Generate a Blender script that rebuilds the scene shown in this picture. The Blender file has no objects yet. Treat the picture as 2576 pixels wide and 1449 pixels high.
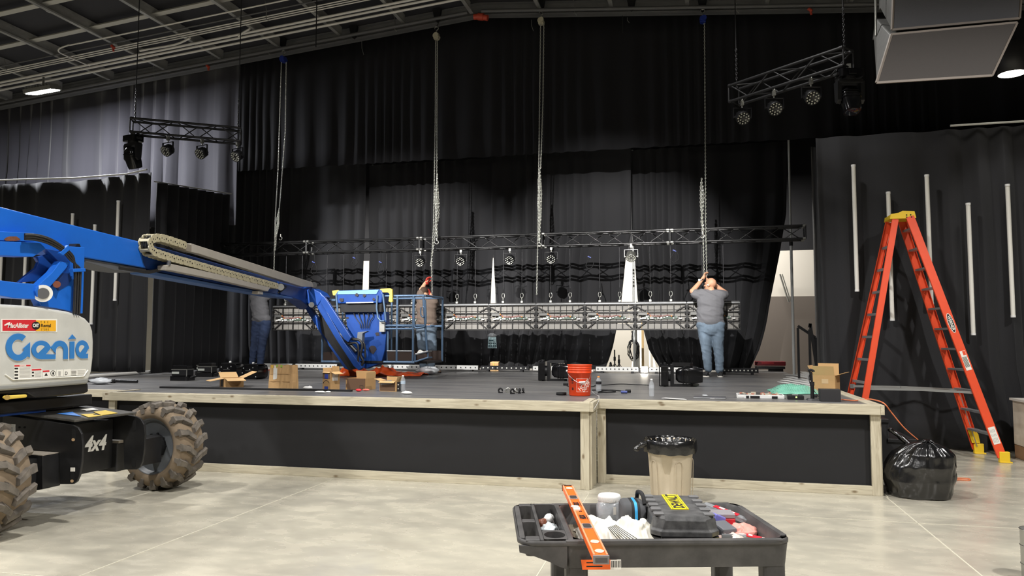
import bpy, bmesh, math, random
from mathutils import Vector, Matrix, Euler, noise
random.seed(7)
PI = math.pi
SC = bpy.context.scene
COL = SC.collection
V = Vector
# ---------------------------------------------------------------- camera frame (x along stage front, y upstage, z up)
CAMP = V((0, 0, 1.55)); FPX = 1900.0
FW = V((-0.23588136, 0.96933232, 0.06895529)); RT = V((0.97167055, 0.2363338, 0.0016384)); UPV = V((0.01470831, -0.06738829, 0.99761841))
def ray(px, py): return FW + RT*((px-1288)/FPX) - UPV*((py-724.5)/FPX)
def az(px, py, z): d = ray(px, py); return CAMP + d*((z-CAMP.z)/d.z)
def ay(px, py, y): d = ray(px, py); return CAMP + d*(y/d.y)
def ax(px, py, x): d = ray(px, py); return CAMP + d*(x/d.x)
# ---------------------------------------------------------------- materials
MATS = {}
def lin(c):
    return tuple((((x/255)/12.92) if x/255 <= .04045 else ((x/255+.055)/1.055)**2.4) for x in c[:3]) + (1,)
def mat(name, c, rough=.55, metal=0, var=0, vscale=6, bump=0, bscale=30, coat=0, emit=0, alpha=1, trans=0, spec=.5, stretch=None, c2=None, sheen=0):
    if name in MATS: return MATS[name]
    m = bpy.data.materials.new(name); m.use_nodes = True
    nt = m.node_tree; b = nt.nodes['Principled BSDF']; L = nt.links.new
    col = lin(c)
    b.inputs['Base Color'].default_value = col; b.inputs['Roughness'].default_value = rough; b.inputs['Metallic'].default_value = metal
    b.inputs['Specular IOR Level'].default_value = spec
    if coat: b.inputs['Coat Weight'].default_value = coat
    if sheen: b.inputs['Sheen Weight'].default_value = sheen; b.inputs['Sheen Roughness'].default_value = .5
    if trans: b.inputs['Transmission Weight'].default_value = trans; b.inputs['IOR'].default_value = 1.3
    if alpha < 1: b.inputs['Alpha'].default_value = alpha
    if emit: b.inputs['Emission Color'].default_value = col; b.inputs['Emission Strength'].default_value = emit
    if var or bump:
        tc = nt.nodes.new('ShaderNodeTexCoord'); mp = nt.nodes.new('ShaderNodeMapping'); L(tc.outputs['Object'], mp.inputs['Vector'])
        if stretch: mp.inputs['Scale'].default_value = stretch
    if var:
        n = nt.nodes.new('ShaderNodeTexNoise'); n.inputs['Scale'].default_value = vscale; n.inputs['Detail'].default_value = 6; n.inputs['Roughness'].default_value = .62
        L(mp.outputs['Vector'], n.inputs['Vector'])
        r = nt.nodes.new('ShaderNodeValToRGB'); L(n.outputs['Fac'], r.inputs['Fac'])
        a = lin(c2) if c2 else tuple(x*(1-var) for x in col[:3])+(1,)
        e = col if c2 else tuple(min(1, x*(1+var)) for x in col[:3])+(1,)
        r.color_ramp.elements[0].position = .33; r.color_ramp.elements[0].color = a
        r.color_ramp.elements[1].position = .67; r.color_ramp.elements[1].color = e
        L(r.outputs['Color'], b.inputs['Base Color'])
    if bump:
        n2 = nt.nodes.new('ShaderNodeTexNoise'); n2.inputs['Scale'].default_value = bscale; n2.inputs['Detail'].default_value = 3
        L(mp.outputs['Vector'], n2.inputs['Vector'])
        bp = nt.nodes.new('ShaderNodeBump'); bp.inputs['Strength'].default_value = bump; bp.inputs['Distance'].default_value = .01
        L(n2.outputs['Fac'], bp.inputs['Height']); L(bp.outputs['Normal'], b.inputs['Normal'])
    MATS[name] = m; return m
# ---------------------------------------------------------------- mesh builder
def rotm(a=(0, 0, 0), loc=(0, 0, 0)): return Matrix.Translation(V(loc)) @ Euler(a).to_matrix().to_4x4()
def frame(o, X, Y, Z=None):
    X = V(X).normalized(); Y = V(Y); Z = V(Z).normalized() if Z is not None else X.cross(Y).normalized()
    Y = Z.cross(X).normalized(); M = Matrix((X, Y, Z)).transposed().to_4x4(); M.translation = V(o); return M
class MB:
    def __init__(s): s.v = []; s.f = []; s.m = []; s.s = []; s.mi = 0; s.M = None
    def add(s, vs, fs, smooth=False, M=None):
        n = len(s.v)
        if M is not None: vs = [M @ V(p) for p in vs]
        if s.M is not None: vs = [s.M @ V(p) for p in vs]
        s.v += [V(p) for p in vs]
        s.f += [tuple(n+i for i in f) for f in fs]; s.m += [s.mi]*len(fs); s.s += [smooth]*len(fs); return s
    def mat(s, i): s.mi = i; return s
    def box(s, c, d, rot=None, M=None, taper=1):
        x, y, z = d[0]/2, d[1]/2, d[2]/2; t = taper
        vs = [V(p) for p in ((-x, -y, -z), (x, -y, -z), (x, y, -z), (-x, y, -z), (-x*t, -y*t, z), (x*t, -y*t, z), (x*t, y*t, z), (-x*t, y*t, z))]
        T = rotm(rot or (0, 0, 0), c)
        if M is not None: T = M @ T
        return s.add(vs, [(0, 3, 2, 1), (4, 5, 6, 7), (0, 1, 5, 4), (1, 2, 6, 5), (2, 3, 7, 6), (3, 0, 4, 7)], M=T)
    def beam(s, p0, p1, w, h, up=(0, 0, 1)):
        p0 = V(p0); p1 = V(p1); X = (p1-p0); l = X.length; X.normalize(); up = V(up)
        Y = up.cross(X)
        if Y.length < 1e-4: Y = V((0, 1, 0)).cross(X)
        Y.normalize(); Z = X.cross(Y)
        M = Matrix((X, Y, Z)).transposed().to_4x4(); M.translation = (p0+p1)/2
        return s.box((0, 0, 0), (l, w, h), M=M)
    def loft(s, rings, cap=True, smooth=True, closed=True, M=None):
        n = len(rings[0]); vs = [p for r in rings for p in r]; fs = []
        for i in range(len(rings)-1):
            for j in range(n if closed else n-1):
                k = (j+1) % n; fs.append((i*n+j, i*n+k, (i+1)*n+k, (i+1)*n+j))
        s.add(vs, fs, smooth, M)
        if cap and closed:
            s.add(rings[0], [tuple(range(n))[::-1]], False, M); s.add(rings[-1], [tuple(range(n))], False, M)
        return s
    def tube(s, pts, r, n=8, cap=True, smooth=True, M=None, closed=False):
        pts = [V(p) for p in pts]; m = len(pts); rings = []
        if closed: pts = pts+[pts[0]]; m += 1
        T = (pts[1]-pts[0]).normalized(); N = T.orthogonal().normalized()
        for i, p in enumerate(pts):
            if closed and i in (0, m-1): T = (pts[1]-pts[-2]).normalized()
            elif i == 0: T = (pts[1]-p).normalized()
            elif i == m-1: T = (p-pts[i-1]).normalized()
            else: T = ((pts[i+1]-p).normalized()+(p-pts[i-1]).normalized())
            if T.length < 1e-6: T = (p-pts[i-1])
            T.normalize(); N = (N-T*N.dot(T))
            if N.length < 1e-5: N = T.orthogonal()
            N.normalize(); B = T.cross(N); rr = r[i] if isinstance(r, (list, tuple)) else r
            rings.append([p+(N*math.cos(2*PI*j/n)+B*math.sin(2*PI*j/n))*rr for j in range(n)])
        return s.loft(rings, cap and not closed, smooth, M=M)
    def cyl(s, p0, p1, r, r1=None, n=16, cap=True, smooth=True):
        return s.tube([p0, p1], [r, r if r1 is None else r1], n, cap, smooth)
    def prism(s, poly, d0, d1, M, smooth=False):
        n = len(poly); a = [V((x, y, d0)) for x, y in poly]; b = [V((x, y, d1)) for x, y in poly]
        s.add(a+b, [(i, (i+1) % n, n+(i+1) % n, n+i) for i in range(n)], smooth, M)
        return s.add(a, [tuple(range(n))[::-1]], False, M).add(b, [tuple(range(n))], False, M)
    def slab(s, pts, d):   # polygon of world points, thickened along vector d
        n = len(pts); d = V(d); a = [V(p) for p in pts]; b = [p+d for p in a]
        return s.add(a+b, [(i, (i+1) % n, n+(i+1) % n, n+i) for i in range(n)]+[tuple(range(n))[::-1], tuple(range(n, 2*n))])
    def lathe(s, prof, n=24, M=None, smooth=True, cap=False):
        return s.loft([[V((r*math.cos(2*PI*j/n), r*math.sin(2*PI*j/n), z)) for j in range(n)] for r, z in prof], cap, smooth, M=M)
    def ball(s, c, r, n=12, M=None):
        r = V((r, r, r)) if not hasattr(r, '__len__') else V(r); c = V(c); k = max(4, n//2)
        T = Matrix.Translation(c) @ Matrix.Diagonal((r.x, r.y, r.z, 1))
        if M is not None: T = M @ T
        return s.lathe([(max(1e-4, math.sin(PI*i/k)), -math.cos(PI*i/k)) for i in range(k+1)], n, T)
    def grid(s, fn, nu, nv, smooth=True):
        vs = [fn(i/nu, j/nv) for j in range(nv+1) for i in range(nu+1)]
        return s.add(vs, [(j*(nu+1)+i, j*(nu+1)+i+1, (j+1)*(nu+1)+i+1, (j+1)*(nu+1)+i) for j in range(nv) for i in range(nu)], smooth)
    def text(s, txt, size, M, ext=.0015, shear=0, align='LEFT', space=1, sx=1, bold=0):
        cu = bpy.data.curves.new('t', 'FONT'); cu.body = txt; cu.size = size; cu.extrude = ext; cu.shear = shear; cu.align_x = align; cu.space_character = space; cu.offset = bold; cu.resolution_u = 3
        o = bpy.data.objects.new('t', cu); COL.objects.link(o)
        me = bpy.data.meshes.new_from_object(o.evaluated_get(bpy.context.evaluated_depsgraph_get()))
        s.add([V((v.co.x*sx, v.co.y, v.co.z)) for v in me.vertices], [tuple(p.vertices) for p in me.polygons], False, M)
        bpy.data.objects.remove(o); bpy.data.curves.remove(cu); bpy.data.meshes.remove(me); return s
MW = {}
def build(mb, name, mats, parent=None, bevel=0, label=None, local=False, solid=0, sub=0, center=True, bseg=2):
    if not isinstance(mats, (list, tuple)): mats = [mats]
    me = bpy.data.meshes.new(name)
    off = V((0, 0, 0)); vs = mb.v
    if parent is not None:
        if not local:
            Mi = MW[parent.name].inverted(); vs = [Mi @ p for p in vs]
    elif center:
        lo = V([min(p[i] for p in vs) for i in range(3)]); hi = V([max(p[i] for p in vs) for i in range(3)])
        off = V(((lo.x+hi.x)/2, (lo.y+hi.y)/2, lo.z)); vs = [p-off for p in vs]
    me.from_pydata([tuple(p) for p in vs], [], mb.f)
    for m in mats: me.materials.append(m)
    me.polygons.foreach_set('material_index', mb.m); me.polygons.foreach_set('use_smooth', mb.s); me.update()
    o = bpy.data.objects.new(name, me); COL.objects.link(o); o.location = off
    if parent is not None: o.parent = parent; MW[o.name] = MW[parent.name]
    else: MW[o.name] = Matrix.Translation(off)
    if solid: md = o.modifiers.new('s', 'SOLIDIFY'); md.thickness = solid; md.offset = 0
    if bevel: md = o.modifiers.new('b', 'BEVEL'); md.width = bevel; md.segments = bseg; md.limit_method = 'ANGLE'; md.angle_limit = .6
    if sub: md = o.modifiers.new('u', 'SUBSURF'); md.levels = sub; md.render_levels = sub
    if label: o['label'] = label
    return o
def thing(name, label, cat, loc=(0, 0, 0), rz=0, group=None):
    o = bpy.data.objects.new(name, None); COL.objects.link(o); o.location = loc; o.rotation_euler = (0, 0, rz); o.empty_display_size = .1
    MW[o.name] = rotm((0, 0, rz), loc); o['label'] = label; o['category'] = cat
    if group: o['group'] = group
    return o
def tag(o, label, cat, group=None, kind=None):
    o['label'] = label; o['category'] = cat
    if group: o['group'] = group
    if kind: o['kind'] = kind
    return o
def struct(o, label=None):
    o['kind'] = 'structure'
    if label: o['label'] = label
    return o
def dup(root, loc, rz=None, label=None, group=None):
    r = root.copy(); COL.objects.link(r); r.location = loc
    if rz is not None: r.rotation_euler = (0, 0, rz)
    MW[r.name] = rotm(r.rotation_euler, loc)
    if label: r['label'] = label
    if group: r['group'] = group
    kids = [c for c in bpy.data.objects if c.parent == root]
    for ch in kids:
        c = ch.copy(); COL.objects.link(c); c.parent = r; MW[c.name] = MW[r.name]
        for g in [g for g in bpy.data.objects if g.parent == ch]:
            d = g.copy(); COL.objects.link(d); d.parent = c; MW[d.name] = MW[r.name]
    return r
def arc(c, r, a0, a1, n): return [(c[0]+r*math.cos(a0+(a1-a0)*i/n), c[1]+r*math.sin(a0+(a1-a0)*i/n)) for i in range(n+1)]
def rrect(w, h, r, n=4, c=(0, 0)):
    p = []
    for sx, sy, a in ((1, 1, 0), (-1, 1, PI/2), (-1, -1, PI), (1, -1, 1.5*PI)):
        p += arc((c[0]+sx*(w/2-r), c[1]+sy*(h/2-r)), r, a, a+PI/2, n)
    return p
def pwl(t, pts):
    if t <= pts[0][0]: return pts[0][1]
    for (a, x), (b, y) in zip(pts, pts[1:]):
        if t <= b: return x+(y-x)*(t-a)/(b-a)
    return pts[-1][1]
def smooth_pts(pts, k=6):
    P = [V(p) for p in pts]; out = []
    for i in range(len(P)-1):
        p0 = P[max(0, i-1)]; p1 = P[i]; p2 = P[i+1]; p3 = P[min(len(P)-1, i+2)]
        for j in range(k):
            t = j/k; out.append(.5*((2*p1)+(p2-p0)*t+(2*p0-5*p1+4*p2-p3)*t*t+(3*p1-p0-3*p2+p3)*t*t*t))
    return out+[P[-1]]
# ================================================================= camera, render look
cam = bpy.data.cameras.new('camera'); cam.lens = FPX/2576*36; cam.sensor_width = 36; cam.sensor_fit = 'HORIZONTAL'; cam.clip_start = .05; cam.clip_end = 200
co = bpy.data.objects.new('camera', cam); COL.objects.link(co)
Mc = Matrix((RT, UPV, -FW)).transposed().to_4x4(); Mc.translation = CAMP; co.matrix_world = Mc
SC.camera = co
SC.view_settings.view_transform = 'Standard'; SC.view_settings.look = 'None'; SC.view_settings.gamma = 1; SC.view_settings.use_curve_mapping = False
SC.view_settings.exposure = 0.22
cy = SC.cycles
cy.max_bounces = 5; cy.diffuse_bounces = 3; cy.glossy_bounces = 3; cy.transmission_bounces = 4; cy.transparent_max_bounces = 6
cy.use_denoising = True; cy.use_adaptive_sampling = True; cy.adaptive_threshold = .02; cy.caustics_reflective = False; cy.caustics_refractive = False
cy.sample_clamp_indirect = 4; cy.sample_clamp_direct = 0; cy.use_light_tree = True
w = bpy.data.worlds.new('world'); SC.world = w; w.use_nodes = True
w.node_tree.nodes['Background'].inputs[0].default_value = (.8, .85, 1, 1); w.node_tree.nodes['Background'].inputs[1].default_value = .004
# ================================================================= materials
M_conc = mat('polished_concrete', (190, 184, 168), .32)
def floor_nodes(m):
    nt = m.node_tree; b = nt.nodes['Principled BSDF']; L = nt.links.new
    tc = nt.nodes.new('ShaderNodeTexCoord'); mp = nt.nodes.new('ShaderNodeMapping'); L(tc.outputs['Object'], mp.inputs['Vector']); mp.inputs['Scale'].default_value = (1, 1, 1)
    def nz(sc, det, dist=0, st=None):
        n = nt.nodes.new('ShaderNodeTexNoise'); n.inputs['Scale'].default_value = sc; n.inputs['Detail'].default_value = det; n.inputs['Roughness'].default_value = .5; n.inputs['Distortion'].default_value = dist
        if st:
            q = nt.nodes.new('ShaderNodeMapping'); q.inputs['Scale'].default_value = st; q.inputs['Rotation'].default_value = (0, 0, .3); L(tc.outputs['Object'], q.inputs['Vector']); L(q.outputs['Vector'], n.inputs['Vector'])
        else: L(mp.outputs['Vector'], n.inputs['Vector'])
        return n
    a = nz(1.1, 8, .6, (.9, 1.5, 1)); c = nz(5, 8, .3, (.7, 1.2, 1)); d = nz(60, 4)
    r = nt.nodes.new('ShaderNodeValToRGB'); L(a.outputs['Fac'], r.inputs['Fac'])
    r.color_ramp.elements[0].position = .2; r.color_ramp.elements[0].color = lin((168, 163, 150)); r.color_ramp.elements[1].position = .72; r.color_ramp.elements[1].color = lin((192, 187, 171))
    r2 = nt.nodes.new('ShaderNodeValToRGB'); L(c.outputs['Fac'], r2.inputs['Fac'])
    r2.color_ramp.elements[0].position = .3; r2.color_ramp.elements[0].color = (.88, .88, .88, 1); r2.color_ramp.elements[1].position = .7; r2.color_ramp.elements[1].color = (1.08, 1.07, 1.05, 1)
    mx = nt.nodes.new('ShaderNodeMix'); mx.data_type = 'RGBA'; mx.blend_type = 'MULTIPLY'; mx.inputs['Factor'].default_value = 1; L(r.outputs['Color'], mx.inputs['A']); L(r2.outputs['Color'], mx.inputs['B'])
    r.color_ramp.interpolation = 'EASE'; r2.color_ramp.interpolation = 'EASE'; r2.color_ramp.elements[0].position = .2; r2.color_ramp.elements[1].position = .8
    L(mx.outputs['Result'], b.inputs['Base Color'])
    mr = nt.nodes.new('ShaderNodeMapRange'); L(c.outputs['Fac'], mr.inputs['Value']); mr.inputs['From Min'].default_value = .3; mr.inputs['From Max'].default_value = .7; mr.inputs['To Min'].default_value = .16; mr.inputs['To Max'].default_value = .34
    L(mr.outputs['Result'], b.inputs['Roughness'])
floor_nodes(M_conc)
M_joint = mat('joint_filler', (205, 200, 182), .5)
M_wood = mat('whitewashed_pine', (214, 196, 158), .6)
def wood_nodes(m, c1, c2, ck, along):
    nt = m.node_tree; b = nt.nodes['Principled BSDF']; L = nt.links.new
    tc = nt.nodes.new('ShaderNodeTexCoord'); mp = nt.nodes.new('ShaderNodeMapping'); L(tc.outputs['Object'], mp.inputs['Vector'])
    mp.inputs['Scale'].default_value = (1.2, 9, 16) if along == 'x' else ((9, 1.2, 16) if along == 'y' else (14, 14, 1.5))
    n = nt.nodes.new('ShaderNodeTexNoise'); n.inputs['Scale'].default_value = 2.2; n.inputs['Detail'].default_value = 7; n.inputs['Distortion'].default_value = 1.2; L(mp.outputs['Vector'], n.inputs['Vector'])
    r = nt.nodes.new('ShaderNodeValToRGB'); L(n.outputs['Fac'], r.inputs['Fac'])
    r.color_ramp.elements[0].position = .32; r.color_ramp.elements[0].color = lin(c2); r.color_ramp.elements[1].position = .62; r.color_ramp.elements[1].color = lin(c1)
    q = nt.nodes.new('ShaderNodeMapping'); L(tc.outputs['Object'], q.inputs['Vector']); q.inputs['Scale'].default_value = (4.2, 7, 9) if along == 'x' else ((7, 4.2, 9) if along == 'y' else (9, 9, 4.2))
    vo = nt.nodes.new('ShaderNodeTexVoronoi'); vo.inputs['Scale'].default_value = 1.15; L(q.outputs['Vector'], vo.inputs['Vector'])
    k = nt.nodes.new('ShaderNodeValToRGB'); L(vo.outputs['Distance'], k.inputs['Fac']); k.color_ramp.elements[0].position = .06; k.color_ramp.elements[0].color = (1, 1, 1, 1); k.color_ramp.elements[1].position = .19; k.color_ramp.elements[1].color = (0, 0, 0, 1)
    mx = nt.nodes.new('ShaderNodeMix'); mx.data_type = 'RGBA'; L(k.outputs['Color'], mx.inputs['Factor']); L(r.outputs['Color'], mx.inputs['A']); mx.inputs['B'].default_value = lin(ck)
    L(mx.outputs['Result'], b.inputs['Base Color'])
wood_nodes(M_wood, (200, 192, 170), (172, 163, 142), (124, 108, 84), 'x')
M_woodz = mat('whitewashed_pine_upright', (200, 186, 158), .6); wood_nodes(M_woodz, (198, 190, 168), (172, 162, 140), (124, 108, 84), 'z')
M_woody = mat('whitewashed_pine_side', (200, 186, 158), .6); wood_nodes(M_woody, (198, 190, 168), (172, 162, 140), (124, 108, 84), 'y')
M_deck = mat('charcoal_painted_deck', (126, 124, 122), .38, var=.3, vscale=1.4, c2=(94, 94, 96), stretch=(.5, 2.6, 1))
M_skirt = mat('black_skirt_cloth', (28, 28, 30), .9, var=.08, vscale=3)
M_drape = mat('black_velour', (29, 29, 32), .85, bump=.15, bscale=180, sheen=.08)
M_drape_up = mat('dark_grey_velour', (22, 22, 26), .9)
M_white = mat('white_painted_wall', (232, 226, 214), .8)
M_taupe = mat('taupe_painted_wall', (122, 113, 105), .8)
M_black = mat('satin_black', (24, 24, 26), .4)
M_blackm = mat('matte_black', (20, 20, 22), .75)
M_blackg = mat('gloss_black', (14, 14, 16), .18)
M_chrome = mat('bright_steel', (200, 200, 200), .28, metal=1)
M_galv = mat('galvanised_steel', (178, 178, 172), .38, metal=.85)
M_steel = mat('brushed_aluminium', (188, 190, 192), .35, metal=.9)
M_deckceil = mat('dark_roof_deck', (58, 58, 62), .8)
M_purlin = mat('galvanised_purlin', (172, 172, 168), .5, metal=.2, var=.35, vscale=2.2, stretch=(1, .5, 1))
M_beam = mat('grey_steel_beam', (112, 112, 112), .5, var=.12, vscale=3)
M_kraft = mat('kraft_cardboard', (190, 152, 104), .8, var=.05, vscale=9)
M_kraftd = mat('kraft_cardboard_inner', (212, 174, 122), .8)
M_plw = mat('white_plastic', (232, 232, 230), .4)
# ================================================================= floor, walls, roof
def zb(x): return 8.18-.087*abs(x+4.2)
b = MB().box((-4, 4, -.1), (44, 32, .2)); struct(build(b, 'floor', M_conc), 'grey polished concrete floor')
b = MB()
def joint(p, q, w=.012):
    b.beam((p[0], p[1], .0012), (q[0], q[1], .0012), w, .0016)
for x in (-3.956, 1.813): joint((x, -8), (x, 7.8 if x < 0 else 8.28))
joint((1.83, 8.3), (1.83, 11.8))
for y, x0, x1 in ((7.19, -1.0, 12), (9.766, 1.9, 12), (4.2, -20, 12)): joint((x0, y), (x1, y), .009)
joint((-.9, -6), (-1.08, 7.8), .008)
struct(build(b, 'trim_1', M_joint), 'pale saw cut joints in the concrete floor')
b = MB(); b.box((-4, 19.1, 1.85), (44, .2, 3.7)); b.mat(2).box((-4, 19.1, 6.9), (44, .2, 6.4)); b.mat(1).box((9.2, 18.98, 1.3), (17, .06, 2.6)); struct(build(b, 'wall_back', [M_white, M_taupe, mat('dark_upper_wall', (34, 34, 37), .8)]))
M_hall = mat('hall_wall_paint', (150, 148, 144), .8)
struct(build(MB().box((-24.5, 4, 5), (.2, 30, 10)), 'wall_left', M_hall)); struct(build(MB().box((14.5, 4, 5), (.2, 30, 10)), 'wall_right', M_hall)); struct(build(MB().box((-4, -11, 5), (44, .2, 10)), 'wall_front', M_hall))
b = MB(); t = .26
for xa, xb in ((-24.5, -4.2), (-4.2, 14.5)):
    b.slab([(xa, -11, zb(xa)+t), (xb, -11, zb(xb)+t), (xb, 19, zb(xb)+t), (xa, 19, zb(xa)+t)], (0, 0, .12))
struct(build(b, 'ceiling', M_deckceil))
k = -10
xs = [-4.37-1.42*i for i in range(11)]+[-2.95+1.42*i for i in range(9)]
pur = None
for i, x in enumerate(xs):
    z = zb(x)
    if pur is None:
        b = MB(); b.box((0, 0, .125), (.012, 22, .25)); b.box((.035, 0, .004), (.07, 22, .008)); b.box((-.04, 0, .246), (.08, 22, .008)); b.box((.068, 0, .016), (.004, 22, .03))
        pur = build(b, 'roof_purlin', M_purlin); pur.location = (x, 3.3, z); o = pur
    else: o = pur.copy(); COL.objects.link(o); o.location = (x, 3.3, z)
    struct(o); o['group'] = 'steel roof purlins'
def roofbeam(name, y, w, d, zo, m, n=2):
    b = MB()
    for xa, xb in ((-22, -4.2), (-4.2, 12)):
        b.slab([(xa, y-w/2, zb(xa)+zo), (xb, y-w/2, zb(xb)+zo), (xb, y-w/2, zb(xb)+zo+.012), (xa, y-w/2, zb(xa)+zo+.012)], (0, w, 0))
        b.slab([(xa, y, zb(xa)+zo), (xb, y, zb(xb)+zo), (xb, y, zb(xb)+zo+d), (xa, y, zb(xa)+zo+d)], (0, .015, 0))
        b.slab([(xa, y-w/2, zb(xa)+zo+d-.012), (xb, y-w/2, zb(xb)+zo+d-.012), (xb, y-w/2, zb(xb)+zo+d), (xa, y-w/2, zb(xa)+zo+d)], (0, w, 0))
    return struct(build(b, name, m))
roofbeam('roof_rafter', 14.5, .2, .25, 0, M_beam)
M_strap = mat('pale_roof_channel', (206, 204, 194), .5)
for y in (11.05, 12.15, 9.9):
    b = MB()
    for xa, xb in ((-22, -4.2), (-4.2, 12)):
        b.slab([(xa, y, zb(xa)+.1), (xb, y, zb(xb)+.1), (xb, y, zb(xb)+.2), (xa, y, zb(xa)+.2)], (0, .012, 0))
        b.slab([(xa, y-.12, zb(xa)+.1), (xb, y-.12, zb(xb)+.1), (xb, y-.12, zb(xb)+.108), (xa, y-.12, zb(xa)+.108)], (0, .12, 0))
    o = struct(build(b, 'roof_channel', M_strap)); o['group'] = 'steel channels across the roof'
# ================================================================= drapes
def drape(name, label, mtl, xl, xr, y0, ztop, zbot, wl=.26, amp=.05, nx=None, nz=14, seed=0, yfn=None, sag=None, group=None, hem=0):
    """gathered cloth between two edge curves xl(z), xr(z)"""
    fl = xl if callable(xl) else (lambda z: xl); fr = xr if callable(xr) else (lambda z: xr)
    zt0 = ztop(.5) if callable(ztop) else ztop; wtop = fr(zt0)-fl(zt0); nx = nx or int(wtop/.022)
    rs = random.Random(seed); ph = [0]
    for i in range(nx): ph.append(ph[-1]+2*PI*wtop/nx/wl*(1+.55*math.sin(i*wtop/nx*1.9+seed)+.35*noise.noise(V((i*wtop/nx*1.3, seed, 0)))))
    b = MB()
    def fn(s, t):
        zt = ztop(s) if callable(ztop) else ztop
        zt += (sag(s) if sag else 0)
        z = zt+(zbot-zt)*t; x0 = fl(z); x1 = fr(z); i = min(nx, int(s*nx+.5))
        a = amp*(.55+.45*t)*(1+.5*noise.noise(V((s*wtop*1.7, t*2, seed+3))))
        p = ph[i]+.5*noise.noise(V((s*wtop*2, t*3, seed)))
        c = math.sin(p); c = math.copysign(abs(c)**.75, c)
        gather = wtop/max(.2, (x1-x0)); a *= min(2.2, gather)
        y = y0+a*c+.02*noise.noise(V((s*wtop*.8, t*1.5, seed+9)))
        if yfn: y += yfn(s, z)
        x = x0+(x1-x0)*s+.35*a*math.sin(2*p+.6)
        if hem and t > .9: y += hem*(t-.9)*10*noise.noise(V((s*wtop*2.5, 1, seed)))
        return V((x, y, z))
    b.grid(fn, nx, nz)
    o = build(b, name, mtl, solid=.006)
    return tag(o, label, 'curtain', group)
xu = ay(598, 300, 14.98).x
drape('stage_curtain', 'tall dark upper curtain above the middle of the stage', M_drape_up, xu+.03, 12, 14.98, lambda s: zb(xu+.03+(12-xu)*s)+.22, 5.37, wl=.3, amp=.04, nx=900, nz=6, seed=1)
drape('stage_curtain', 'grey upper curtain lit by the bright floodlight beyond the boom', mat('floodlit_velour', (62, 61, 68), .85, sheen=.3), -19, xu, 14.98, lambda s: zb(-19+(xu+19)*s)+.22, 4.15, wl=.46, amp=.085, nx=460, nz=8, seed=2)  # cloth colour raised to carry part of the floodlight on it
BT, BB = 5.69, .93
L1 = [(0, -10.84), (9, -10.84)]
drape('stage_curtain', 'black backdrop panel behind the man at the far end of the boom', M_drape, -12.2, lambda z: pwl(z, [(.9, -7.4), (1.7, -7.48), (2.3, -7.54), (3.4, -7.52), (4.4, -7.48), (5.7, -7.48)]), 16.2, BT, BB, wl=.3, amp=.05, seed=4, nz=20, hem=.25)
drape('stage_curtain', 'black backdrop panel behind the blue work basket', M_drape, lambda z: pwl(z, [(.9, -7.55), (1.7, -7.5), (2.3, -7.45), (3.4, -7.46), (4.4, -7.49), (5.7, -7.49)]), lambda z: pwl(z, [(.9, -4.25), (1.7, -4.38), (2.0, -4.46), (2.35, -4.48), (3.8, -4.4), (5.7, -4.38)]), 16.4, BT, BB, wl=.33, amp=.06, seed=5, nz=20, hem=.25)
drape('stage_curtain', 'black backdrop panel between the two white wall gaps', M_drape, lambda z: pwl(z, [(.9, -4.5), (1.7, -4.42), (2.0, -4.33), (2.35, -4.315), (3.8, -4.41), (5.7, -4.42)]), lambda z: pwl(z, [(.9, -1.88), (1.3, -1.72), (1.75, -1.62), (2.37, -1.51), (3.3, -1.42), (3.85, -1.3), (5.7, -1.3)]), 16.2, BT, BB, wl=.36, amp=.06, seed=6, nz=20, hem=.25)
drape('stage_curtain', 'black backdrop panel behind the man in the grey shirt, pulled aside at its foot', M_drape, lambda z: pwl(z, [(.9, -.72), (1.3, -.98), (1.75, -1.1), (2.37, -1.22), (3.3, -1.26), (3.85, -1.32), (5.7, -1.34)]), lambda z: pwl(z, [(.9, 1.05), (1.4, 1.28), (1.9, 1.42), (2.35, 1.5), (3.3, 1.7), (4.2, 1.86), (5.7, 1.9)]), 16.4, BT, BB, wl=.38, amp=.065, seed=7, nz=22, hem=.25)
M_polew = mat('pale_pole_paint', (196, 198, 196), .4)
for x, z1, lb in ((-10.9, 5.69, 'bare white drape pole standing at the far end of the boom'), (-7.5, 5.75, 'thin white drape pole behind the blue basket'), (-4.41, 5.69, 'drape pole in the narrow white gap'), (-1.31, 5.75, 'drape pole in the wide white gap'), (1.79, 5.45, 'white drape pole at the open end of the backdrop beside the steps')):
    y = 16.62 if x < 1 else 15.2
    t = thing('drape_pole', lb, 'pole', (x, y, .9), group=None)
    build(MB().cyl((x, y, .91), (x, y, 3.4), .026, n=12), 'lower_tube', M_polew, t); build(MB().cyl((x, y, 3.4), (x, y, z1), .02, n=12), 'upper_tube', M_polew, t)
    build(MB().cyl((x, y, 3.36), (x, y, 3.46), .034, n=12), 'lock_collar', M_blackm, t); build(MB().cyl((x, y, .9), (x, y, .912), .2, n=20), 'base_plate', M_steel, t)
drape('side_curtain', 'black side curtain with white tubes beyond the lift', M_drape, -20, -9.86, 11.95, lambda s: 4.66-.09*s+(.1*max(0, s-.85)/.15), .95, wl=.5, amp=.06, nx=380, nz=10, seed=8)
drape('side_curtain', 'black side curtain with white tubes behind the orange ladder', M_drape, lambda z: pwl(z, [(0, 2.05), (.9, 1.9), (1, 1.85), (4.6, 1.79)]), 10.5, 11.98, lambda s: 4.6+.03*s, .02, wl=.46, amp=.07, nx=420, nz=12, seed=9, hem=.1)
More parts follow.
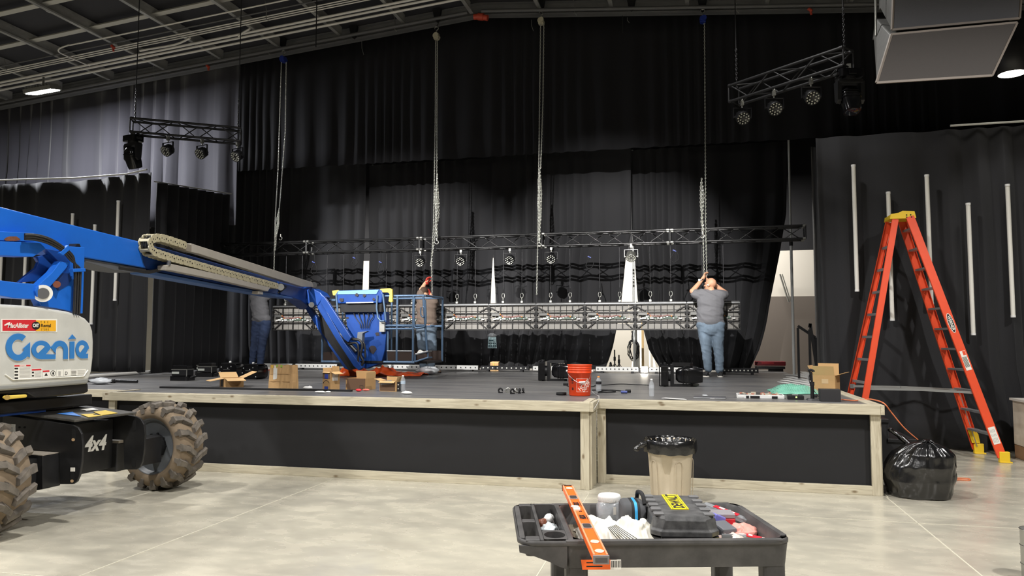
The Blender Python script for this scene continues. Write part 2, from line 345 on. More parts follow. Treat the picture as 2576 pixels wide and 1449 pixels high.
def wing(name, label, p, q, z0, z1, zbt, seed):
    p = V(p); q = V(q); D = q-p; n = int(D.length/.02); N = V((-D.y, D.x)).normalized(); b = MB()
    def fn(s, t):
        zt = z0+(z1-z0)*s; z = zt+(zbt-zt)*t; a = .05*math.sin(s*D.length*2*PI/.34+2*noise.noise(V((s*5, seed, 0)))+.4*noise.noise(V((s*6, t*3, seed))))
        c = p+D*s+N*a; return V((c.x, c.y, z))
    b.grid(fn, n, 8); return tag(build(b, name, M_drape, solid=.006), label, 'curtain')
wing('side_curtain', 'dark wing curtain between the lit grey curtain and the backdrop', (-9.8, 12.06), (xu+.0, 14.8), 4.5, 4.78, .93, 3)
wing('side_curtain', 'dark wing curtain behind the stair handrails', (1.92, 12.2), (2.5, 17), 4.5, 5.7, .05, 5)
# hem pipes in a pale colour that paints the light along the curtain tops
M_hem = mat('lit_hem_pale', (210, 210, 206), .4)
tag(build(MB().tube([(-20, 11.84, 4.7), (-14, 11.84, 4.685), (-11.4, 11.84, 4.62), (-10.3, 11.84, 4.64), (-9.86, 11.84, 4.7)], .016, 8), 'lit_hem_pipe', M_hem), 'pipe painted as the lit top hem of the curtain beyond the lift', 'pipe')
tag(build(MB().cyl((3.6, 11.87, 4.64), (10.5, 11.87, 4.66), .016, n=8), 'lit_hem_pipe', M_hem), 'pipe painted as the lit top hem of the curtain under the loudspeaker', 'pipe')
tag(build(MB().cyl((-9.9, 12.1, 4.53), (xu+.03, 14.78, 4.81), .014, n=8), 'lit_hem_pipe', M_hem), 'thin pipe painted as the lit top hem below the lit grey curtain', 'pipe')
# ================================================================= lights
def spot(name, loc, e, size, blend, col=(1, .975, .94), r=.15, aim=None):
    l = bpy.data.lights.new(name, 'SPOT'); l.energy = e; l.spot_size = math.radians(size); l.spot_blend = blend; l.color = col; l.shadow_soft_size = r
    o = bpy.data.objects.new(name, l); COL.objects.link(o); o.location = loc
    d = (V(aim)-V(loc)) if aim else V((0, 0, -1)); o.rotation_euler = d.to_track_quat('-Z', 'Y').to_euler(); return o
for x, y in ((-9, 4.6), (-2.2, 4.2), (5.2, 4.2), (-9, -3), (-2.2, -3), (4.6, -3)):
    spot('high_bay_lamp', (x, y, zb(x)-.3), 1500 if y > 0 else 1150, 140, .35, r=.16)
for x in (-5.2, .2): spot('stage_fill', (x, 9.6, zb(x)-.3), 380, 118, .4, r=.2)  # added unseen fill over the stage, brightens deck and end pole
spot('curtain_lamp', (-5.6, -.5, 7.6), 13000, 22, .6, aim=(-6.25, 16.2, 2.2), r=.06)
spot('curtain_lamp', (-1.9, -.5, 7.6), 13000, 22, .6, aim=(-1.75, 16.2, 2.3), r=.06)
l = bpy.data.lights.new('backstage_fill', 'AREA'); l.energy = 480; l.shape = 'RECTANGLE'; l.size = 12; l.size_y = .2; l.color = (1, .96, .9)  # added unseen fill that brightens the white wall in the gaps
o = bpy.data.objects.new('backstage_fill', l); COL.objects.link(o); o.location = (-4, 17.2, 4.7); o.rotation_euler = (math.radians(25), 0, 0)
# ================================================================= stage
SZ = .9
st = thing('stage_platform', 'black stage platform framed in whitewashed pine boards', 'stage', (-4.05, 8.3, 0))
out = [(-11.3, 8.34), (-7.0, 8.34), (-7.0, 7.92), (-1.13, 7.92), (-1.13, 8.34), (1.78, 8.34), (1.78, 17.6), (-11.3, 17.6)]
b = MB(); b.prism(out, SZ-.03, SZ, Matrix.Identity(4)); build(b, 'deck', M_deck, st)
fb = .096
def board(name, p, q, wz, t, m): return build(MB().beam(p, q, t, wz), name, m, st, bevel=.003)
board('fascia_board', (-7.05, 7.90, SZ-.044), (-1.085, 7.90, SZ-.044), fb, .038, M_wood)
board('fascia_board', (-1.047, 8.315, SZ-.044), (1.786, 8.315, SZ-.044), fb, .038, M_wood)
board('fascia_board', (-11.3, 8.315, SZ-.044), (-7.09, 8.315, SZ-.044), fb, .038, M_wood)
for x, y0, y1 in ((-1.066, 7.882, 8.334), (-7.069, 7.882, 8.334), (1.806, 8.296, 12.4)): board('fascia_board', (x, y0, SZ-.044), (x, y1, SZ-.044), fb, .038, M_woody)
build(MB().box((1.735, 10.4, SZ+.004), (.1, 4, .012)), 'edge_strip', M_woody, st); build(MB().box((-1.125, 8.15, SZ+.004), (.075, .5, .012)), 'edge_strip', M_woody, st); build(MB().box((-7.01, 8.15, SZ+.004), (.075, .5, .012)), 'edge_strip', M_woody, st)
build(MB().box((-4.07, 7.945, SZ+.003), (5.9, .05, .009)), 'edge_strip', M_wood, st); build(MB().box((.36, 8.36, SZ+.003), (2.85, .05, .009)), 'edge_strip', M_wood, st)
def post(x, y, wx=.092, wy=.04): build(MB().box((x, y, (SZ-.092)/2), (wx, wy, SZ-.092)), 'corner_post', M_woodz, st, bevel=.003)
post(-6.985, 7.945); post(-1.145, 7.945); post(-1.097, 8.02, .04, .11); post(-1.097, 8.3, .04, .1); post(-1.02, 8.36); post(1.745, 8.36); post(1.785, 8.42, .036, .12); post(-7.045, 8.02, .04, .11); post(-7.1, 8.36); post(-11.2, 8.36)
build(MB().box((-1.097, 8.16, .4), (.03, .2, .8)), 'side_planks', M_woodz, st)
def rail(x0, x1, y): build(MB().box(((x0+x1)/2, y, .046), (x1-x0, .04, .092)), 'bottom_rail', M_wood, st, bevel=.003)
rail(-6.94, -1.19, 7.947); rail(-.974, 1.7, 8.362); rail(-11.15, -7.15, 8.362)
def skirt(x0, x1, y, nm='skirt_panel'):
    bb = MB()
    def fn(s, t):
        x = x0+(x1-x0)*s; z = .08+(SZ-.17)*t; d = .012*noise.noise(V((x*1.3, z*5, y)))+.02*max(0, noise.noise(V((x*.9, z*9, 2))))*(1-abs(2*s-1))
        return V((x, y+.02-d*.6, z))
    bb.grid(fn, 60, 14); build(bb, nm, M_skirt, st)
skirt(-6.96, -1.18, 7.965); skirt(-.99, 1.72, 8.38); skirt(-11.3, -7.1, 8.38)
build(MB().box((1.775, 10.6, .42), (.02, 4.3, .8)), 'skirt_panel', M_skirt, st)
# black step unit beside the stage
t = thing('step_unit', 'black step unit against the side of the stage behind the rubbish bag', 'steps', (2.3, 10.3, 0))
for i, (x, z) in enumerate(((1.97, .66), (2.25, .44), (2.53, .22))):
    build(MB().box((x, 10.2, z-.02), (.3, 1.5, .04)), 'tread', M_black, t, bevel=.004); build(MB().box((x+.13, 10.2, z/2-.03), (.02, 1.46, z-.06)), 'riser', M_blackm, t)
build(MB().prism([(1.83, 0), (2.65, 0), (2.65, .18), (2.4, .18), (2.4, .4), (2.12, .4), (2.12, .62), (1.83, .62)], 9.47, 9.5, Matrix(((1, 0, 0, 0), (0, 0, 1, 0), (0, 1, 0, 0), (0, 0, 0, 1)))), 'side_panel', M_blackm, t)
# handrails behind
for pts, lb in (((ay(2007, 820, 13.2), ay(2051, 849, 13.2), ay(2053, 935, 13.2)), 'black stair handrail nearest the white drape pole'), ((ay(2036, 824, 12.6), ay(2038, 814, 12.6), ay(2056, 826, 12.6)), 'black stair handrail half hidden by the right side curtain')):
    p = [V(q) for q in pts]; t = thing('stair_handrail', lb, 'handrail', (p[-1].x, p[-1].y, .9))
    build(MB().beam(p[0], p[1], .04, .04), 'rail', M_black, t); build(MB().beam(p[1], V((p[2].x, p[2].y, .9)), .04, .04, (0, 1, 0)), 'post', M_black, t)
    if len(p) > 2: build(MB().beam(p[0]-V((0, 0, .03)), V((p[0].x, p[0].y, .9)), .035, .035, (0, 1, 0)), 'post', M_black, t)
# ================================================================= trusses
M_truss = mat('black_truss_tube', (36, 36, 37), .32, metal=.3, spec=.7)
M_trussd = mat('dull_black_truss', (20, 20, 22), .6)
def box_truss(name, label, p0, p1, w, n, m, group=None, r=.022, flip=0):
    p0 = V(p0); p1 = V(p1); D = p1-p0; L = D.length; D.normalize(); S = V((-D.y, D.x, 0)).normalized(); U = V((0, 0, 1)); h = w/2
    t = thing(name, label, 'truss', p0-U*h, 0, group)
    cs = [(S*a*h+U*c*h) for a, c in ((-1, -1), (1, -1), (1, 1), (-1, 1))]
    for c in cs: build(MB().cyl(p0+c, p1+c, r, n=10), 'chord', m, t)
    for k in range(4):
        c0, c1 = cs[k], cs[(k+1) % 4]; b = MB(); st_ = L/n
        for i in range(n):
            a, e = (c0, c1) if (i+k+flip) % 2 else (c1, c0)
            b.cyl(p0+D*(i*st_+.03)+a, p0+D*((i+1)*st_-.03)+e, .0095, n=6, cap=False)
        build(b, 'lacing', m, t)
    for q in (p0, p1):
        b = MB()
        for k in range(4): b.cyl(q+cs[k], q+cs[(k+1) % 4], .012, n=6)
        build(b, 'end_frame', m, t)
    for q, s_ in ((p0, 1), (p1, -1)):
        for c in cs: build(MB().cyl(q+c+D*(s_*.003), q+c+D*(s_*.05), r*1.25, n=10), 'coupler', M_galv if m is M_truss else m, t)
    return t
TX = [-10.1, -7.95, -5.42, -2.9, -.45, 1.95]; TZ = 3.5
for i in range(5):
    box_truss('box_truss', ['black box truss length at the free end by the boom', 'black box truss length above the blue basket control panel', 'black box truss length carrying two par lamps beside the middle chain', 'black box truss length between the two right hand chains', 'black box truss length ending at the white drape pole'][i], (TX[i]+.01, 14.45, TZ), (TX[i+1]-.01, 14.45, TZ), .235, 6 if i else 5, M_truss, 'main truss over the screen panels')
# ================================================================= fixtures
M_ledlens = mat('led_lens', (225, 226, 215), .15, spec=.8)
M_lampbody = mat('lamp_housing', (22, 22, 24), .38)
def par_light(label, loc, tilt, rz, group, bright=False, scale=1, n1=12):
    """LED par hung by its clamp at loc; face looks along -Y then tilted down"""
    t = thing('par_light', label, 'stage light', loc, rz, group); s_ = scale
    M = M_galv if bright else M_lampbody
    b = MB(); b.cyl((0, 0, -.005), (0, 0, -.07), .012, n=8); b.box((0, 0, .0), (.04, .05, .07)); b.tube([(0, .03*math.cos(a), .03*math.sin(a)+.035) for a in [PI*i/6-.3 for i in range(9)]], .007, 6)
    build(b, 'hanging_clamp', M_galv, t, local=True)
    hz = -.2*s_; R_ = .095*s_
    b = MB(); w = .125*s_
    b.box((0, 0, -.075), (2*w, .03, .006)); b.box((-w, 0, -.075-.07*s_), (.006, .03, .15*s_)); b.box((w, 0, -.075-.07*s_), (.006, .03, .15*s_))
    build(b, 'yoke', M, t, local=True)
    T = Matrix.Translation((0, 0, hz)) @ Euler((PI/2+tilt, 0, 0)).to_matrix().to_4x4()
    b = MB(); b.lathe([(.001, -.09*s_), (.06*s_, -.09*s_), (.082*s_, -.06*s_), (R_*.92, 0), (R_, .012), (R_, .06*s_), (R_*.96, .066*s_), (R_*.93, .056*s_), (.001, .056*s_)], 24, T)
    for i in range(14):
        a = 2*PI*i/14; b.box((R_*.86*math.cos(a), R_*.86*math.sin(a), -.035*s_), (.012, .012, .06*s_), M=T)
    b.cyl(T @ V((-w, 0, 0)), T @ V((w, 0, 0)), .01, n=8)
    build(b, 'can', M, t, local=True)
    b = MB()
    for rr, n in ((.074, 12), (.042, 6)):
        for i in range(n):
            a = 2*PI*(i+.5*(n == 6))/n; b.ball((rr*s_*math.cos(a), rr*s_*math.sin(a), .058*s_), (.0118*s_, .0118*s_, .008*s_), 8, T)
    build(b, 'lens_array', M_ledlens, t, local=True); return t
for px, py, lb in ((1058, 632, 'par lamp on the main truss next to the middle worker pulling chain'), (1160, 630, 'par lamp on the main truss right of the middle worker'), (1283, 624, 'par lamp on the main truss beside the third chain, on its left'), (1387, 616, 'par lamp on the main truss beside the third chain, on its right')):
    p = ay(px, py, 14.38); par_light(lb, (p.x, 14.38, 3.335), .42, .0, 'par lamps on the main truss')
p = ay(1587, 610, 14.3); par_light('pale bright-bodied par lamp hanging in front of the wide white gap', (p.x, 14.33, 3.335), .8, .1, 'par lamps on the main truss', True)
def moving_head(label, M, group, head=.0, tilt=.9):
    """moving head light; base centre at origin, base below (z<0 = head) hanging; M places it"""
    t = thing('moving_head_light', label, 'stage light', M.translation, 0, group)
    def B(b, n, m, **k):
        b.v = [M @ p for p in b.v]; return build(b, n, m, t, **k)
    b = MB(); b.prism(rrect(.3, .22, .03), 0, .1, Matrix.Identity(4)); b.box((0, -.112, .05), (.1, .006, .05)); b.box((0, .112, .05), (.18, .006, .06)); B(b, 'base', M_blackg, bevel=.006)
    b = MB()
    for sx in (-1, 1): b.box((sx*.165, 0, .05), (.03, .09, .03))
    b.tube([(-.165, 0, .09), (-.15, 0, .125), (.15, 0, .125), (.165, 0, .09)], .009, 6); B(b, 'handle', M_blackm)
    b = MB(); b.cyl((0, 0, 0), (0, 0, -.03), .085, n=20); b.box((0, 0, -.05), (.32, .12, .05))
    for sx in (-1, 1): b.prism([(-.06, -.05), (.06, -.05), (.045, -.3), (0, -.34), (-.045, -.3)], -.025, .025, Matrix(((0, 0, 1, sx*.15), (1, 0, 0, 0), (0, 1, 0, 0), (0, 0, 0, 1))))
    B(b, 'yoke', M_lampbody, bevel=.005)
    T = Matrix.Translation((0, 0, -.27)) @ Euler((tilt, 0, 0)).to_matrix().to_4x4()
    b = MB(); rings = []
    for z, w, h in ((.17, .13, .1), (.13, .2, .17), (.02, .23, .21), (-.1, .22, .2), (-.17, .2, .19), (-.2, .19, .18)): rings.append([V((x, y, z)) for x, y in rrect(w, h, .05)])
    b.loft(rings, True, True, M=T)
    for z in (-.02, .02, .06): b.prism(rrect(.245, .215, .05), z, z+.012, T)
    B(b, 'head', M_blackg)
    b = MB(); b.lathe([(.001, -.206), (.075, -.204), (.085, -.2)], 20, T); B(b, 'lens', mat('dark_lens', (30, 32, 40), .08)); return t
# short side trusses with lamps
M_chaind = mat('blackened_chain', (60, 60, 62), .4, metal=.6)
M_chain = mat('zinc_chain', (214, 214, 205), .3, metal=.75)
def chain_pts(b, pts, link=.042, wr=.0052, n=8, seg=5):
    pts = [V(p) for p in pts]; acc = []; 
    for p, q in zip(pts, pts[1:]):
        d = q-p; L = d.length
        acc.append((p, d.normalized(), L))
    pos = 0; k = 0; tot = sum(a[2] for a in acc); step = link*.72
    while pos < tot:
        s_ = pos
        for p, d, L in acc:
            if s_ <= L: break
            s_ -= L
        c = p+d*s_; X = d; Y = X.cross(V((.3, 1, .1))).normalized(); Z = X.cross(Y)
        if k % 2: Y, Z = Z, Y
        hw = link*.5; hh = link*.3
        ring = [c+X*(hw-wr)*math.cos(2*PI*i/n)+Y*(hh-wr*.5)*math.sin(2*PI*i/n) for i in range(n)]
        b.tube(ring, wr, seg, closed=True); pos += step; k += 1
    return b
def side_truss(pa, pb, lbl, grp, lamps, heads, zt):
    pa = V(pa); pb = V(pb); D = (pb-pa).normalized(); ang = math.atan2(D.y, D.x)
    box_truss('lighting_truss', lbl[0], pa, pb, .24, 5, M_trussd, None, .02)
    for f, lb in lamps:
        q = pa+(pb-pa)*f-V((0, 0, .155)); par_light(lb, q, .62, lbl[1], grp, False, 1.05)
    f, lb, ti = heads; q = pa+(pb-pa)*f-V((0, 0, .27))
    M = Matrix.Translation(q) @ Euler((0, 0, lbl[1])).to_matrix().to_4x4(); t = moving_head(lb, M, None, tilt=ti)
    build(MB().beam(q+V((0, 0, .1)), q+V((0, 0, .19)), .05, .04, (0, 1, 0)), 'hanging_clamp', M_galv, t)
    for f, lb in ((.03, lbl[2]), (.97, lbl[3])):
        q = pa+(pb-pa)*f; zt_ = zb(q.x)-.02; m = (q.z+.13)+.55
        t = thing('hanging_chain', lb, 'chain', (q.x, q.y, q.z+.1))
        build(chain_pts(MB(), [(q.x, q.y, m), (q.x, q.y, q.z+.1)], .05, .006), 'chain', M_chaind, t)
        build(MB().cyl((q.x, q.y, m), (q.x, q.y, zt_), .008, n=6), 'steel_rod', M_blackm, t)
A = V((-9.55, 11.05, 5.27)); B_ = V((-7.98, 11.95, 5.24))
side_truss(A, B_, ('short black lighting truss hung near the bright floodlight', -.25, 'black chain holding the near end of the lighting truss by the floodlight', 'black chain holding the far end of the lighting truss by the floodlight'), 'par lamps on the short trusses',
    ((.33, 'par lamp next to the moving head on the truss by the floodlight'), (.64, 'middle par lamp of the truss by the floodlight'), (.97, 'par lamp at the far end of the truss by the floodlight')), (.02, 'moving head light at the near end of the truss by the floodlight', .35), 8)
A = V((1.98, 10.36, 5.22)); B_ = V((.6, 11.52, 5.2))
side_truss(A, B_, ('short black lighting truss hung near the big loudspeaker', .25, 'black chain holding the near end of the lighting truss by the loudspeaker', 'black chain holding the far end of the lighting truss by the loudspeaker'), 'par lamps on the short trusses',
    ((.3, 'par lamp next to the moving head on the truss by the loudspeaker'), (.62, 'middle par lamp of the truss by the loudspeaker'), (.92, 'par lamp at the far end of the truss by the loudspeaker')), (.0, 'moving head light at the near end of the truss by the loudspeaker', -.3), 8)
# ================================================================= chain hoists
def hoist(label, top, strands, bundle, hookpt, mbody, yy=14.22):
    tp = ay(top[0], top[1], yy); t = thing('chain_hoist', label, 'chain hoist', tp, 0, 'chain hoists on the roof beam')
    b = MB(); b.box(tp, (.1, .1, .12)); b.cyl(tp+V((0, -.07, 0)), tp+V((0, .07, 0)), .06, n=20); b.cyl(tp+V((.02, -.11, 0)), tp+V((.02, -.07, 0)), .05, n=20); build(b, 'hoist_body', mbody, t, bevel=.006)
    b = MB(); zt = zb(tp.x)+.0; b.cyl(tp+V((0, 0, .07)), tp+V((0, 0, .13)), .014, n=8); b.tube([tp+V((.04*math.sin(a), 0, .17-.04*math.cos(a))) for a in [i*PI/5 for i in range(9)]], .01, 6); b.beam(tp+V((0, 0, .2)), V((tp.x, 14.4, zt+.01)), .02, .02, (0, 1, 0)); build(b, 'hanging_hook', M_galv, t)
    for s_ in strands:
        P = [ay(x, y, yy-.02*(i == 0)) for i, (x, y) in enumerate(s_)]
        b = MB(); chain_pts(b, P, .046, .0055, 6, 4); build(b, 'hand_chain' if s_ is not strands[0] else 'load_chain', M_chain, t)
    x0, y0, x1, y1, n = bundle; rs = random.Random(x0)
    for k in range(n):
        P = [ay(x0+rs.uniform(-3, 3)*(j/6)**.5+(x1-x0)*j/6+(3.2*(k-(n-1)/2))*math.sin(PI*(j/6)**.8)*.8, y0+(y1-y0)*(j/6), yy-.03-.02*(k % 3)) for j in range(7)]
        build(chain_pts(MB(), P, .05, .006, 6, 4), 'gathered_chain', M_chain, t)
    q = ay(hookpt[0], hookpt[1], yy-.02); b = MB(); b.tube([q+V((.035*math.sin(a), 0, -.03+.035*math.cos(a))) for a in [i*PI/5 for i in range(8)]], .009, 6); b.cyl(q, q+V((0, 0, .06)), .016, n=8); build(b, 'load_hook', M_galv, t)
    return t
M_hoistb = mat('blue_hoist_paint', (36, 56, 140), .4); M_hoistw = mat('pale_hoist_paint', (190, 184, 160), .45)
hoist('blue bodied chain hoist above the end of the lift boom', (713, 150), [[(720, 158), (718, 330), (703, 525)], [(708, 158), (700, 420), (692, 560), (689, 688)]], (702, 527, 690, 632, 4), (706, 596), M_hoistb)
hoist('pale chain hoist whose chain the middle worker pulls', (1098, 92), [[(1096, 105), (1095, 300), (1091, 560), (1086, 655), (1087, 742)], [(1100, 105), (1099, 430), (1094, 600), (1083, 668)]], (1100, 440, 1098, 596, 4), (1099, 606), M_hoistw)
hoist('chain hoist with a long free chain end over the middle of the screen', (1361, 54), [[(1368, 62), (1366, 250), (1360, 425)], [(1360, 64), (1357, 300), (1353, 600), (1350, 742)]], (1358, 424, 1355, 606, 4), (1357, 612), M_hoistw)
hoist('chain hoist whose chain the bald worker holds', (1768, 50), [[(1772, 60), (1774, 300), (1775, 560), (1778, 698)], [(1765, 452), (1768, 560), (1771, 690)]], (1765, 450, 1768, 582, 4), (1767, 590), M_hoistb)
# ================================================================= screen panels
M_pan = mat('screen_panel_grey', (128, 125, 120), .5, var=.06, vscale=5)
M_pfr = mat('screen_panel_frame', (36, 35, 34), .4, metal=.3)
M_pcb = mat('green_circuit_board', (84, 100, 88), .5); M_red = mat('red_wire', (150, 82, 74), .5); M_orange = mat('orange_connector', (220, 140, 40), .45)
M_psu = mat('power_supply_grey', (104, 104, 102), .4, metal=.4)
PW, PH, PX0, PZ0, PY = .955, .5, -8.755, 1.745, 14.45
def led_panel():
    t = thing('screen_panel', 'x', 'screen panel', (0, 0, 0), 0, 'screen wall panels hung back to front')
    b = MB()
    nx_, nz_ = 8, 4
    for i in range(nx_):
        for j in range(nz_):
            b.box((-PW/2+PW*(i+.5)/nx_, .02, PH*(j+.5)/nz_), (PW/nx_-.008, .03, PH/nz_-.01))
    build(b, 'module', M_pan, t, local=True, bevel=.003, bseg=1)
    b = MB(); w = .022
    for z in (w/2, PH-w/2): b.box((0, -.005, z), (PW, .06, w))
    for x in (-PW/2+w/2, PW/2-w/2): b.box((x, -.005, PH/2), (w, .06, PH-2*w))
    build(b, 'frame', M_pfr, t, local=True)
    for z in (.165, .335): build(MB().box((0, -.012, z), (PW-.05, .03, .022)), 'cross_rib', M_pfr, t, local=True)
    for x in (-.24, 0, .24): build(MB().box((x, -.014, PH/2), (.018, .03, PH-.05)), 'upright_rib', M_pfr, t, local=True)
    for sx in (-1, 1):
        for z0, z1 in ((.03, .15), (PH-.06, .36)):
            build(MB().beam((sx*.43, -.02, z0), (sx*.28, -.02, z1), .02, .024, (0, 1, 0)), 'corner_brace', M_pfr, t, local=True)
    b = MB()
    for sx in (-1, 1):
        for z in (.08, .2, .32, .43): b.box((sx*.452, -.045, z), (.03, .03, .05))
    build(b, 'latch', M_blackm, t, local=True, bevel=.003)
    build(MB().box((-.33, -.04, .305), (.17, .04, .05)), 'power_supply', M_psu, t, local=True, bevel=.003)
    b = MB(); rs = random.Random(4)
    b.box((0, -.022, .235), (.6, .008, .05))
    for i in range(30): b.mat(rs.choice((0, 1, 1, 2))).box((rs.uniform(-.3, .3), -.035, .235+rs.uniform(-.03, .03)), (rs.uniform(.012, .04), .02, rs.uniform(.01, .03)))
    build(b, 'circuit_board', [M_pcb, M_plw, M_blackm], t, local=True)
    build(MB().box((-.31, -.035, .225), (.06, .02, .03)), 'white_connector', M_plw, t, local=True)
    for sx in (-1, 1):
        build(MB().box((sx*.3, -.03, .155), (.05, .02, .04)), 'junction_box', M_blackm, t, local=True)
        build(MB().box((sx*.36, -.04, .215), (.05, .03, .02)), 'terminal', M_plw, t, local=True)
    b = MB()
    for k in range(3): b.tube(smooth_pts([(-.235, -.045, .315-.006*k), (-.16, -.06, .28-.012*k), (0, -.06, .27-.01*k), (.15, -.055, .285-.008*k), (.2, -.04, .245)], 4), .0026, 5)
    build(b, 'red_wiring', M_red, t, local=True)
    b = MB()
    for x, z in ((-.24, .312), (.2, .262), (-.19, .262)): b.box((x, -.045, z), (.016, .02, .024))
    build(b, 'orange_plug', M_orange, t, local=True); return t
lp = led_panel(); lbs = ['screen panel at the end of the row beside the man behind the boom', 'second screen panel in the row, crossed by the blue jib arm', 'screen panel hidden behind the blue basket control cover', 'screen panel seen through the basket guard rails', 'screen panel just right of the middle worker', 'screen panel above the blue printed bag', 'screen panel just right of the long free chain', 'screen panel left of the wide white gap below', 'screen panel above the wide white gap and work light', 'screen panel at the right end behind the bald worker']
M_hbar = mat('black_hanging_bar', (30, 30, 31), .4)
M_wire = mat('dark_steel_wire', (70, 70, 72), .4, metal=.7)
hb = None; hc = None
for i in range(10):
    x = PX0+PW*(i+.5); z = PZ0+.0
    o = lp if i == 0 else dup(lp, (x, PY, z)); o.location = (x, PY, z); o['label'] = lbs[i]
    if hb is None:
        hb = thing('hanging_bar', 'x', 'hanging bar', (0, 0, 0), 0, 'hanging bars on top of the screen panels')
        build(MB().box((0, 0, .016), (PW-.03, .05, .03)), 'bar', M_hbar, hb, local=True); build(MB().box((0, -.03, .004), (PW-.01, .008, .012)), 'edge_rail', M_steel, hb, local=True)
        for sx in (-1, 1): build(MB().box((sx*.19, -.01, .05), (.05, .05, .045)), 'shackle_block', M_galv, hb, local=True, bevel=.006)
        h = hb
    else: h = dup(hb, (x, PY, z+PH+.004))
    h.location = (x, PY, z+PH+.004); h['label'] = 'hanging bar of the '+lbs[i].replace('screen panel ', 'panel ').replace(' crossed by the blue jib arm', ' behind the jib').replace('beside the man behind the boom', 'by the boom')
    for sx in (-1, 1):
        if hc is None:
            hc = thing('hanging_wire', 'thin steel hanging wire between the main truss and a screen panel', 'wire', (0, 0, 0), 0, 'hanging wires of the screen panels')
            build(MB().cyl((0, 0, .2), (0, 0, 1.07), .006, n=6), 'wire_rope', M_wire, hc, local=True)
            build(MB().tube([(.028*math.sin(a), 0, .06+.05*(1-math.cos(a))) for a in [i*2*PI/12 for i in range(13)]], .006, 6), 'wire_loop', M_galv, hc, local=True); build(MB().cyl((0, 0, .15), (0, 0, .24), .012, n=8), 'ferrule', M_blackm, hc, local=True)
            build(MB().tube([(0, .02*math.sin(a), .03-.035*math.cos(a)) for a in [i*2*PI/10 for i in range(11)]], .007, 6), 'shackle', M_galv, hc, local=True)
            q = hc
        else: q = dup(hc, (x+sx*.19, PY-.01, z+PH+.07))
        q.location = (x+sx*.19, PY-.01, z+PH+.07)
# dangling cables with blue plugs under the truss
M_bluep = mat('blue_power_plug', (74, 86, 150), .4)
for px, y0, y1, lb in ((790, 634, 690, 'coiled black cable with a blue plug hanging left of the basket'), (892, 634, 668, 'short black cable with a blue plug hanging by the thin drape pole'), (958, 634, 690, 'looped black cable with a blue plug hanging right of the thin drape pole'), (1483, 622, 676, 'black cable hanging between the third chain and the white gap'), (1697, 606, 660, 'coiled black cable with a blue plug hanging right of the bright par lamp')):
    a = ay(px, y0, 14.3); e = ay(px, y1, 14.3); t = thing('power_cable', lb, 'cable', (e.x, 14.3, e.z), 0, 'cables dangling from the main truss'); m = (a+e)/2
    b = MB(); b.tube(smooth_pts([a, a*.6+e*.4+V((.02, 0, 0)), m, e*.85+a*.15+V((-.07, 0, 0)), e, e*.8+a*.2+V((.08, -.02, 0)), m+V((.03, -.02, .02))], 5), .008, 6); build(b, 'hanging_cord', M_blackm, t)
    build(MB().cyl(m+V((-.03, -.02, .03)), m+V((.03, -.02, .0)), .013, n=10), 'plug', M_bluep, t)
# ================================================================= light battens along the back of the stage
M_batten = mat('lit_batten_housing', (206, 206, 204), .35, metal=.2); M_battend = mat('batten_housing_dark', (38, 38, 40), .35)  # pale housings have the reflected light put into their colour
xs_ = [(640, 738), (745, 850), (962, 1080), (1083, 1204), (1212, 1330), (1342, 1462), (1500, 1606), (1634, 1756), (1808, 1906)]
lbb = ['light batten on the stage behind the man by the boom', 'light batten behind the brown paper bag', 'bright light batten under the basket', 'bright light batten right of the middle worker', 'dim light batten below the blue printed bag', 'light batten behind the fixture left of the orange bucket', 'bright light batten left of the floor work light', 'bright light batten right of the floor work light', 'dark light batten right of the bald worker']
for i, (a, e) in enumerate(xs_):
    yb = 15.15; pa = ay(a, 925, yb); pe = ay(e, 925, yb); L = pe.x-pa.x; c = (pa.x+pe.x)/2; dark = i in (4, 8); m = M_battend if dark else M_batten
    t = thing('light_batten', lbb[i], 'light bar', (c, yb, SZ), 0, 'light battens along the back of the stage')
    b = MB(); b.prism([(-.05, .04), (.05, .04), (.055, .07), (.03, .125), (-.035, .125), (-.055, .1)], -L/2, L/2, Matrix(((0, 0, 1, c), (1, 0, 0, yb), (0, 1, 0, SZ), (0, 0, 0, 1)))); build(b, 'housing', m, t)
    b = MB()
    for k in range(10): b.cyl((c-L*.45+L*.1*k, yb-.062, SZ+.082), (c-L*.45+L*.1*k, yb-.045, SZ+.082), .014, n=10)
    build(b, 'lens_row', M_ledlens if dark else M_black, t)
    for sx in (-1, 1): build(MB().box((c+sx*L*.36, yb, SZ+.021), (.05, .12, .04)), 'foot', M_blackm, t); build(MB().box((c+sx*(L/2+.005), yb, SZ+.08), (.012, .1, .09)), 'end_cap', M_blackm, t)
# ================================================================= roof services
M_cond = mat('galvanised_conduit', (238, 235, 226), .35, metal=.1)
M_pipe = mat('grey_sprinkler_pipe', (96, 96, 96), .45)
M_orange_f = mat('orange_pipe_coupling', (190, 74, 52), .5)
def cond(name, lb, y, dz, r, x0=-20, x1=-4.3, m=None, grp='conduits under the roof', px=None):
    m = m or M_cond
    return tag(build(MB().cyl((x0, y, zb(x0)+dz), (x1, y, zb(x1)+dz), r, n=10), name, m), lb, 'conduit', grp)
cond('conduit', 'uppermost thin conduit of the three run together under the roof', 12.7, -.05, .013)
cond('conduit', 'middle thin conduit of the three run together under the roof', 12.78, -.05, .013)
cond('conduit', 'lowest thin conduit of the three run together under the roof', 12.86, -.05, .013)
cond('conduit', 'thick conduit nearest the three thin conduits', 13.16, -.06, .026)
cond('conduit', 'middle one of the three thick conduits', 13.3, -.06, .026)
cond('conduit', 'thick conduit passing just above the bright floodlight', 13.5, -.06, .026)
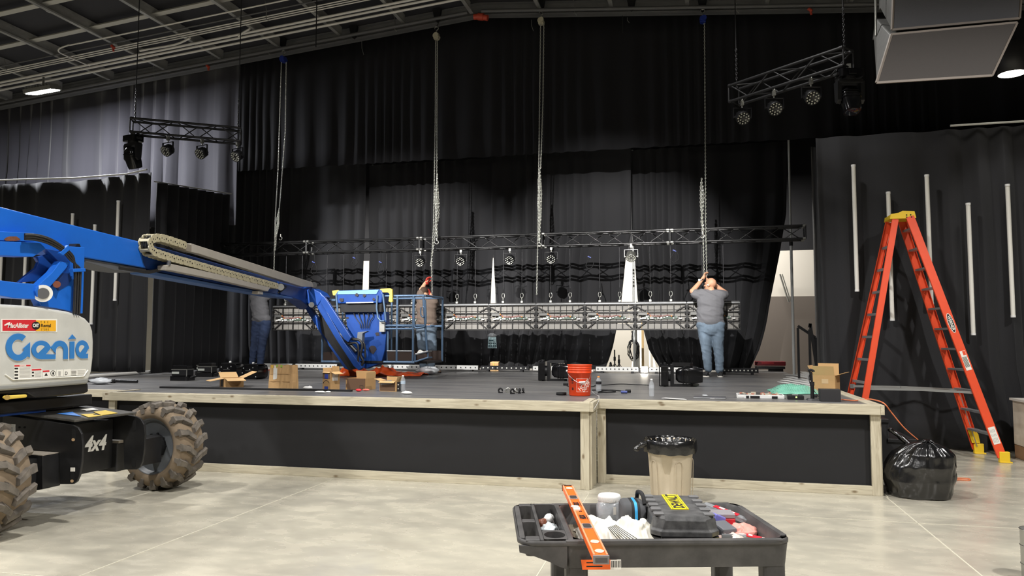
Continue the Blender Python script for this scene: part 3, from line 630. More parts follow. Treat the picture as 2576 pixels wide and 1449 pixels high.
tag(build(MB().cyl((-20, 12.5, zb(-20)-.06), (-4.3, 12.5, zb(-4.3)-.06), .016, n=8), 'sprinkler_pipe', M_pipe), 'thin dark pipe running just above the conduits', 'pipe')
b = MB(); pts = [az(128, 128, 7.6)]
q = ay(128, 124, 12.2); dz = q.z-zb(q.x)
b.tube(smooth_pts([q+V((0, 1.0, .02)), q+V((0, .45, .01)), q+V((.06, .12, .01)), q+V((.4, 0, .04)), (q.x+1.2, 12.2, zb(q.x+1.2)+dz), (-4.5, 12.2, zb(-4.5)+dz)], 6), .015, 8)
tag(build(b, 'conduit', M_cond), 'white conduit with a bend running alone above the dark pipe', 'conduit', 'conduits under the roof')
b = MB(); b.tube(smooth_pts([ay(352, 128, 12.8), ay(372, 124, 12.78), ay(440, 112, 12.6), ay(478, 96, 12.45)], 6), .022, 8); tag(build(b, 'conduit', M_cond), 'short curved conduit crossing between the conduit bundles', 'conduit', 'conduits under the roof')
b = MB(); b.tube(smooth_pts([ay(600, 92, 13.16), ay(612, 82, 13.1), ay(628, 73, 12.95)], 5), .022, 8); tag(build(b, 'conduit', M_cond), 'short bent conduit stub near the blue hoist', 'conduit', 'conduits under the roof')
for xa, xb, lb in ((-20, -4.35, 'grey sprinkler pipe along the roof beam left of the orange coupling'), (-4.05, 10, 'grey sprinkler pipe along the roof beam right of the orange coupling')):
    o = build(MB().cyl((xa, 14.06, zb(xa)-.08), (xb, 14.06, zb(xb)-.08), .035, n=12), 'sprinkler_pipe', M_pipe); tag(o, lb, 'pipe')
p = ay(1209, 41, 14.2); t = thing('pipe_coupling', 'large orange pipe coupling at the ridge of the roof', 'pipe fitting', p, 0)
b = MB(); b.cyl(p+V((-.14, 0, 0)), p+V((-.03, 0, 0)), .06, n=14); b.cyl(p+V((.03, 0, -.02)), p+V((.15, 0, -.05)), .06, n=14); build(b, 'sleeve', M_orange_f, t); build(MB().cyl(p+V((-.05, 0, 0)), p+V((.06, 0, -.02)), .075, n=14), 'collar', M_orange_f, t)
for px, py, lb in ((523, 167, 'small orange sprinkler fitting on the beam pipe near the blue hoist'), (2038, 25, 'small orange sprinkler fitting on the beam pipe beside the loudspeaker'), (284, 118, 'small orange sprinkler fitting on the dark pipe above the conduits')):
    p = ay(px, py, 14.2 if px > 300 else 12.5); tag(build(MB().cyl(p+V((-.03, 0, .03)), p+V((.03, 0, -.03)), .03, n=10).cyl(p, p+V((.02, 0, -.09)), .02, n=8), 'sprinkler_fitting', M_orange_f), lb, 'pipe fitting')
# pipe hanger straps
for i, (px, py, y1) in enumerate(((290, 88, 116), (667, 0, 53), (384, 148, 195), (672, 92, 138), (990, 30, 80), (1443, 0, 40), (1850, 0, 34), (11, 148, 177))):
    yy = 12.5 if i in (0, 7) else (12.4 if i == 1 else 14.16); a = ay(px, py, yy); e = ay(px+2, y1, yy)
    tag(build(MB().tube([a, a*.5+e*.5+V((.02, 0, 0)), e+V((0, 0, .06)), e+V((.05, 0, .0))], .008, 5), 'hanging_strap', M_galv), 'thin steel strap hanging a pipe from the roof', 'strap', 'pipe straps under the roof')
for i, (px, py, y1) in enumerate(((910, 104, 138), (1337, 50, 78), (1578, 44, 57))):
    a = ay(px, py, 14.3); e = ay(px+5, y1, 14.3); tag(build(MB().tube([a, a*.5+e*.5+V((-.02, 0, 0)), e], .006, 5), 'hanging_string', M_galv), 'loose string end dangling from the roof beam', 'string', 'string ends on the roof beam')
for px, py, lb in ((710, 108, 'dark beam clamp holding the blue hoist by the boom'), (890, 78, 'dark beam clamp between the first two hoists'), (1100, 36, 'dark beam clamp above the pale hoist'), (1360, 12, 'dark beam clamp above the third hoist'), (1588, 6, 'dark beam clamp between the third and fourth hoists'), (1767, 8, 'dark beam clamp above the right hand hoist')):
    p = ay(px, py, 14.28); b = MB(); b.prism([(-.09, .1), (.09, .1), (.05, -.12), (0, -.17), (-.05, -.12)], -.04, .04, frame(p, (1, 0, 0), (0, 0, 1))); tag(build(b, 'hanging_clamp', M_blackm, bevel=.01), lb, 'beam clamp', 'beam clamps for the hoists')
# dark suspension wires falling from the roof
for px, y0, y1, yy in ((797, 0, 118, 12.0), (1566, 40, 82, 13.2)):
    a = ay(px, y0, yy); e = ay(px, y1, yy); tag(build(MB().cyl((a.x, yy, max(a.z, e.z)), (a.x, yy, min(a.z, e.z)), .01, n=6), 'hanging_rod', M_blackm), 'thin black rod hanging from the roof, '+('left of the pale hoist' if px < 1000 else 'above a round pendant lamp'), 'rod')
# smoke detector on a purlin
p = ay(127, 27, 11.3); t = thing('smoke_detector', 'round white smoke detector hanging below a purlin', 'smoke detector', p)
build(MB().lathe([(.001, -.03), (.05, -.03), (.085, -.01), (.09, .02), (.001, .03)], 20, Matrix.Translation(p)), 'housing', M_plw, t); build(MB().cyl(p+V((0, 0, .03)), p+V((-.02, 0, .09)), .015, n=8), 'mounting_stem', M_galv, t); build(MB().cyl(p+V((0, 0, -.034)), p+V((0, 0, -.03)), .02, n=10), 'sensor', M_black, t)
# pendant downlights
M_lit = mat('lit_lamp_face', (255, 250, 240), .4, emit=7); M_flood = mat('lit_flood_face', (255, 250, 242), .4, emit=60)
for p, r, lb in ((ay(795, 262, 15.2), .15, 'round black pendant lamp above the blue basket'), (ay(1567, 212, 15.2), .14, 'round black pendant lamp above the wide white gap'), (ay(2546, 186, 11.4), .17, 'round black pendant lamp below the loudspeaker at the frame edge')):
    t = thing('pendant_lamp', lb, 'pendant lamp', p, 0, 'round pendant lamps')
    build(MB().lathe([(r*.97, 0), (r, 0), (r, .42), (.001, .43)], 28, Matrix.Translation(p)), 'shade', mat('black_lamp_can', (30, 30, 32), .5), t)
    build(MB().lathe([(.001, .03), (r*.9, .03), (r*.97, .0)], 28, Matrix.Translation(p)), 'lit_diffuser', M_lit, t)
    zt = zb(p.x)+.02; build(MB().cyl(p+V((0, 0, .43)), V((p.x, p.y, min(zt, 8.3))), .006, n=6), 'hanging_rod', M_blackm, t)
    spot('pendant_light', (p.x, p.y, p.z-.02), 60, 70, .6, r=.1)
# bright floodlight
p = ay(108, 232, 12.6); t = thing('flood_light', 'bright rectangular floodlight shining under the roof conduits', 'floodlight', p, 0)
T = Matrix.Translation(p) @ Euler((.25, -.12, .1)).to_matrix().to_4x4()
b = MB(); b.box((0, 0, .05), (.62, .34, .08), M=T); 
for i in range(9): b.box((-.26+.065*i, 0, .11), (.012, .3, .05), M=T)
build(b, 'housing', M_galv, t); build(MB().box((0, 0, .0), (.56, .28, .012), M=T), 'lit_lens', M_flood, t); build(MB().beam(p+V((0, 0, .1)), p+V((0, 0, .32)), .03, .03, (0, 1, 0)), 'hanging_bracket', M_galv, t)
l = bpy.data.lights.new('flood_glow', 'AREA'); l.energy = 360; l.shape = 'RECTANGLE'; l.size = .55; l.size_y = .28; l.color = (.93, .95, 1)
o = bpy.data.objects.new('flood_glow', l); COL.objects.link(o); o.matrix_world = T @ Matrix.Translation((0, 0, -.02)) 
# ================================================================= loudspeakers (two cabinets hung together)
M_spk = mat('speaker_grille_cloth', (58, 54, 52), .85, bump=.3, bscale=220); M_spkd = mat('speaker_grille_dark', (72, 72, 76), .85, bump=.3, bscale=220); M_cab = mat('speaker_cabinet', (74, 74, 72), .6, var=.15, vscale=12); M_edge = mat('worn_speaker_edge', (112, 103, 95), .6)
YF = 8.35
def spk(name, label, fr, back, mg, nm=1):
    t = thing('loudspeaker', label, 'loudspeaker', sum(fr, V())/4, 0, 'hung loudspeaker cabinets')
    n = (fr[1]-fr[0]).cross(fr[3]-fr[0]).normalized(); 
    if n.y > 0: n = -n
    bk = back
    b = MB(); b.add(fr+bk, [(0, 1, 5, 4), (1, 2, 6, 5), (2, 3, 7, 6), (3, 0, 4, 7), (7, 6, 5, 4), (0, 3, 2, 1)]); build(b, 'cabinet', M_cab, t, bevel=.012)
    c = sum(fr, V())/4; g = [c+(p-c)*.975+n*.004 for p in fr]; build(MB().slab(g, n*.012), 'grille', mg, t)
    b = MB()
    for i in range(4): b.beam(fr[i]+n*.008, fr[(i+1) % 4]+n*.008, .018, .022)
    build(b, 'edge_trim', M_edge, t); return t
def onpl(px, py, P, n): r = ray(px, py); return CAMP+r*((P-CAMP).dot(n)/r.dot(n))
f1 = [ay(2241, 88, 8.2), ay(2557, 58, 8.55), None, ay(2204, 209, 8.1)]; n1_ = (f1[1]-f1[0]).cross(f1[3]-f1[0]); f1[2] = onpl(2494, 191, f1[0], n1_)
bk1 = [ay(2204, 48, 8.95), f1[1]+V((-.25, .6, .35)), f1[2]+V((-.3, .6, .42)), ay(2198, 98, 8.95)]
spk('a', 'lower hung loudspeaker cabinet, tilted down and paler', f1, bk1, M_spk)
f2 = [ay(2251, -120, 8.35), ay(2578, -150, 8.7), None, ay(2243, 79, 8.3)]; f2 = [p+V((0, 0, .012)) if p else None for p in f2]; f2[2] = onpl(2563, 47, f2[0], (f2[1]-f2[0]).cross(f2[3]-f2[0]))
bk2 = [ay(2218, -130, 9.0), f2[1]+V((-.2, .6, .2)), f2[2]+V((-.25, .6, .3)), ay(2214, 22, 9.05)]
spk('b', 'upper hung loudspeaker cabinet, dark and cut by the frame', f2, bk2, M_spkd)
for px in (2210, 2222):
    pass
a = ay(2217, -40, 8.7); e = ay(2203, 90, 8.7); tag(build(MB().cyl(a+V((0, 0, 2.2)), e, .012, n=6), 'hanging_rod', M_galv), 'thin steel rod along the side of the hung loudspeakers', 'rod')
# ================================================================= blue boom lift
M_blue = mat('lift_blue_paint', (30, 104, 205), .38, var=.05, vscale=3, spec=.5)
M_blued = mat('lift_dark_blue_paint', (20, 64, 138), .4, var=.1, vscale=5)
M_gcov = mat('lift_grey_cover', (196, 196, 190), .5, var=.06, vscale=6); M_gcovd = mat('lift_grey_band', (140, 141, 138), .5)
M_lblack = mat('lift_black_paint', (30, 30, 31), .38, var=.25, vscale=9); M_rub = mat('dusty_tyre_rubber', (116, 108, 98), .85, var=.22, vscale=14, c2=(84, 79, 73)); M_rubl = mat('dusty_tyre_groove', (130, 114, 94), .9, var=.15, vscale=8)
M_rim = mat('grey_wheel_rim', (98, 102, 106), .45, var=.15, vscale=6); M_yel = mat('lift_yellow', (226, 196, 84), .45); M_logo = mat('logo_blue', (52, 122, 190), .45); M_wdec = mat('white_decal', (238, 236, 228), .45); M_rdec = mat('red_decal', (206, 44, 52), .45); M_ydec = mat('amber_decal', (240, 178, 44), .45); M_kdec = mat('black_decal', (26, 24, 24), .5); M_ldec = mat('pale_grey_print', (176, 174, 170), .5)
M_carr = mat('beige_cable_carrier', (178, 170, 142), .6, var=.08, vscale=10); M_tray = mat('grey_cable_tray', (172, 166, 156), .5, var=.05); M_hose = mat('black_hose', (38, 37, 36), .5); M_rust = mat('rust', (112, 68, 46), .85, var=.3, vscale=30); M_brown = mat('dark_brown_toe_board', (48, 34, 28), .5)
LF = thing('boom_lift', 'blue and grey articulated boom lift with dusty tyres', 'boom lift', (-5.8, 6.0, 0))
def L_(b, n, m, par=LF, **k): return build(b, n, m, par, **k)
# ---- wheels
def wheel(cx, cy, steer, nm):
    T = Matrix.Translation((cx, cy, .452)) @ Euler((0, 0, steer)).to_matrix().to_4x4() @ Euler((PI/2, 0, 0)).to_matrix().to_4x4()   # axis = local z
    R = .41; w = .17
    b = MB(); b.lathe([(.285, -w*.9), (.33, -w), (.385, -w*.96), (R, -w*.8), (R+.004, 0), (R, w*.8), (.385, w*.96), (.33, w), (.285, w*.9), (.27, w*.7), (.27, -w*.7), (.285, -w*.9)], 48, T)
    b.mat(1); n = 17
    for sd in (-1, 1):
        for i in range(n):
            a0 = 2*PI*(i+.25*(sd > 0)*2)/n
            cr = [(.0, 0), (w*.55, .09), (w*1.04, .12)]; hw = .078; pts = []
            path = []
            for zz, da in cr: path.append((zz*sd, a0+da*1.6))
            def P(r, a, z): return V((r*math.cos(a), r*math.sin(a), z))
            for (z0, a), (z1, a2) in zip(path, path[1:]):
                r1 = .455 if abs(z1) < w else .435
                vs = [P(R-.01, a-hw*.62*1.25, z0), P(R-.01, a+hw*1.25, z0), P(R-.01, a2+hw*1.5, z1), P(R-.01, a2-hw*.9*1.25, z1), P(.457, a-hw*.5, z0), P(.457, a+hw*.8, z0), P(r1, a2+hw*1.1, z1), P(r1, a2-hw*.7, z1)]
                b.add(vs, [(0, 3, 2, 1), (4, 5, 6, 7), (0, 1, 5, 4), (1, 2, 6, 5), (2, 3, 7, 6), (3, 0, 4, 7)], False, T)
            z1, a2 = path[-1]
            vs = [P(.435, a2-hw*.7, z1), P(.435, a2+hw*1.1, z1), P(.345, a2+hw*1.0, z1*.985), P(.345, a2-hw*.4, z1*.985), P(.42, a2-hw*.7, z1*.9), P(.42, a2+hw*1.1, z1*.9), P(.34, a2+hw*1.0, z1*.93), P(.34, a2-hw*.4, z1*.93)]
            b.add(vs, [(0, 1, 2, 3), (0, 4, 5, 1), (1, 5, 6, 2), (2, 6, 7, 3), (3, 7, 4, 0)], False, T)
    ty = L_(b, 'tyre', [M_rubl, M_rub])
    b = MB(); b.lathe([(.288, -w*.92), (.27, -w*.86), (.262, -w*.6), (.255, -w*.2), (.17, -w*.05), (.16, .03), (.08, .05), (.001, .05)], 40, T); b.lathe([(.288, w*.92), (.27, w*.86), (.262, w*.6), (.255, .1), (.1, .08), (.001, .08)], 40, T)
    rm = build(b, 'wheel_rim', M_rim, ty)
    b = MB(); b.lathe([(.001, -.15), (.07, -.15), (.08, -.1), (.1, 0)], 20, T)
    for i in range(9): a = 2*PI*i/9; b.cyl(T @ V((.125*math.cos(a), .125*math.sin(a), .07)), T @ V((.125*math.cos(a), .125*math.sin(a), .1)), .012, n=6)
    build(b, 'hub', M_lblack, ty)
wheel(-5.46, 6.93, -.1, 'far'); wheel(-5.5, 4.83, -.03, 'near'); wheel(-7.6, 6.93, 0, 'b'); wheel(-7.6, 4.83, 0, 'c')
# ---- chassis: near plate (y=5.4), far plate, end panel, lid
yp = 5.38
def A_(px, py): return ay(px, py, yp)
pl = [A_(-140, 1022), A_(0, 1043), A_(60, 1051), A_(150, 1064), A_(182, 1069), A_(196, 1076), A_(205, 1092), A_(208, 1120), A_(206, 1160), A_(200, 1196), A_(193, 1212), A_(184, 1218), A_(150, 1218), A_(148, 1135), A_(70, 1130), A_(-140, 1120)]
L_(MB().slab(pl, (0, .022, 0)), 'chassis_side_plate', M_lblack, bevel=.004)
L_(MB().slab([p+V((0, .74, 0)) for p in pl], (0, .022, 0)), 'chassis_side_plate', M_lblack, bevel=.004)
for cx_, cy_, w_, h_ in ((185, 1094, 9, 30), (182, 1199, 9, 28)):
    L_(MB().slab([A_(cx_+x, cy_+y)+V((0, -.003, 0)) for x, y in rrect(w_, h_, 4.4)], (0, .003, 0)), 'lashing_slot', mat('slot_dark', (8, 8, 8), .9)); L_(MB().slab([A_(cx_+x, cy_+h_/2-3+y)+V((0, -.0045, 0)) for x, y in rrect(8, 7, 3)], (0, .0015, 0)), 'worn_edge', mat('worn_steel', (190, 160, 124), .6))
    fx = V((.0, .74, 0))
    L_(MB().slab([A_(cx_+x-6, cy_+y)+fx+V((0, -.003, 0)) for x, y in rrect(w_, h_, 4.4)], (0, .003, 0)), 'lashing_slot', MATS['slot_dark'])
xe = -5.36
def E_(px, py, d=0): return ax(px, py, xe+d)
ze0 = A_(190, 1216).z
L_(MB().box((xe-.15, yp+.37, (ze0+.8)/2), (.3, .72, .8-ze0)), 'end_panel', M_lblack, bevel=.004)
L_(MB().box((-6.6, yp+.37, .56), (2.3, .6, .42)), 'chassis_body', M_lblack)
lid = [A_(47, 1048)+V((0, .01, .012)), A_(180, 1066)+V((.02, .01, .012)), A_(180, 1066)+V((.02, .74, .012)), A_(47, 1048)+V((0, .74, .012))]
ld = L_(MB().slab(lid, (0, 0, .02)), 'tread_lid', mat('worn_tread_plate', (70, 68, 64), .5, var=.3, vscale=20), bevel=.004)
lo = V((0, 0, .034))
def lidp(u_, v_): return lid[0]*(1-u_)*(1-v_)+lid[1]*u_*(1-v_)+lid[2]*u_*v_+lid[3]*(1-u_)*v_+lo-V((0, 0, .01))
for pts, m, n in ((((.42, .2), (.85, .22), (.44, .42)), mat('blue_arrow_decal', (70, 130, 210), .5), 'blue_arrow_decal'), (((.62, .6), (.95, .45), (.95, .72), (.62, .8)), M_yel, 'yellow_arrow_decal'), (((.7, .34), (.98, .22), (.98, .44), (.84, .4), (.78, .5)), MATS['lift_yellow'], 'yellow_arrow_decal'), (((.3, .66), (.46, .62), (.48, .8), (.32, .84)), M_wdec, 'pale_decal')):
    build(MB().slab([lidp(*q) for q in pts], (0, 0, .0025)), n, m, ld)
b = MB(); o4 = E_(212, 1136, .002); b.text('4x4', (E_(212, 1098, .002)-o4).length*1.4, frame(o4, E_(272, 1129, .002)-o4, (0, 0, 1)), .002, shear=.2, sx=(E_(272, 1129)-E_(212, 1136)).length/((E_(212, 1098, .002)-o4).length*1.4*1.75), bold=.006); L_(b, 'lettering', M_wdec)
b = MB(); b.cyl((xe, yp+.26, .475), (xe+.05, yp+.26, .475), .018, n=10); b.ball((xe+.06, yp+.26, .48), .026, 12); L_(b, 'hitch_pin', M_chrome); L_(MB().tube([(xe+.03, yp+.26, .46), (xe+.04, yp+.26, .4), (xe+.02, yp+.25, .33)], .028, 8), 'hitch_sleeve', mat('grey_rubber', (86, 82, 76), .7))
b = MB(); b.slab([A_(x, y)+V((0, -.004, 0)) for x, y in ((178, 1176), (189, 1176), (189, 1186), (178, 1186))], (0, .003, 0)); b.slab([A_(x, y)+V((0, -.004, 0)) for x, y in ((0, 1064), (39, 1067), (39, 1093), (33, 1093), (0, 1088))], (0, .003, 0)); b.mat(1).slab([A_(x, y)+V((0, -.006, 0)) for x, y in ((8, 1066), (28, 1068), (28, 1072), (8, 1070))], (0, .002, 0)); b.mat(2)
for k in range(5): b.slab([A_(x, y)+V((0, -.006, 0)) for x, y in ((10, 1074+3*k), (34, 1075+3*k), (34, 1076+3*k), (10, 1075+3*k))], (0, .002, 0))
L_(b, 'warning_decal', [M_wdec, M_rdec, M_ldec])
for px in (49, 62): L_(MB().slab([A_(px+x, 1075+y)+V((0, -.003, 0)) for x, y in rrect(5, 5, 2.4)], (0, .003, 0)), 'bolt_hole', MATS['slot_dark'])
# side step box (bright top) and axle boxes
s0 = [A_(72, 1136), A_(147, 1141), A_(147, 1222), A_(72, 1232)]
L_(MB().slab([p+V((0, -.16, -.0)) for p in s0], (0, .18, 0)), 'side_box', M_lblack, bevel=.004); q = [A_(72, 1136), A_(147, 1141)]; L_(MB().slab([q[0]+V((0, -.16, .004)), q[1]+V((0, -.16, .004)), q[1]+V((0, .0, .004)), q[0]+V((0, 0, .004))], (0, 0, .006)), 'side_box_lid', mat('dusty_steel', (150, 142, 130), .6))
L_(MB().box((-5.44, 6.42, .44), (.26, .62, .26)), 'axle_box', M_lblack, bevel=.006); L_(MB().box((-5.44, 5.15, .44), (.26, .4, .26)), 'axle_box', M_lblack); L_(MB().cyl((-5.46, 6.55, .452), (-5.46, 6.9, .452), .12, n=18), 'drive_hub', M_lblack); L_(MB().box((-7.6, 5.9, .44), (.26, 1.8, .26)), 'axle_box', M_lblack)
L_(MB().box((-5.42, 6.28, .585), (.22, .3, .025)), 'hub_plate', mat('dusty_steel', (0, 0, 0)))
# ---- turntable and cover (face x = -5.33)
xc = -5.33
def C_(px, py, d=0): return ax(px, py, xc+d)
up_ = [(-60, 757), (0, 765), (60, 768), (120, 775), (170, 783), (200, 792), (217, 801), (229, 814), (235, 832), (237, 860), (236, 900), (232, 935), (226, 952), (222, 958), (110, 968), (0, 976), (-60, 980)]
o = L_(MB().slab([C_(*p) for p in up_], (-1.25, 0, 0)), 'engine_cover', M_gcov, bevel=.05, bseg=4)
bd = [(-60, 972), (0, 968), (110, 961), (226, 950), (221, 966), (110, 975), (0, 984), (-60, 989)]
L_(MB().slab([C_(*p) for p in bd], (-1.2, 0, 0)), 'cover_band', M_gcovd, bevel=.015)
bk = [(-60, 988), (0, 983), (110, 974), (222, 964), (223, 985), (214, 990), (160, 996), (90, 1001), (70, 990), (0, 991), (-60, 996)]
L_(MB().slab([C_(p[0], p[1], -.02) for p in bk], (-1.15, 0, 0)), 'turntable_skirt', M_lblack, bevel=.012)
L_(MB().box((-6.1, 5.5, .985), (1.1, 1.1, .1)), 'turntable', M_lblack, bevel=.01); L_(MB().cyl((-6.05, 5.75, .76), (-6.05, 5.75, .96), .42, n=40), 'slew_ring', M_lblack)
L_(MB().box((-5.75, 5.3, .95), (.35, .5, .07)), 'turntable_bracket', M_blued)
b = MB(); b.slab([C_(px, py, .0) for px, py in ((4, 1000), (8, 995), (30, 994), (60, 992), (62, 996), (60, 1000), (30, 1003), (10, 1005))], (.03, 0, 0)); L_(b, 'yellow_handle', M_yel, bevel=.008, label='yellow release handle')
L_(MB().cyl(C_(18, 1000, .03), C_(18, 1000, .04), .02, n=14), 'handle_pivot', mat('brass', (190, 160, 90), .4, metal=.5))
# lettering and decals on the cover (traced in the crop 0,740..260,1020 at 5.177 px per px)
def Z_(x, y, d=0): return C_(x*.19316, 740+y*.19316, d)
def ell(cx_, cy_, rx, ry, a0, a1, n=18): return [(cx_+rx*math.cos(math.radians(a0+(a1-a0)*i/n)), cy_-ry*math.sin(math.radians(a0+(a1-a0)*i/n))) for i in range(n+1)]
G = ell(232, 690, 160, 178, 52, 318, 30)+[(385, 826), (387, 628), (290, 715)]+ell(232, 690, 82, 100, -12, -308, 24)
e1 = [(655, 690)]+ell(533, 727, 125, 122, 32, 270, 22)+[(717, 846), (717, 784), (592, 782), (655, 706)]
e1h = ell(533, 722, 62, 58, 40, 232, 12)
n1 = [(655, 690)]+ell(775, 722, 105, 117, 150, 0, 18)+[(880, 846), (820, 846)]+ell(772, 738, 50, 60, 0, 180, 12)+[(717, 846), (717, 784), (716, 770), (660, 702)]
e2 = ell(1068, 720, 86, 118, 4, 270, 22)+[(1140, 834), (1142, 775), (1112, 776), (1145, 712)]
e2h = ell(1066, 718, 40, 56, 35, 232, 12)
ib = [(905, 618), (966, 616), (962, 838), (905, 842)]; ih = [(938, 525), (986, 580), (888, 586)]
def key(o, h):   # outer with a keyhole to an inner loop
    i = min(range(len(o)), key=lambda k: (o[k][0]-h[0][0])**2+(o[k][1]-h[0][1])**2); hh = h[::-1]; j = hh.index(h[0]); hh = hh[j:]+hh[:j]
    return o[:i+1]+hh+[hh[0]]+o[i:]
for lay, (m, dx, dy, d, th) in enumerate(((M_wdec, 5, 6, .001, .004), (M_logo, 0, 0, .003, .006))):
    b = MB()
    for poly in (G, key(e1, e1h) if 0 else e1, n1, ib, ih, e2): b.slab([Z_(x+dx, y+dy, d) for x, y in poly], (th, 0, 0))
    L_(b, 'logo_lettering' if lay else 'logo_outline', m)
b = MB()
for h in (e1h, e2h): b.slab([Z_(x, y, .0095) for x, y in h], (.0015, 0, 0))
L_(b, 'logo_counter', M_gcov)
def quad(b, x0, y0, x1, y1, d, th=.002, sk=0): b.slab([Z_(x0, y0, d), Z_(x1, y0+sk, d), Z_(x1, y1+sk, d), Z_(x0, y1, d)], (th, 0, 0))
def txt(b, s_, x, y, hpx, d, **k):
    o_ = Z_(x, y, d); sc = (Z_(x, y-hpx, d)-o_).length; dirx = (Z_(x+40, y+k.pop('sl', 0), d)-o_); b.text(s_, sc*1.38, frame(o_, dirx, (0, 0, 1)), .0008, **k)
b = MB(); quad(b, 13, 322, 742, 498, .001); b.mat(1); quad(b, 32, 335, 466, 478, .0035); b.mat(2); quad(b, 466, 340, 726, 482, .0035)
b.mat(3); b.slab([Z_(x, y, .006) for x, y in ell(468, 410, 54, 52, 0, 350, 28)], (.001, 0, 0))
b.mat(0); txt(b, 'MacAllister', 98, 436, 62, .007, shear=.25, sx=.8, bold=.001); txt(b, 'CAT', 428, 428, 44, .008, sx=.75, bold=.002)
b.slab([Z_(x, y, .006) for x, y in ((55, 400), (100, 372), (132, 362), (128, 386), (95, 402), (60, 412))], (.001, 0, 0))
b.mat(3); txt(b, 'Rental', 532, 430, 46, .006, sx=.98, bold=.0006); txt(b, 'T H E', 530, 378, 30, .006, space=2.6, sx=.5); txt(b, 'S T O R E', 534, 474, 30, .006, space=1.6, sx=.45)
L_(b, 'dealer_sticker', [M_wdec, M_rdec, M_ydec, M_kdec])
b = MB()
for x0, y0, x1, y1, rd in ((182, 920, 404, 1108, 1), (408, 972, 545, 1092, 1), (552, 992, 648, 1084, 1), (650, 990, 730, 1080, 0), (734, 986, 822, 1074, 0), (828, 980, 918, 1068, 0), (920, 984, 1000, 1062, 0), (1002, 980, 1116, 1058, 0)):
    b.mat(0); quad(b, x0, y0, x1, y1, .001, sk=-6)
    if rd: b.mat(1); quad(b, x0+6, y0+4, x1-6, y0+24, .0035, .001, -5); 
    b.mat(2)
    if rd and x1-x0 > 100:
        for k in range(int((y1-y0-40)/16)): quad(b, x0+(x1-x0)*.32, y0+36+16*k, x1-8, y0+41+16*k, .0035, .001, -4)
    b.mat(3)
    if rd and x1-x0 > 100:
        for k in range(int((y1-y0-40)/44)+1): quad(b, x0+8, y0+38+42*k, x0+(x1-x0)*.24, y0+58+42*k, .0035, .001)
b.mat(0); txt(b, 'DANGER', 255, 940, 18, .0046, bold=.0006); b.mat(3)
b.slab([Z_(x, y, .0036) for x, y in ((600, 1024), (622, 1062), (578, 1064))], (.001, 0, 0)); b.tube([Z_(x, y, .004) for x, y in ell(690, 1030, 30, 34, 0, 345, 20)], .002, 4, closed=True); b.slab([Z_(x, y, .0036) for x, y in ell(692, 1032, 12, 18, 0, 345, 10)], (.001, 0, 0))
txt(b, 'D', 842, 1052, 46, .0036); 
for k in range(4): quad(b, 928, 998+17*k, 992, 1003+17*k, .0036, .001)
b.mat(2)
for k in range(4): quad(b, 1012, 994+15*k, 1104, 998+15*k, .0036, .001)
quad(b, 760, 1004, 790, 1060, .0036, .001)
L_(b, 'safety_stickers', [M_wdec, M_rdec, M_ldec, M_kdec])
b = MB(); b.tube([Z_(66, 1046, .002), Z_(165, 1116, .004), Z_(1090, 1070, .004), Z_(1145, 990, .002)], .006, 6); L_(b, 'cover_crease', M_wdec)
# ---- riser linkage (plane x = -5.42) traced in the crop 0,500..380,800 at 4.829 px per px
xr_ = -5.345
def R_(x, y, d=0): return ax(x*.20708, 500+y*.20708, xr_+d)
def rs_(name, pts, th, m=M_blue, d=0, bev=.004): return L_(MB().slab([R_(x, y, d) for x, y in pts], (-th, 0, 0)), name, m, bevel=bev)
rs_('riser_tube', [(-200, 380), (0, 395), (415, 415), (415, 522), (0, 508), (-200, 496)], .16, d=-.04)
rs_('rust_patch', [(50, 495), (78, 470), (120, 458), (200, 458), (235, 480), (248, 500), (200, 512), (70, 510)], .003, M_rust, d=-.036, bev=0)
rs_('riser_tube', [(-200, 505), (0, 515), (490, 535), (558, 606), (405, 706), (0, 690), (-200, 680)], .2, d=-.03)
rs_('link_plate', [(-200, 965), (0, 990), (220, 1020), (430, 1035), (480, 1080), (470, 1200), (420, 1222), (160, 1206), (0, 1175), (-200, 1140)], .12, d=-.02)
rs_('link_plate', [(430, 710), (720, 640), (745, 730), (720, 770), (480, 1000), (225, 1020), (300, 945), (440, 840), (468, 770)], .03, M_blued, d=-.12)
rs_('mast_column', [(852, 578), (1032, 590), (1006, 1395), (876, 1372), (884, 1060), (850, 960)], .2, d=-.06)
rs_('mast_gusset', [(555, 606), (745, 640), (852, 578), (890, 700), (880, 870), (845, 840), (720, 770), (640, 690)], .06, M_blued, d=-.08)
rs_('crank_arm', [(430, 1120), (440, 1085), (470, 1045), (640, 890), (735, 758), (760, 764), (790, 775), (852, 768), (800, 850), (690, 980), (600, 1080), (590, 1180), (520, 1212), (455, 1190)], .07, d=.0)
rs_('mast_foot_plate', [(440, 1175), (525, 1212), (590, 1140), (640, 1040), (700, 1110), (860, 1000), (884, 940), (876, 1372), (745, 1342), (500, 1302)], .08, d=-.03)
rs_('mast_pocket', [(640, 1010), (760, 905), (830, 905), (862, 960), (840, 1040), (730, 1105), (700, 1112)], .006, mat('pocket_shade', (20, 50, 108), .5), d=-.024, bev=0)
L_(MB().cyl(R_(522, 1150, -.02), R_(522, 1150, .02), .072, n=32), 'pin_boss', M_wdec); L_(MB().cyl(R_(522, 1150, .0), R_(522, 1150, .026), .046, n=28), 'pivot_pin', mat('dull_pin_steel', (92, 92, 92), .5))
L_(MB().cyl(R_(690, 1040, -.02), R_(690, 1040, .01), .03, n=18), 'small_pin', mat('copper_pin', (150, 90, 70), .4, metal=.5))
b = MB()
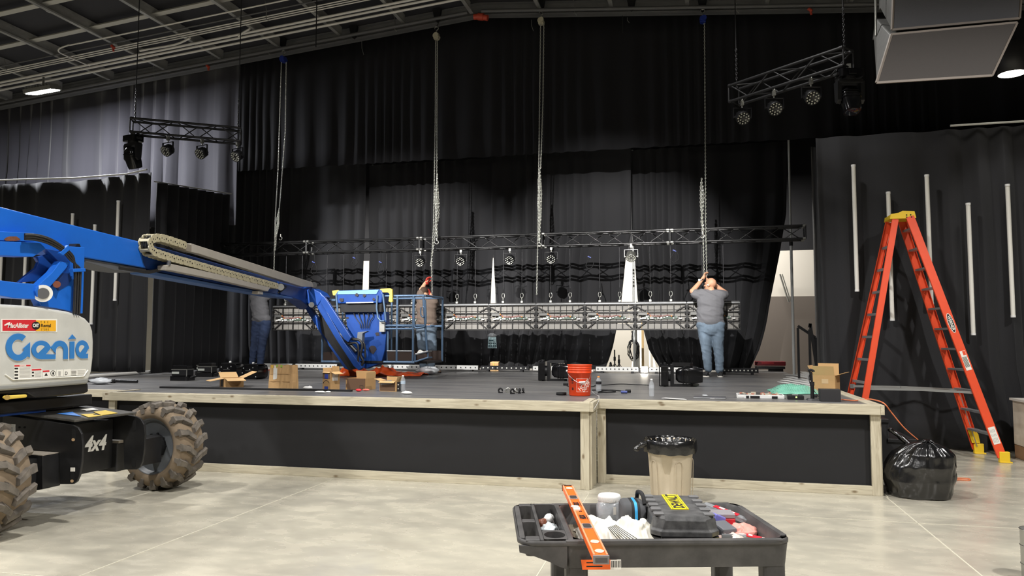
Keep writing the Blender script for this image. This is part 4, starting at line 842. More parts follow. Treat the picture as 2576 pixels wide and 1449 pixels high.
for k in range(6):
    o_ = (k-2.5)*14
    pth = [(300, 462+o_*.9), (440, 470+o_*.95), (600, 516+o_), (760, 610+o_*.9), (870-o_*.5, 720+o_*.7), (938+o_, 850), (942+o_, 1000), (936+o_, 1200), (928+o_, 1400)]
    b.tube(smooth_pts([R_(x, y, .012+.012*(k % 2)) for x, y in pth], 5), .0085, 6)
L_(b, 'hydraulic_hoses', M_hose)
rs_('hose_clamp', [(725, 660), (835, 560), (862, 610), (770, 690)], .03, d=.035, m=M_blue); rs_('hose_clamp', [(890, 850), (1040, 844), (1044, 884), (892, 892)], .05, d=.04)
rs_('mast_cap', [(912, 580), (930, 545), (970, 546), (985, 585)], .08, M_lblack, d=-.1)
# ---- boom (vertical plane through two floor points)
P0 = V((-5.47, 5.1, 0)); Pd = V((-.79, 6.1, 0)).normalized(); Nn = V((Pd.y, -Pd.x, 0))
def B_(px, py, d=0):
    r = ray(px, py); q = P0+Nn*d; t = (q-CAMP).dot(Nn)/r.dot(Nn); return CAMP+r*t
def bs(name, pts, th, m, d=0, bev=.004): return L_(MB().slab([B_(x, y, d) for x, y in pts], -Nn*th), name, m, bevel=bev)
bs('main_boom', [(-160, 478), (0, 520), (100, 545), (200, 570), (300, 595), (358, 609), (356, 636), (361, 660), (368, 675), (300, 663), (213, 648), (100, 628), (0, 606), (-160, 575)], .3, M_blue, 0, .01)
bs('boom_wear_pad', [(215, 650), (300, 665), (368, 677), (366, 683), (330, 686), (290, 680), (215, 659)], .26, mat('grey_wear_pad', (92, 94, 98), .5), -.02)
bs('extension_boom', [(340, 608), (420, 626), (560, 666), (700, 704), (772, 723), (776, 740), (768, 750), (735, 749), (700, 742), (560, 716), (440, 693), (360, 676)], .22, M_blued, -.03, .012)
bs('boom_tip', [(700, 708), (765, 724), (785, 718), (800, 728), (812, 760), (786, 778), (757, 756), (736, 749), (706, 742)], .24, M_blued, -.01, .015)
bs('lower_flange', [(368, 680), (440, 694), (560, 717), (700, 741), (735, 748), (738, 752), (700, 748), (560, 724), (440, 702), (372, 690)], .2, mat('lift_pale_blue_edge', (70, 104, 160), .5), .01)
bs('upper_cable_track', [(481, 612), (502, 619), (640, 663), (760, 702), (786, 710), (789, 722), (760, 721), (640, 683), (500, 638), (481, 634)], .09, M_tray, .1, .004)
bs('track_end_box', [(455, 609), (482, 616), (482, 635), (455, 626)], .1, mat('grey_track_box', (140, 132, 120), .5), .11)
bs('lower_cable_tray', [(418, 668), (432, 664), (560, 692), (680, 723), (674, 733), (560, 706), (430, 680), (417, 679)], .1, M_tray, .12, .003)
bs('tray_bracket', [(426, 655), (431, 656), (430, 668), (425, 668)], .03, M_steel, .13); bs('tray_bracket', [(650, 732), (662, 734), (662, 741), (650, 739)], .1, M_tray, .1)
path = smooth_pts([B_(x, y, .06) for x, y in ((457, 618), (440, 612), (418, 605), (396, 599), (380, 598), (369, 603), (364, 614), (367, 626), (378, 635), (400, 642), (425, 650), (470, 662), (520, 676), (570, 689), (620, 702), (690, 720))], 12)
acc = 0; links = [path[0]]
for p, q in zip(path, path[1:]):
    acc += (q-p).length
    if acc > .078: links.append(q); acc = 0
b = MB()
for i, (p, q) in enumerate(zip(links, links[1:])):
    X = (q-p).normalized(); Y = Nn.cross(X); c = (p+q)/2; l = (q-p).length
    for s_ in (-1, 1): b.mat(0).prism(rrect(l*1.18, .088, .03, 3), -.006, .006, frame(c+Nn*(.052*s_+.004*(i % 2)), X, Y, Nn))
    b.box((0, 0, 0), (l*.4, .012, .1), M=frame(c+Y*.036, X, Y, Nn)); b.box((0, 0, 0), (l*.4, .012, .1), M=frame(c-Y*.036, X, Y, Nn))
    b.mat(1).cyl(c+X*l*.28+Nn*.058, c+X*l*.28+Nn*.063, .008, n=6); b.cyl(c-X*l*.2+Nn*.058+Y*.012, c-X*l*.2+Nn*.063+Y*.012, .006, n=6)
L_(b, 'cable_carrier', [M_carr, M_kdec])
b = MB()
for k in range(4): b.tube([p+Nn*(-.03+.02*k)+V((0, 0, .01*(k % 2))) for p in path[::6]], .012, 6)
for k in range(3): b.tube(smooth_pts([B_(x, y+2*k, .02) for x, y in ((300, 672), (340, 678), (375, 682), (418, 672))], 4), .01, 6)
L_(b, 'hydraulic_hoses', M_hose); b = MB()
b.tube(smooth_pts([B_(x, y, .05) for x, y in ((690, 720), (705, 727), (700, 737), (720, 722), (706, 716))], 4), .012, 6); L_(b, 'hose_loop', M_hose); L_(MB().cyl(B_(706, 722, .06), B_(706, 722, .1), .05, n=20), 'carrier_end_ring', M_steel)
L_(MB().cyl(B_(790, 717, -.2), B_(790, 717, .06), .05, n=18), 'tip_pivot', M_lblack); b = MB(); b.tube(smooth_pts([B_(x, y, .0) for x, y in ((778, 712), (785, 706), (797, 708), (806, 716), (795, 716), (782, 716))], 4), .012, 6); L_(b, 'hose_loop', M_hose)
# ---- jib and basket
yj = 11.42
def J_(x, y, d=0): return ay(600+x*.24155, 600+y*.24155, yj+d)
def js(name, pts, th, m, d=0, bev=.004): return L_(MB().slab([J_(x, y, d) for x, y in pts], (0, th, 0)), name, m, bevel=bev)
js('jib_knuckle', [(640, 560), (760, 515), (850, 560), (885, 605), (820, 700), (740, 690), (630, 620)], .26, M_blued, -.02, .012)
js('jib_arm', [(632, 625), (690, 640), (860, 890), (1180, 1330), (1150, 1372), (1100, 1350), (860, 1000)], .1, M_blued, .2)
js('jib_arm', [(800, 660), (850, 640), (1100, 1080), (1285, 1345), (1250, 1372), (1200, 1330), (1010, 1040), (820, 720)], .1, M_blued, .0)
js('jib_cover', [(880, 590), (925, 650), (1172, 1030), (1142, 1082), (1100, 1050), (850, 660)], .06, M_blued, -.05, .006)
js('jib_lower_plate', [(820, 700), (870, 740), (1010, 980), (1260, 1350), (1150, 1372), (960, 1110), (870, 980)], .02, M_lblack, .12)
b = MB(); b.cyl(J_(850, 760, .06), J_(1230, 1180, .06), .035, n=14); L_(b, 'jib_cylinder', M_lblack); L_(MB().cyl(J_(760, 690, -.05), J_(760, 690, .3), .045, n=16), 'jib_pivot', M_steel)
b = MB(); b.tube(smooth_pts([J_(x, y, .05) for x, y in ((1180, 1050), (1260, 1060), (1290, 1120), (1270, 1210), (1300, 1280), (1280, 1320))], 4), .022, 6); b.tube(smooth_pts([J_(x, y, .02) for x, y in ((1140, 1100), (1230, 1090), (1250, 1180), (1240, 1300))], 4), .018, 6); b.tube(smooth_pts([J_(x, y, .1) for x, y in ((1150, 1040), (1250, 1050), (1310, 1100), (1320, 1240))], 4), .016, 6); L_(b, 'hydraulic_hoses', M_hose)
js('rotator_bracket', [(1240, 975), (1340, 965), (1290, 990), (1285, 1080), (1232, 1050)], .1, mat('bracket_grey', (112, 116, 122), .5), .05)
yk = 11.72; DK = .76
def K_(x, y, d=0): return ay(800+x*.16560, 700+y*.16560, yk+d)
def ks(name, pts, th, m, d=0, bev=.004): return L_(MB().slab([K_(x, y, d) for x, y in pts], (0, th, 0)), name, m, bevel=bev)
ks('platform_back_box', [(410, 515), (1030, 515), (1040, 800), (1010, 1100), (960, 1290), (720, 1375), (470, 1300), (450, 800)], .16, M_blued, .02, .01)
ks('control_hood', [(265, 240), (300, 185), (925, 168), (960, 178), (985, 240), (960, 375), (290, 385)], .3, M_blued, -.1, .02)
ks('hood_top_edge', [(290, 245), (310, 190), (925, 172), (885, 240)], .02, mat('lift_pale_blue', (112, 160, 222), .45), -.115, .004)
ks('control_panel', [(335, 385), (970, 378), (962, 515), (340, 518)], .2, M_lblack, -.06)
ks('worn_strip', [(428, 366), (840, 356), (840, 372), (428, 380)], .01, M_wdec, -.112, 0)
rsd = random.Random(3); b = MB()
for x, y, r in ((360, 330, 40), (590, 255, 30), (700, 265, 28), (845, 318, 24), (445, 600, 30), (830, 1080, 70), (900, 850, 40)):
    b.slab([K_(x+r*math.cos(a)*rsd.uniform(.5, 1.1), y+r*math.sin(a)*rsd.uniform(.5, 1.1), -.118 if y < 400 else .014) for a in [i*2*PI/9 for i in range(9)]], (0, .004, 0))
L_(b, 'chipped_paint', mat('chipped_primer', (40, 34, 40), .6))
b = MB()
for k in range(5): b.tube(smooth_pts([K_(x, y, -.02) for x, y in ((540+70*k, 515), (560+70*k, 580), (600+50*k, 640), (640+35*k, 700), (650+30*k, 760))], 4), .008, 5)
L_(b, 'wiring', M_hose)
ks('yellow_guard', [(212, 190), (300, 178), (320, 190), (270, 262), (225, 260)], .05, M_yel, -.05, .006); ks('yellow_guard', [(935, 168), (960, 158), (1095, 152), (1125, 175), (1130, 355), (1108, 368), (1070, 350), (1085, 240), (1060, 215), (945, 215)], .05, M_yel, -.08, .006)
M_rail = mat('lift_rail_blue', (88, 112, 140), .35, metal=.3); r_ = .019
def tubeK(name, pts, r=r_, m=None, n=10): return L_(MB().tube([K_(*p) for p in pts], r, n), name, m or M_rail)
top_l = K_(60, 320); xl = K_(60, 800).x; xr2 = K_(1660, 800).x; zt_ = K_(1200, 268).z; zf = K_(600, 1270).z; ztoe = K_(1200, 1105).z; zm = K_(1200, 718).z
def bar(name, p, q, r=r_, m=None): return L_(MB().cyl(p, q, r, n=10), name, m or M_rail)
bx = [xl, K_(1200, 700).x, xr2]
bar('top_rail', (K_(1010, 268).x, yk, zt_), (K_(1620, 265).x, yk, zt_)); bar('top_rail', (xl+.1, yk, zt_-.06), (K_(270, 320).x, yk, zt_-.06))
bar('top_rail', (xl, yk+DK, zt_), (xr2, yk+DK, zt_)); bar('top_rail', (xl, yk, zt_-.06), (xl, yk+DK, zt_)); bar('top_rail', (K_(1620, 265).x, yk, zt_), (xr2, yk+DK, zt_))
bar('mid_rail', (K_(1030, 718).x, yk, zm), (K_(1640, 718).x, yk, zm)); bar('mid_rail', (K_(1030, 770).x, yk, zm-.055), (K_(1460, 765).x, yk, zm-.055)); bar('mid_rail', (xl, yk+DK, zm), (xr2, yk+DK, zm))
for x in (70, 1200, 1445):
    p = K_(x, 800); bar('guard_post', (p.x, yk, zf), (p.x, yk, zt_-(.06 if x < 100 else 0)))
p = K_(1040, 1000); bar('guard_post', (p.x, yk+.06, zf), (p.x, yk+.06, zm)); bar('guard_post', (K_(1600, 0).x, yk, zt_), (K_(1660, 1150).x, yk, K_(1660, 1150).z))
for x in (xl, (xl+xr2)/2, xr2): bar('guard_post', (x, yk+DK, zf), (x, yk+DK, zt_))
L_(MB().tube(smooth_pts([K_(x, y, -.03) for x, y in ((1470, 300), (1455, 420), (1460, 700), (1490, 755), (1560, 750), (1625, 720), (1635, 560), (1625, 330))], 4), .018, 8), 'gate_frame', M_rail); L_(MB().tube(smooth_pts([K_(x, y, -.03) for x, y in ((1565, 440), (1560, 540), (1590, 590), (1612, 570), (1612, 450), (1590, 430))], 4), .012, 6), 'gate_handle', M_rail)
for pts in (((900, 260), (890, 450), (910, 600), (950, 650), (1010, 650)), ((985, 240), (1005, 400), (1030, 640))): tubeK('hood_hoop', [(x, y, -.12) for x, y in pts], .016)
tubeK('hood_hoop', [(275, 240, -.11), (290, 400, -.11), (300, 560, -.1)], .016)
L_(MB().box(((xl+xr2)/2, yk+DK/2, zf), (xr2-xl, DK, .035)), 'platform_floor', M_lblack); bar('floor_edge_tube', (xl, yk, zf), (K_(460, 1280).x, yk, zf), .022); bar('floor_edge_tube', (K_(1000, 1255).x, yk, zf), (K_(1470, 1250).x, yk, zf), .022)
L_(MB().slab([K_(x, y) for x, y in ((75, 1125), (435, 1105), (435, 1275), (75, 1272))], (0, .012, 0)), 'toe_board', M_brown); L_(MB().slab([K_(x, y) for x, y in ((1050, 1108), (1455, 1102), (1455, 1248), (1055, 1245))], (0, .012, 0)), 'toe_board', M_brown); L_(MB().box(((xl+xr2)/2, yk+DK, (zf+ztoe)/2), (xr2-xl, .012, ztoe-zf)), 'toe_board', M_brown)
bar('toe_rail', (K_(1050, 1100).x, yk, ztoe), (K_(1455, 1098).x, yk, ztoe), .012, M_steel); L_(MB().box((K_(990, 730).x, yk-.03, K_(990, 735).z), (.09, .05, .17)), 'grey_switch_box', mat('light_grey_box', (168, 168, 164), .5))
ks('step_tread', [(1472, 1145), (1668, 1098), (1668, 1120), (1480, 1168)], .2, M_steel, -.1); ks('step_tread', [(1466, 1258), (1672, 1192), (1676, 1212), (1475, 1278)], .2, M_rail, -.1)
tubeK('step_hanger', [(1480, 1150, -.05), (1474, 1262, -.05)], .014); tubeK('step_hanger', [(1664, 1105, -.05), (1672, 1195, -.05)], .014)
ks('white_rag', [(1500, 1140), (1520, 1100), (1545, 1085), (1580, 1110), (1605, 1118), (1560, 1135), (1500, 1155)], .06, M_wdec, -.08, .01)
# ================================================================= people
M_skin = mat('skin', (214, 160, 128), .55, var=.04, vscale=12); M_shirtg = mat('grey_cotton_shirt', (112, 112, 116), .85, bump=.2, bscale=60); M_shirtt = mat('taupe_cotton_shirt', (104, 90, 80), .85, bump=.2, bscale=60)
M_jean = mat('faded_blue_jeans', (106, 122, 138), .85, var=.3, vscale=5, bump=.2, bscale=80, stretch=(1, 1, .5)); M_jeand = mat('dark_blue_jeans', (46, 60, 90), .85, var=.35, vscale=5, stretch=(1, 1, .5)); M_slate = mat('slate_work_trousers', (84, 98, 112), .85, var=.2, vscale=5)
M_shoe = mat('black_shoe', (30, 30, 32), .6); M_sole = mat('pale_shoe_sole', (216, 212, 204), .6); M_glove = mat('red_work_glove', (196, 62, 50), .7); M_beard = mat('greying_beard', (150, 118, 96), .9); M_hair = mat('short_brown_hair', (70, 52, 40), .8)
def remesh(prims, voxel, wr=0, wseed=0, it=6, dirw=None):
    """prims: ('c', p0, r0, p1, r1) round cones, ('e', centre, (rx,ry,rz), rot) ellipsoids -> one smooth continuous surface"""
    b = MB()
    for p in prims:
        if p[0] == 'c':
            _, p0, r0, p1, r1 = p; p0 = V(p0); p1 = V(p1); n = 6
            for i in range(n+1):
                f = i/n
            d = (p1-p0); L = max(d.length, 1e-4); d = d/L
            T = frame(p0, d.orthogonal(), d.cross(d.orthogonal()), d)
            prof = [(max(1e-4, r0*math.cos(a)), r0*math.sin(a)) for a in [-PI/2+PI/2*i/5 for i in range(6)]]+[(max(1e-4, r1*math.cos(a)), L+r1*math.sin(a)) for a in [PI/2*i/5 for i in range(6)]]
            b.lathe(prof, 14, T)
        else:
            c, r = V(p[1]), p[2]; T = Matrix.Translation(c) @ Euler(p[3] if len(p) > 3 else (0, 0, 0)).to_matrix().to_4x4(); b.ball((0, 0, 0), r, 16, T)
    me = bpy.data.meshes.new('tmp'); me.from_pydata([tuple(v) for v in b.v], [], b.f); o = bpy.data.objects.new('tmp', me); COL.objects.link(o)
    md = o.modifiers.new('r', 'REMESH'); md.mode = 'VOXEL'; md.voxel_size = voxel; sm = o.modifiers.new('s', 'SMOOTH'); sm.factor = .5; sm.iterations = it
    m2 = bpy.data.meshes.new_from_object(o.evaluated_get(bpy.context.evaluated_depsgraph_get()))
    vs = [v.co.copy() for v in m2.vertices]; ns = [v.normal.copy() for v in m2.vertices]; fs = [tuple(p.vertices) for p in m2.polygons]
    bpy.data.objects.remove(o); bpy.data.meshes.remove(me); bpy.data.meshes.remove(m2)
    if wr:
        for i, p in enumerate(vs):
            q = V((p.x*4+p.z*3, p.y*4, p.z*9+p.x*5))+V((wseed, 0, 0)); f = noise.noise(q)*.6+noise.noise(q*2.1)*.4
            rid = 1-abs(noise.noise(V((p.x*5+wseed, p.y*5, p.z*11+p.x*4))))*2.2
            vs[i] = p+ns[i]*wr*(f+.7*max(0, rid)**2)
    out = MB(); out.add(vs, fs, True); return out
def hand(palm, fdir, pnorm, side, sc=1, curl=.9):
    """prims of a hand: palm centre, finger direction, palm normal (fingers curl toward it), side vector (thumb side)"""
    palm = V(palm); fdir = V(fdir).normalized(); pnorm = V(pnorm).normalized(); side = V(side).normalized(); P = []
    for k in (-1.5, -.5, .5, 1.5): P.append(('c', palm-fdir*.035*sc+side*k*.018*sc, .016*sc, palm+fdir*.035*sc+side*k*.02*sc, .014*sc))
    for k, l in ((-1.5, .75), (-.5, .95), (.5, 1.), (1.5, .9)):
        a = palm+fdir*.04*sc+side*k*.021*sc; d1 = (fdir*math.cos(curl*.6)+pnorm*math.sin(curl*.6)); d2 = (fdir*math.cos(curl*1.6)+pnorm*math.sin(curl*1.6)); d3 = (fdir*math.cos(curl*2.4)+pnorm*math.sin(curl*2.4))
        q = a+d1*.042*l*sc; r = q+d2*.028*l*sc; t = r+d3*.02*l*sc
        P += [('c', a, .0105*sc, q, .0098*sc), ('c', q, .0098*sc, r, .009*sc), ('c', r, .009*sc, t, .008*sc)]
    a = palm-fdir*.02*sc+side*.036*sc; q = a+(side*.7+fdir*.5+pnorm*.35).normalized()*.04*sc; t = q+(fdir*.7+pnorm*.6).normalized()*.032*sc
    return P+[('c', a, .014*sc, q, .0115*sc), ('c', q, .0115*sc, t, .009*sc)]
def headp(c, face, up=(0, 0, 1), s=1):
    """prims of a bald head with nose, brow, chin and ears"""
    c = V(c); f = V(face).normalized(); u_ = V(up).normalized(); r = f.cross(u_).normalized(); u_ = r.cross(f)
    rot = Matrix((r, f, u_)).transposed().to_euler()
    g = lambda a, b_, d: c+r*a*s+f*b_*s+u_*d*s
    P = [('e', g(0, -.012, .03), (.078*s, .098*s, .09*s), rot), ('e', g(0, .02, -.04), (.062*s, .072*s, .085*s), rot), ('e', g(0, .072, -.092), (.03*s, .026*s, .026*s), rot), ('c', g(0, .09, .015), .012*s, g(0, .112, -.022), .015*s),
         ('c', g(-.04, .083, .03), .012*s, g(.04, .083, .03), .012*s), ('c', g(-.02, .092, -.056), .009*s, g(.02, .092, -.056), .009*s)]
    for k in (-1, 1): P += [('e', g(k*.079, -.005, -.012), (.012*s, .022*s, .034*s), rot), ('e', g(k*.045, .06, -.02), (.022*s, .022*s, .022*s), rot)]
    return P, g
def shoe(t, heel, toe, m=M_shoe, ms=M_sole, nm='shoe'):
    heel = V(heel); toe = V(toe); d = (toe-heel).normalized(); L = (toe-heel).length; s_ = V((-d.y, d.x, 0))
    b = MB(); rings = []
    for f, w, h in ((0, .03, .07), (.08, .038, .085), (.3, .04, .085), (.5, .045, .065), (.75, .05, .048), (.93, .042, .036), (1, .02, .026)):
        c = heel+d*L*f; rings.append([c+s_*w*math.cos(a)+V((0, 0, max(.016, .02+h*max(0, math.sin(a))))) for a in [2*PI*i/14 for i in range(14)]])
    b.loft(rings); o = build(b, nm, m, t)
    b = MB(); n = 14; a = [heel+d*L*(.5-.52*math.cos(PI*i/n))+s_*(.052*math.sin(PI*i/n)**.6) for i in range(n+1)]; c = [heel+d*L*(.5-.52*math.cos(PI*i/n))-s_*(.052*math.sin(PI*i/n)**.6) for i in range(n, -1, -1)]
    b.slab([p+V((0, 0, .003)) for p in a+c[1:-1]], (0, 0, .02)); build(b, 'sole', ms, o)
# ---- man in grey shirt, bald, facing upstage (crop 1700,660..1880,960)
yA = 14.02
def m1(x, y, d=0): return ay(1700+x*.20713, 660+y*.20713, yA+d)
fx = V((0, 0, 0)); zf0 = SZ
t = thing('person', 'bald person in grey t-shirt and faded jeans, back turned, both hands at the chain', 'person', (m1(450, 1385).x, yA, SZ))
hp, hg = headp(m1(420, 272, .02), (-.88, .42, .05), s=1.02)
LH = m1(345, 172, .16); RH = m1(385, 215, .26)
body = hp+[('c', m1(430, 340, .0), .066, m1(430, 385, .0), .07), ('c', m1(300, 385), .075, m1(565, 390), .075), ('e', m1(425, 560, .0), (.2, .15, .28)), ('e', m1(425, 720, .0), (.2, .15, .16)),
    ('c', m1(278, 400), .066, m1(203, 352, .02), .054), ('c', m1(203, 352, .02), .052, m1(315, 215, .12), .034), ('c', m1(315, 215, .12), .034, LH, .03),
    ('c', m1(570, 400), .064, m1(600, 375, .06), .056), ('c', m1(600, 375, .06), .054, m1(490, 285, .2), .04), ('c', m1(490, 285, .2), .04, RH, .032)]
body += hand(LH, (.25, .15, .95), (.75, .5, .1), (.3, .8, .0), 1.05, 1.0)+hand(RH, (-.35, .1, .9), (-.7, .2, .2), (.1, .9, 0), 1.05, 1.0)
for k, hx, kx, ax_ in ((0, 355, 372, 392), (1, 505, 518, 532)): body += [('c', m1(hx, 800), .085, m1(kx, 1050, .0), .055), ('c', m1(kx, 1050), .055, m1(ax_, 1300, .02), .04)]
build(remesh(body, .0095, it=4), 'body', M_skin, t)
shirt = [('c', m1(310, 392), .098, m1(545, 395), .098), ('e', m1(425, 500), (.245, .17, .24)), ('e', m1(418, 620), (.246, .185, .24)), ('e', m1(422, 690), (.234, .178, .16)), ('c', m1(290, 400), .092, m1(238, 385, .01), .085), ('c', m1(555, 402), .09, m1(592, 392, .05), .08), ('c', m1(330, 740), .11, m1(520, 740), .11)]
build(remesh(shirt, .014, .013, 2), 'shirt', M_shirtg, t)
b = MB(); b.tube([m1(432, 352, .01)+V((.074*math.cos(a), .07*math.sin(a), .012*math.sin(a))) for a in [2*PI*i/20 for i in range(20)]], .012, 6, closed=True); build(b, 'collar', M_shirtg, t)
jean = [('c', m1(345, 765), .135, m1(505, 765), .135), ('e', m1(425, 810), (.235, .17, .14)), ('c', m1(350, 820), .126, m1(372, 1050, .0), .09), ('c', m1(372, 1050), .09, m1(393, 1290, .02), .07), ('c', m1(505, 820), .126, m1(520, 1050), .088), ('c', m1(520, 1050), .088, m1(532, 1300, .02), .068)]
build(remesh(jean, .013, .012, 5), 'jeans', M_jean, t)
b = MB(); ring = [m1(306, 218, .11)+V((.04*math.cos(a), .038*math.sin(a)*.9, .022*math.cos(a))) for a in [2*PI*i/16 for i in range(16)]]; b.tube(ring, .011, 6, closed=True); b.box(m1(286, 214, .08), (.036, .02, .036)); build(b, 'wristwatch', M_chrome, t)
build(MB().ball(hg(-.088, .006, -.008), .016, 10).ball(hg(.088, .006, -.008), .016, 10), 'earbud', M_plw, t)
build(MB().ball(hg(0, .07, -.085), (.046, .042, .036), 14), 'beard', M_beard, t)
build(MB().ball(hg(-.03, .092, .008), .009, 8).ball(hg(.03, .092, .008), .009, 8), 'eye', mat('dark_eye', (40, 30, 26), .3), t)
for fxp, dx in ((385, -.09), (535, .0)):
    h = m1(fxp+8, 1385); h.z = SZ; h.y = yA-.06
    shoe(t, h+V((.0, 0, 0)), h+V((dx-.0, .27, 0)) if dx > -.05 else h+V((-.15, .2, 0)))
# ---- middle worker in taupe shirt reaching up the chain with red gloves (crop 1000,680..1140,960)
yB = 13.98
def m2(x, y, d=0): return ay(1000+x*.19337, 680+y*.19337, yB+d)
t = thing('person', 'person in taupe t-shirt and slate trousers reaching up the chain with red gloves', 'person', (m2(400, 1310).x, yB, SZ))
hp, hg = headp(m2(345, 292, .1), (-.2, .9, .35), (0, -.3, .95), s=1.0)
LH = m2(385, 140, .2); RH = m2(415, 300, .2)
body = hp+[('c', m2(360, 330, .05), .06, m2(372, 370, .0), .065), ('c', m2(300, 380), .07, m2(460, 400), .07), ('e', m2(375, 520), (.19, .13, .26)), ('e', m2(380, 690), (.18, .13, .15)),
    ('c', m2(290, 375), .062, m2(312, 250, .06), .05), ('c', m2(312, 250, .06), .048, m2(362, 165, .16), .034), ('c', m2(362, 165, .16), .033, LH, .028), ('c', m2(478, 410), .06, m2(495, 440, .14), .05), ('c', m2(495, 440, .14), .048, RH, .034)]
for hx, kx, ax_ in ((320, 322, 328), (435, 455, 432)): body += [('c', m2(hx, 780), .08, m2(kx, 1000), .052), ('c', m2(kx, 1000), .052, m2(ax_, 1255, .02), .04)]
build(remesh(body, .0105, it=4), 'body', M_skin, t)
build(remesh(hand(LH, (.2, 0, 1), (.7, .5, .1), (.3, .8, 0), 1.1, 1.1)+[('c', LH-V((.0, 0, .05)), .034, m2(366, 170, .16), .037)], .009, it=3), 'red_glove', M_glove, t); build(remesh(hand(RH, (-.1, .1, 1), (-.7, .3, .1), (0, .9, 0), 1.15, 1.1)+[('c', RH, .035, m2(432, 340, .19), .04)], .009, it=3), 'red_glove', M_glove, t)
shirt = [('c', m2(305, 385), .088, m2(455, 402), .088), ('e', m2(375, 480), (.215, .15, .22)), ('e', m2(378, 600), (.208, .155, .2)), ('e', m2(382, 670), (.2, .15, .1)), ('c', m2(292, 382), .086, m2(302, 300, .03), .078), ('c', m2(470, 410), .084, m2(490, 432, .08), .076), ('c', m2(300, 690), .095, m2(450, 690), .095)]
build(remesh(shirt, .014, .012, 8), 'shirt', M_shirtt, t)
build(remesh([('c', m2(300, 715), .1, m2(455, 715), .1)], .014), 'belt', mat('dark_brown_belt', (60, 48, 42), .6), t)
pan = [('c', m2(305, 740), .108, m2(450, 740), .108), ('e', m2(378, 790), (.2, .15, .13)), ('c', m2(318, 800), .115, m2(322, 1000), .085), ('c', m2(322, 1000), .085, m2(330, 1240, .02), .07), ('c', m2(430, 800), .115, m2(455, 1000), .088), ('c', m2(455, 1000), .088, m2(434, 1265, .02), .072)]
build(remesh(pan, .013, .01, 11), 'trousers', M_slate, t)
build(MB().ball(hg(0, -.01, .035), (.084, .104, .09), 18), 'skull_cap', M_hair, t)
for fxp, dx in ((330, -.12), (450, .1)):
    h = m2(fxp, 1310); h.z = SZ; h.y = yB-.06; shoe(t, h, h+V((dx, .26, 0)), mat('brown_work_boot', (96, 74, 60), .7), M_shoe, 'boot')
# ---- worker behind the boom (crop 600,700..720,960)
yC = 14.3
def m3(x, y, d=0): return ay(600+x*.17937, 700+y*.17937, yC+d)
t = thing('person', 'person in grey t-shirt and dark jeans, head hidden behind the lift boom', 'person', (m3(275, 1250).x, yC, SZ))
hp, hg = headp(m3(285, 90, .05), (.6, .75, .2), s=1.0); H2 = m3(478, 215, .12)
body = hp+[('c', m3(280, 165), .06, m3(282, 215), .065), ('c', m3(205, 265), .07, m3(355, 255), .07), ('e', m3(295, 400), (.17, .13, .26)), ('e', m3(315, 540), (.15, .11, .15)), ('c', m3(365, 262), .062, m3(430, 250, .04), .05), ('c', m3(430, 250, .04), .048, m3(475, 225, .1), .036), ('c', m3(475, 225, .1), .035, m3(490, 205, .12), .03), ('c', m3(200, 270), .06, m3(215, 190, .2), .05), ('c', m3(215, 190, .2), .048, m3(330, 110, .32), .034)]
body += hand(m3(498, 180, .12), (.2, .1, 1), (.8, .3, 0), (.1, .8, 0), 1.05, 1.0)+hand(m3(350, 90, .33), (.5, .1, .8), (.8, .3, 0), (.1, .8, 0), 1.05, 1.0)
for hx, kx, ax_ in ((250, 225, 190), (365, 325, 305)): body += [('c', m3(hx, 700), .08, m3(kx, 930), .052), ('c', m3(kx, 930), .052, m3(ax_, 1190, .02), .04)]
build(remesh(body, .0105, it=4), 'body', M_skin, t)
shirt = [('c', m3(212, 272), .084, m3(350, 262), .084), ('e', m3(290, 370), (.195, .15, .2)), ('e', m3(302, 430), (.192, .15, .2)), ('e', m3(314, 500), (.19, .15, .18)), ('e', m3(320, 555), (.186, .148, .12)), ('c', m3(262, 575), .105, m3(380, 568), .105), ('c', m3(350, 262), .084, m3(402, 258, .03), .074), ('c', m3(208, 272), .082, m3(212, 235, .1), .076)]
build(remesh(shirt, .014, .013, 15), 'shirt', M_shirtg, t)
pan = [('c', m3(255, 630), .108, m3(385, 630), .108), ('c', m3(258, 690), .115, m3(228, 930), .084), ('c', m3(228, 930), .084, m3(192, 1185, .02), .07), ('c', m3(372, 690), .112, m3(330, 930), .086), ('c', m3(330, 930), .086, m3(305, 1195, .02), .072)]
build(remesh(pan, .013, .012, 19), 'jeans', M_jeand, t)
build(MB().ball(hg(0, -.015, .035), (.086, .104, .09), 18), 'hair', M_hair, t)
for fxp, dx in ((190, -.08), (320, .14)):
    h = m3(fxp, 1250); h.z = SZ; h.y = yC-.06; shoe(t, h, h+V((dx, .25, 0)), mat('white_trainer', (226, 222, 218), .6), mat('red_trainer_sole', (196, 90, 80), .6), 'trainer')
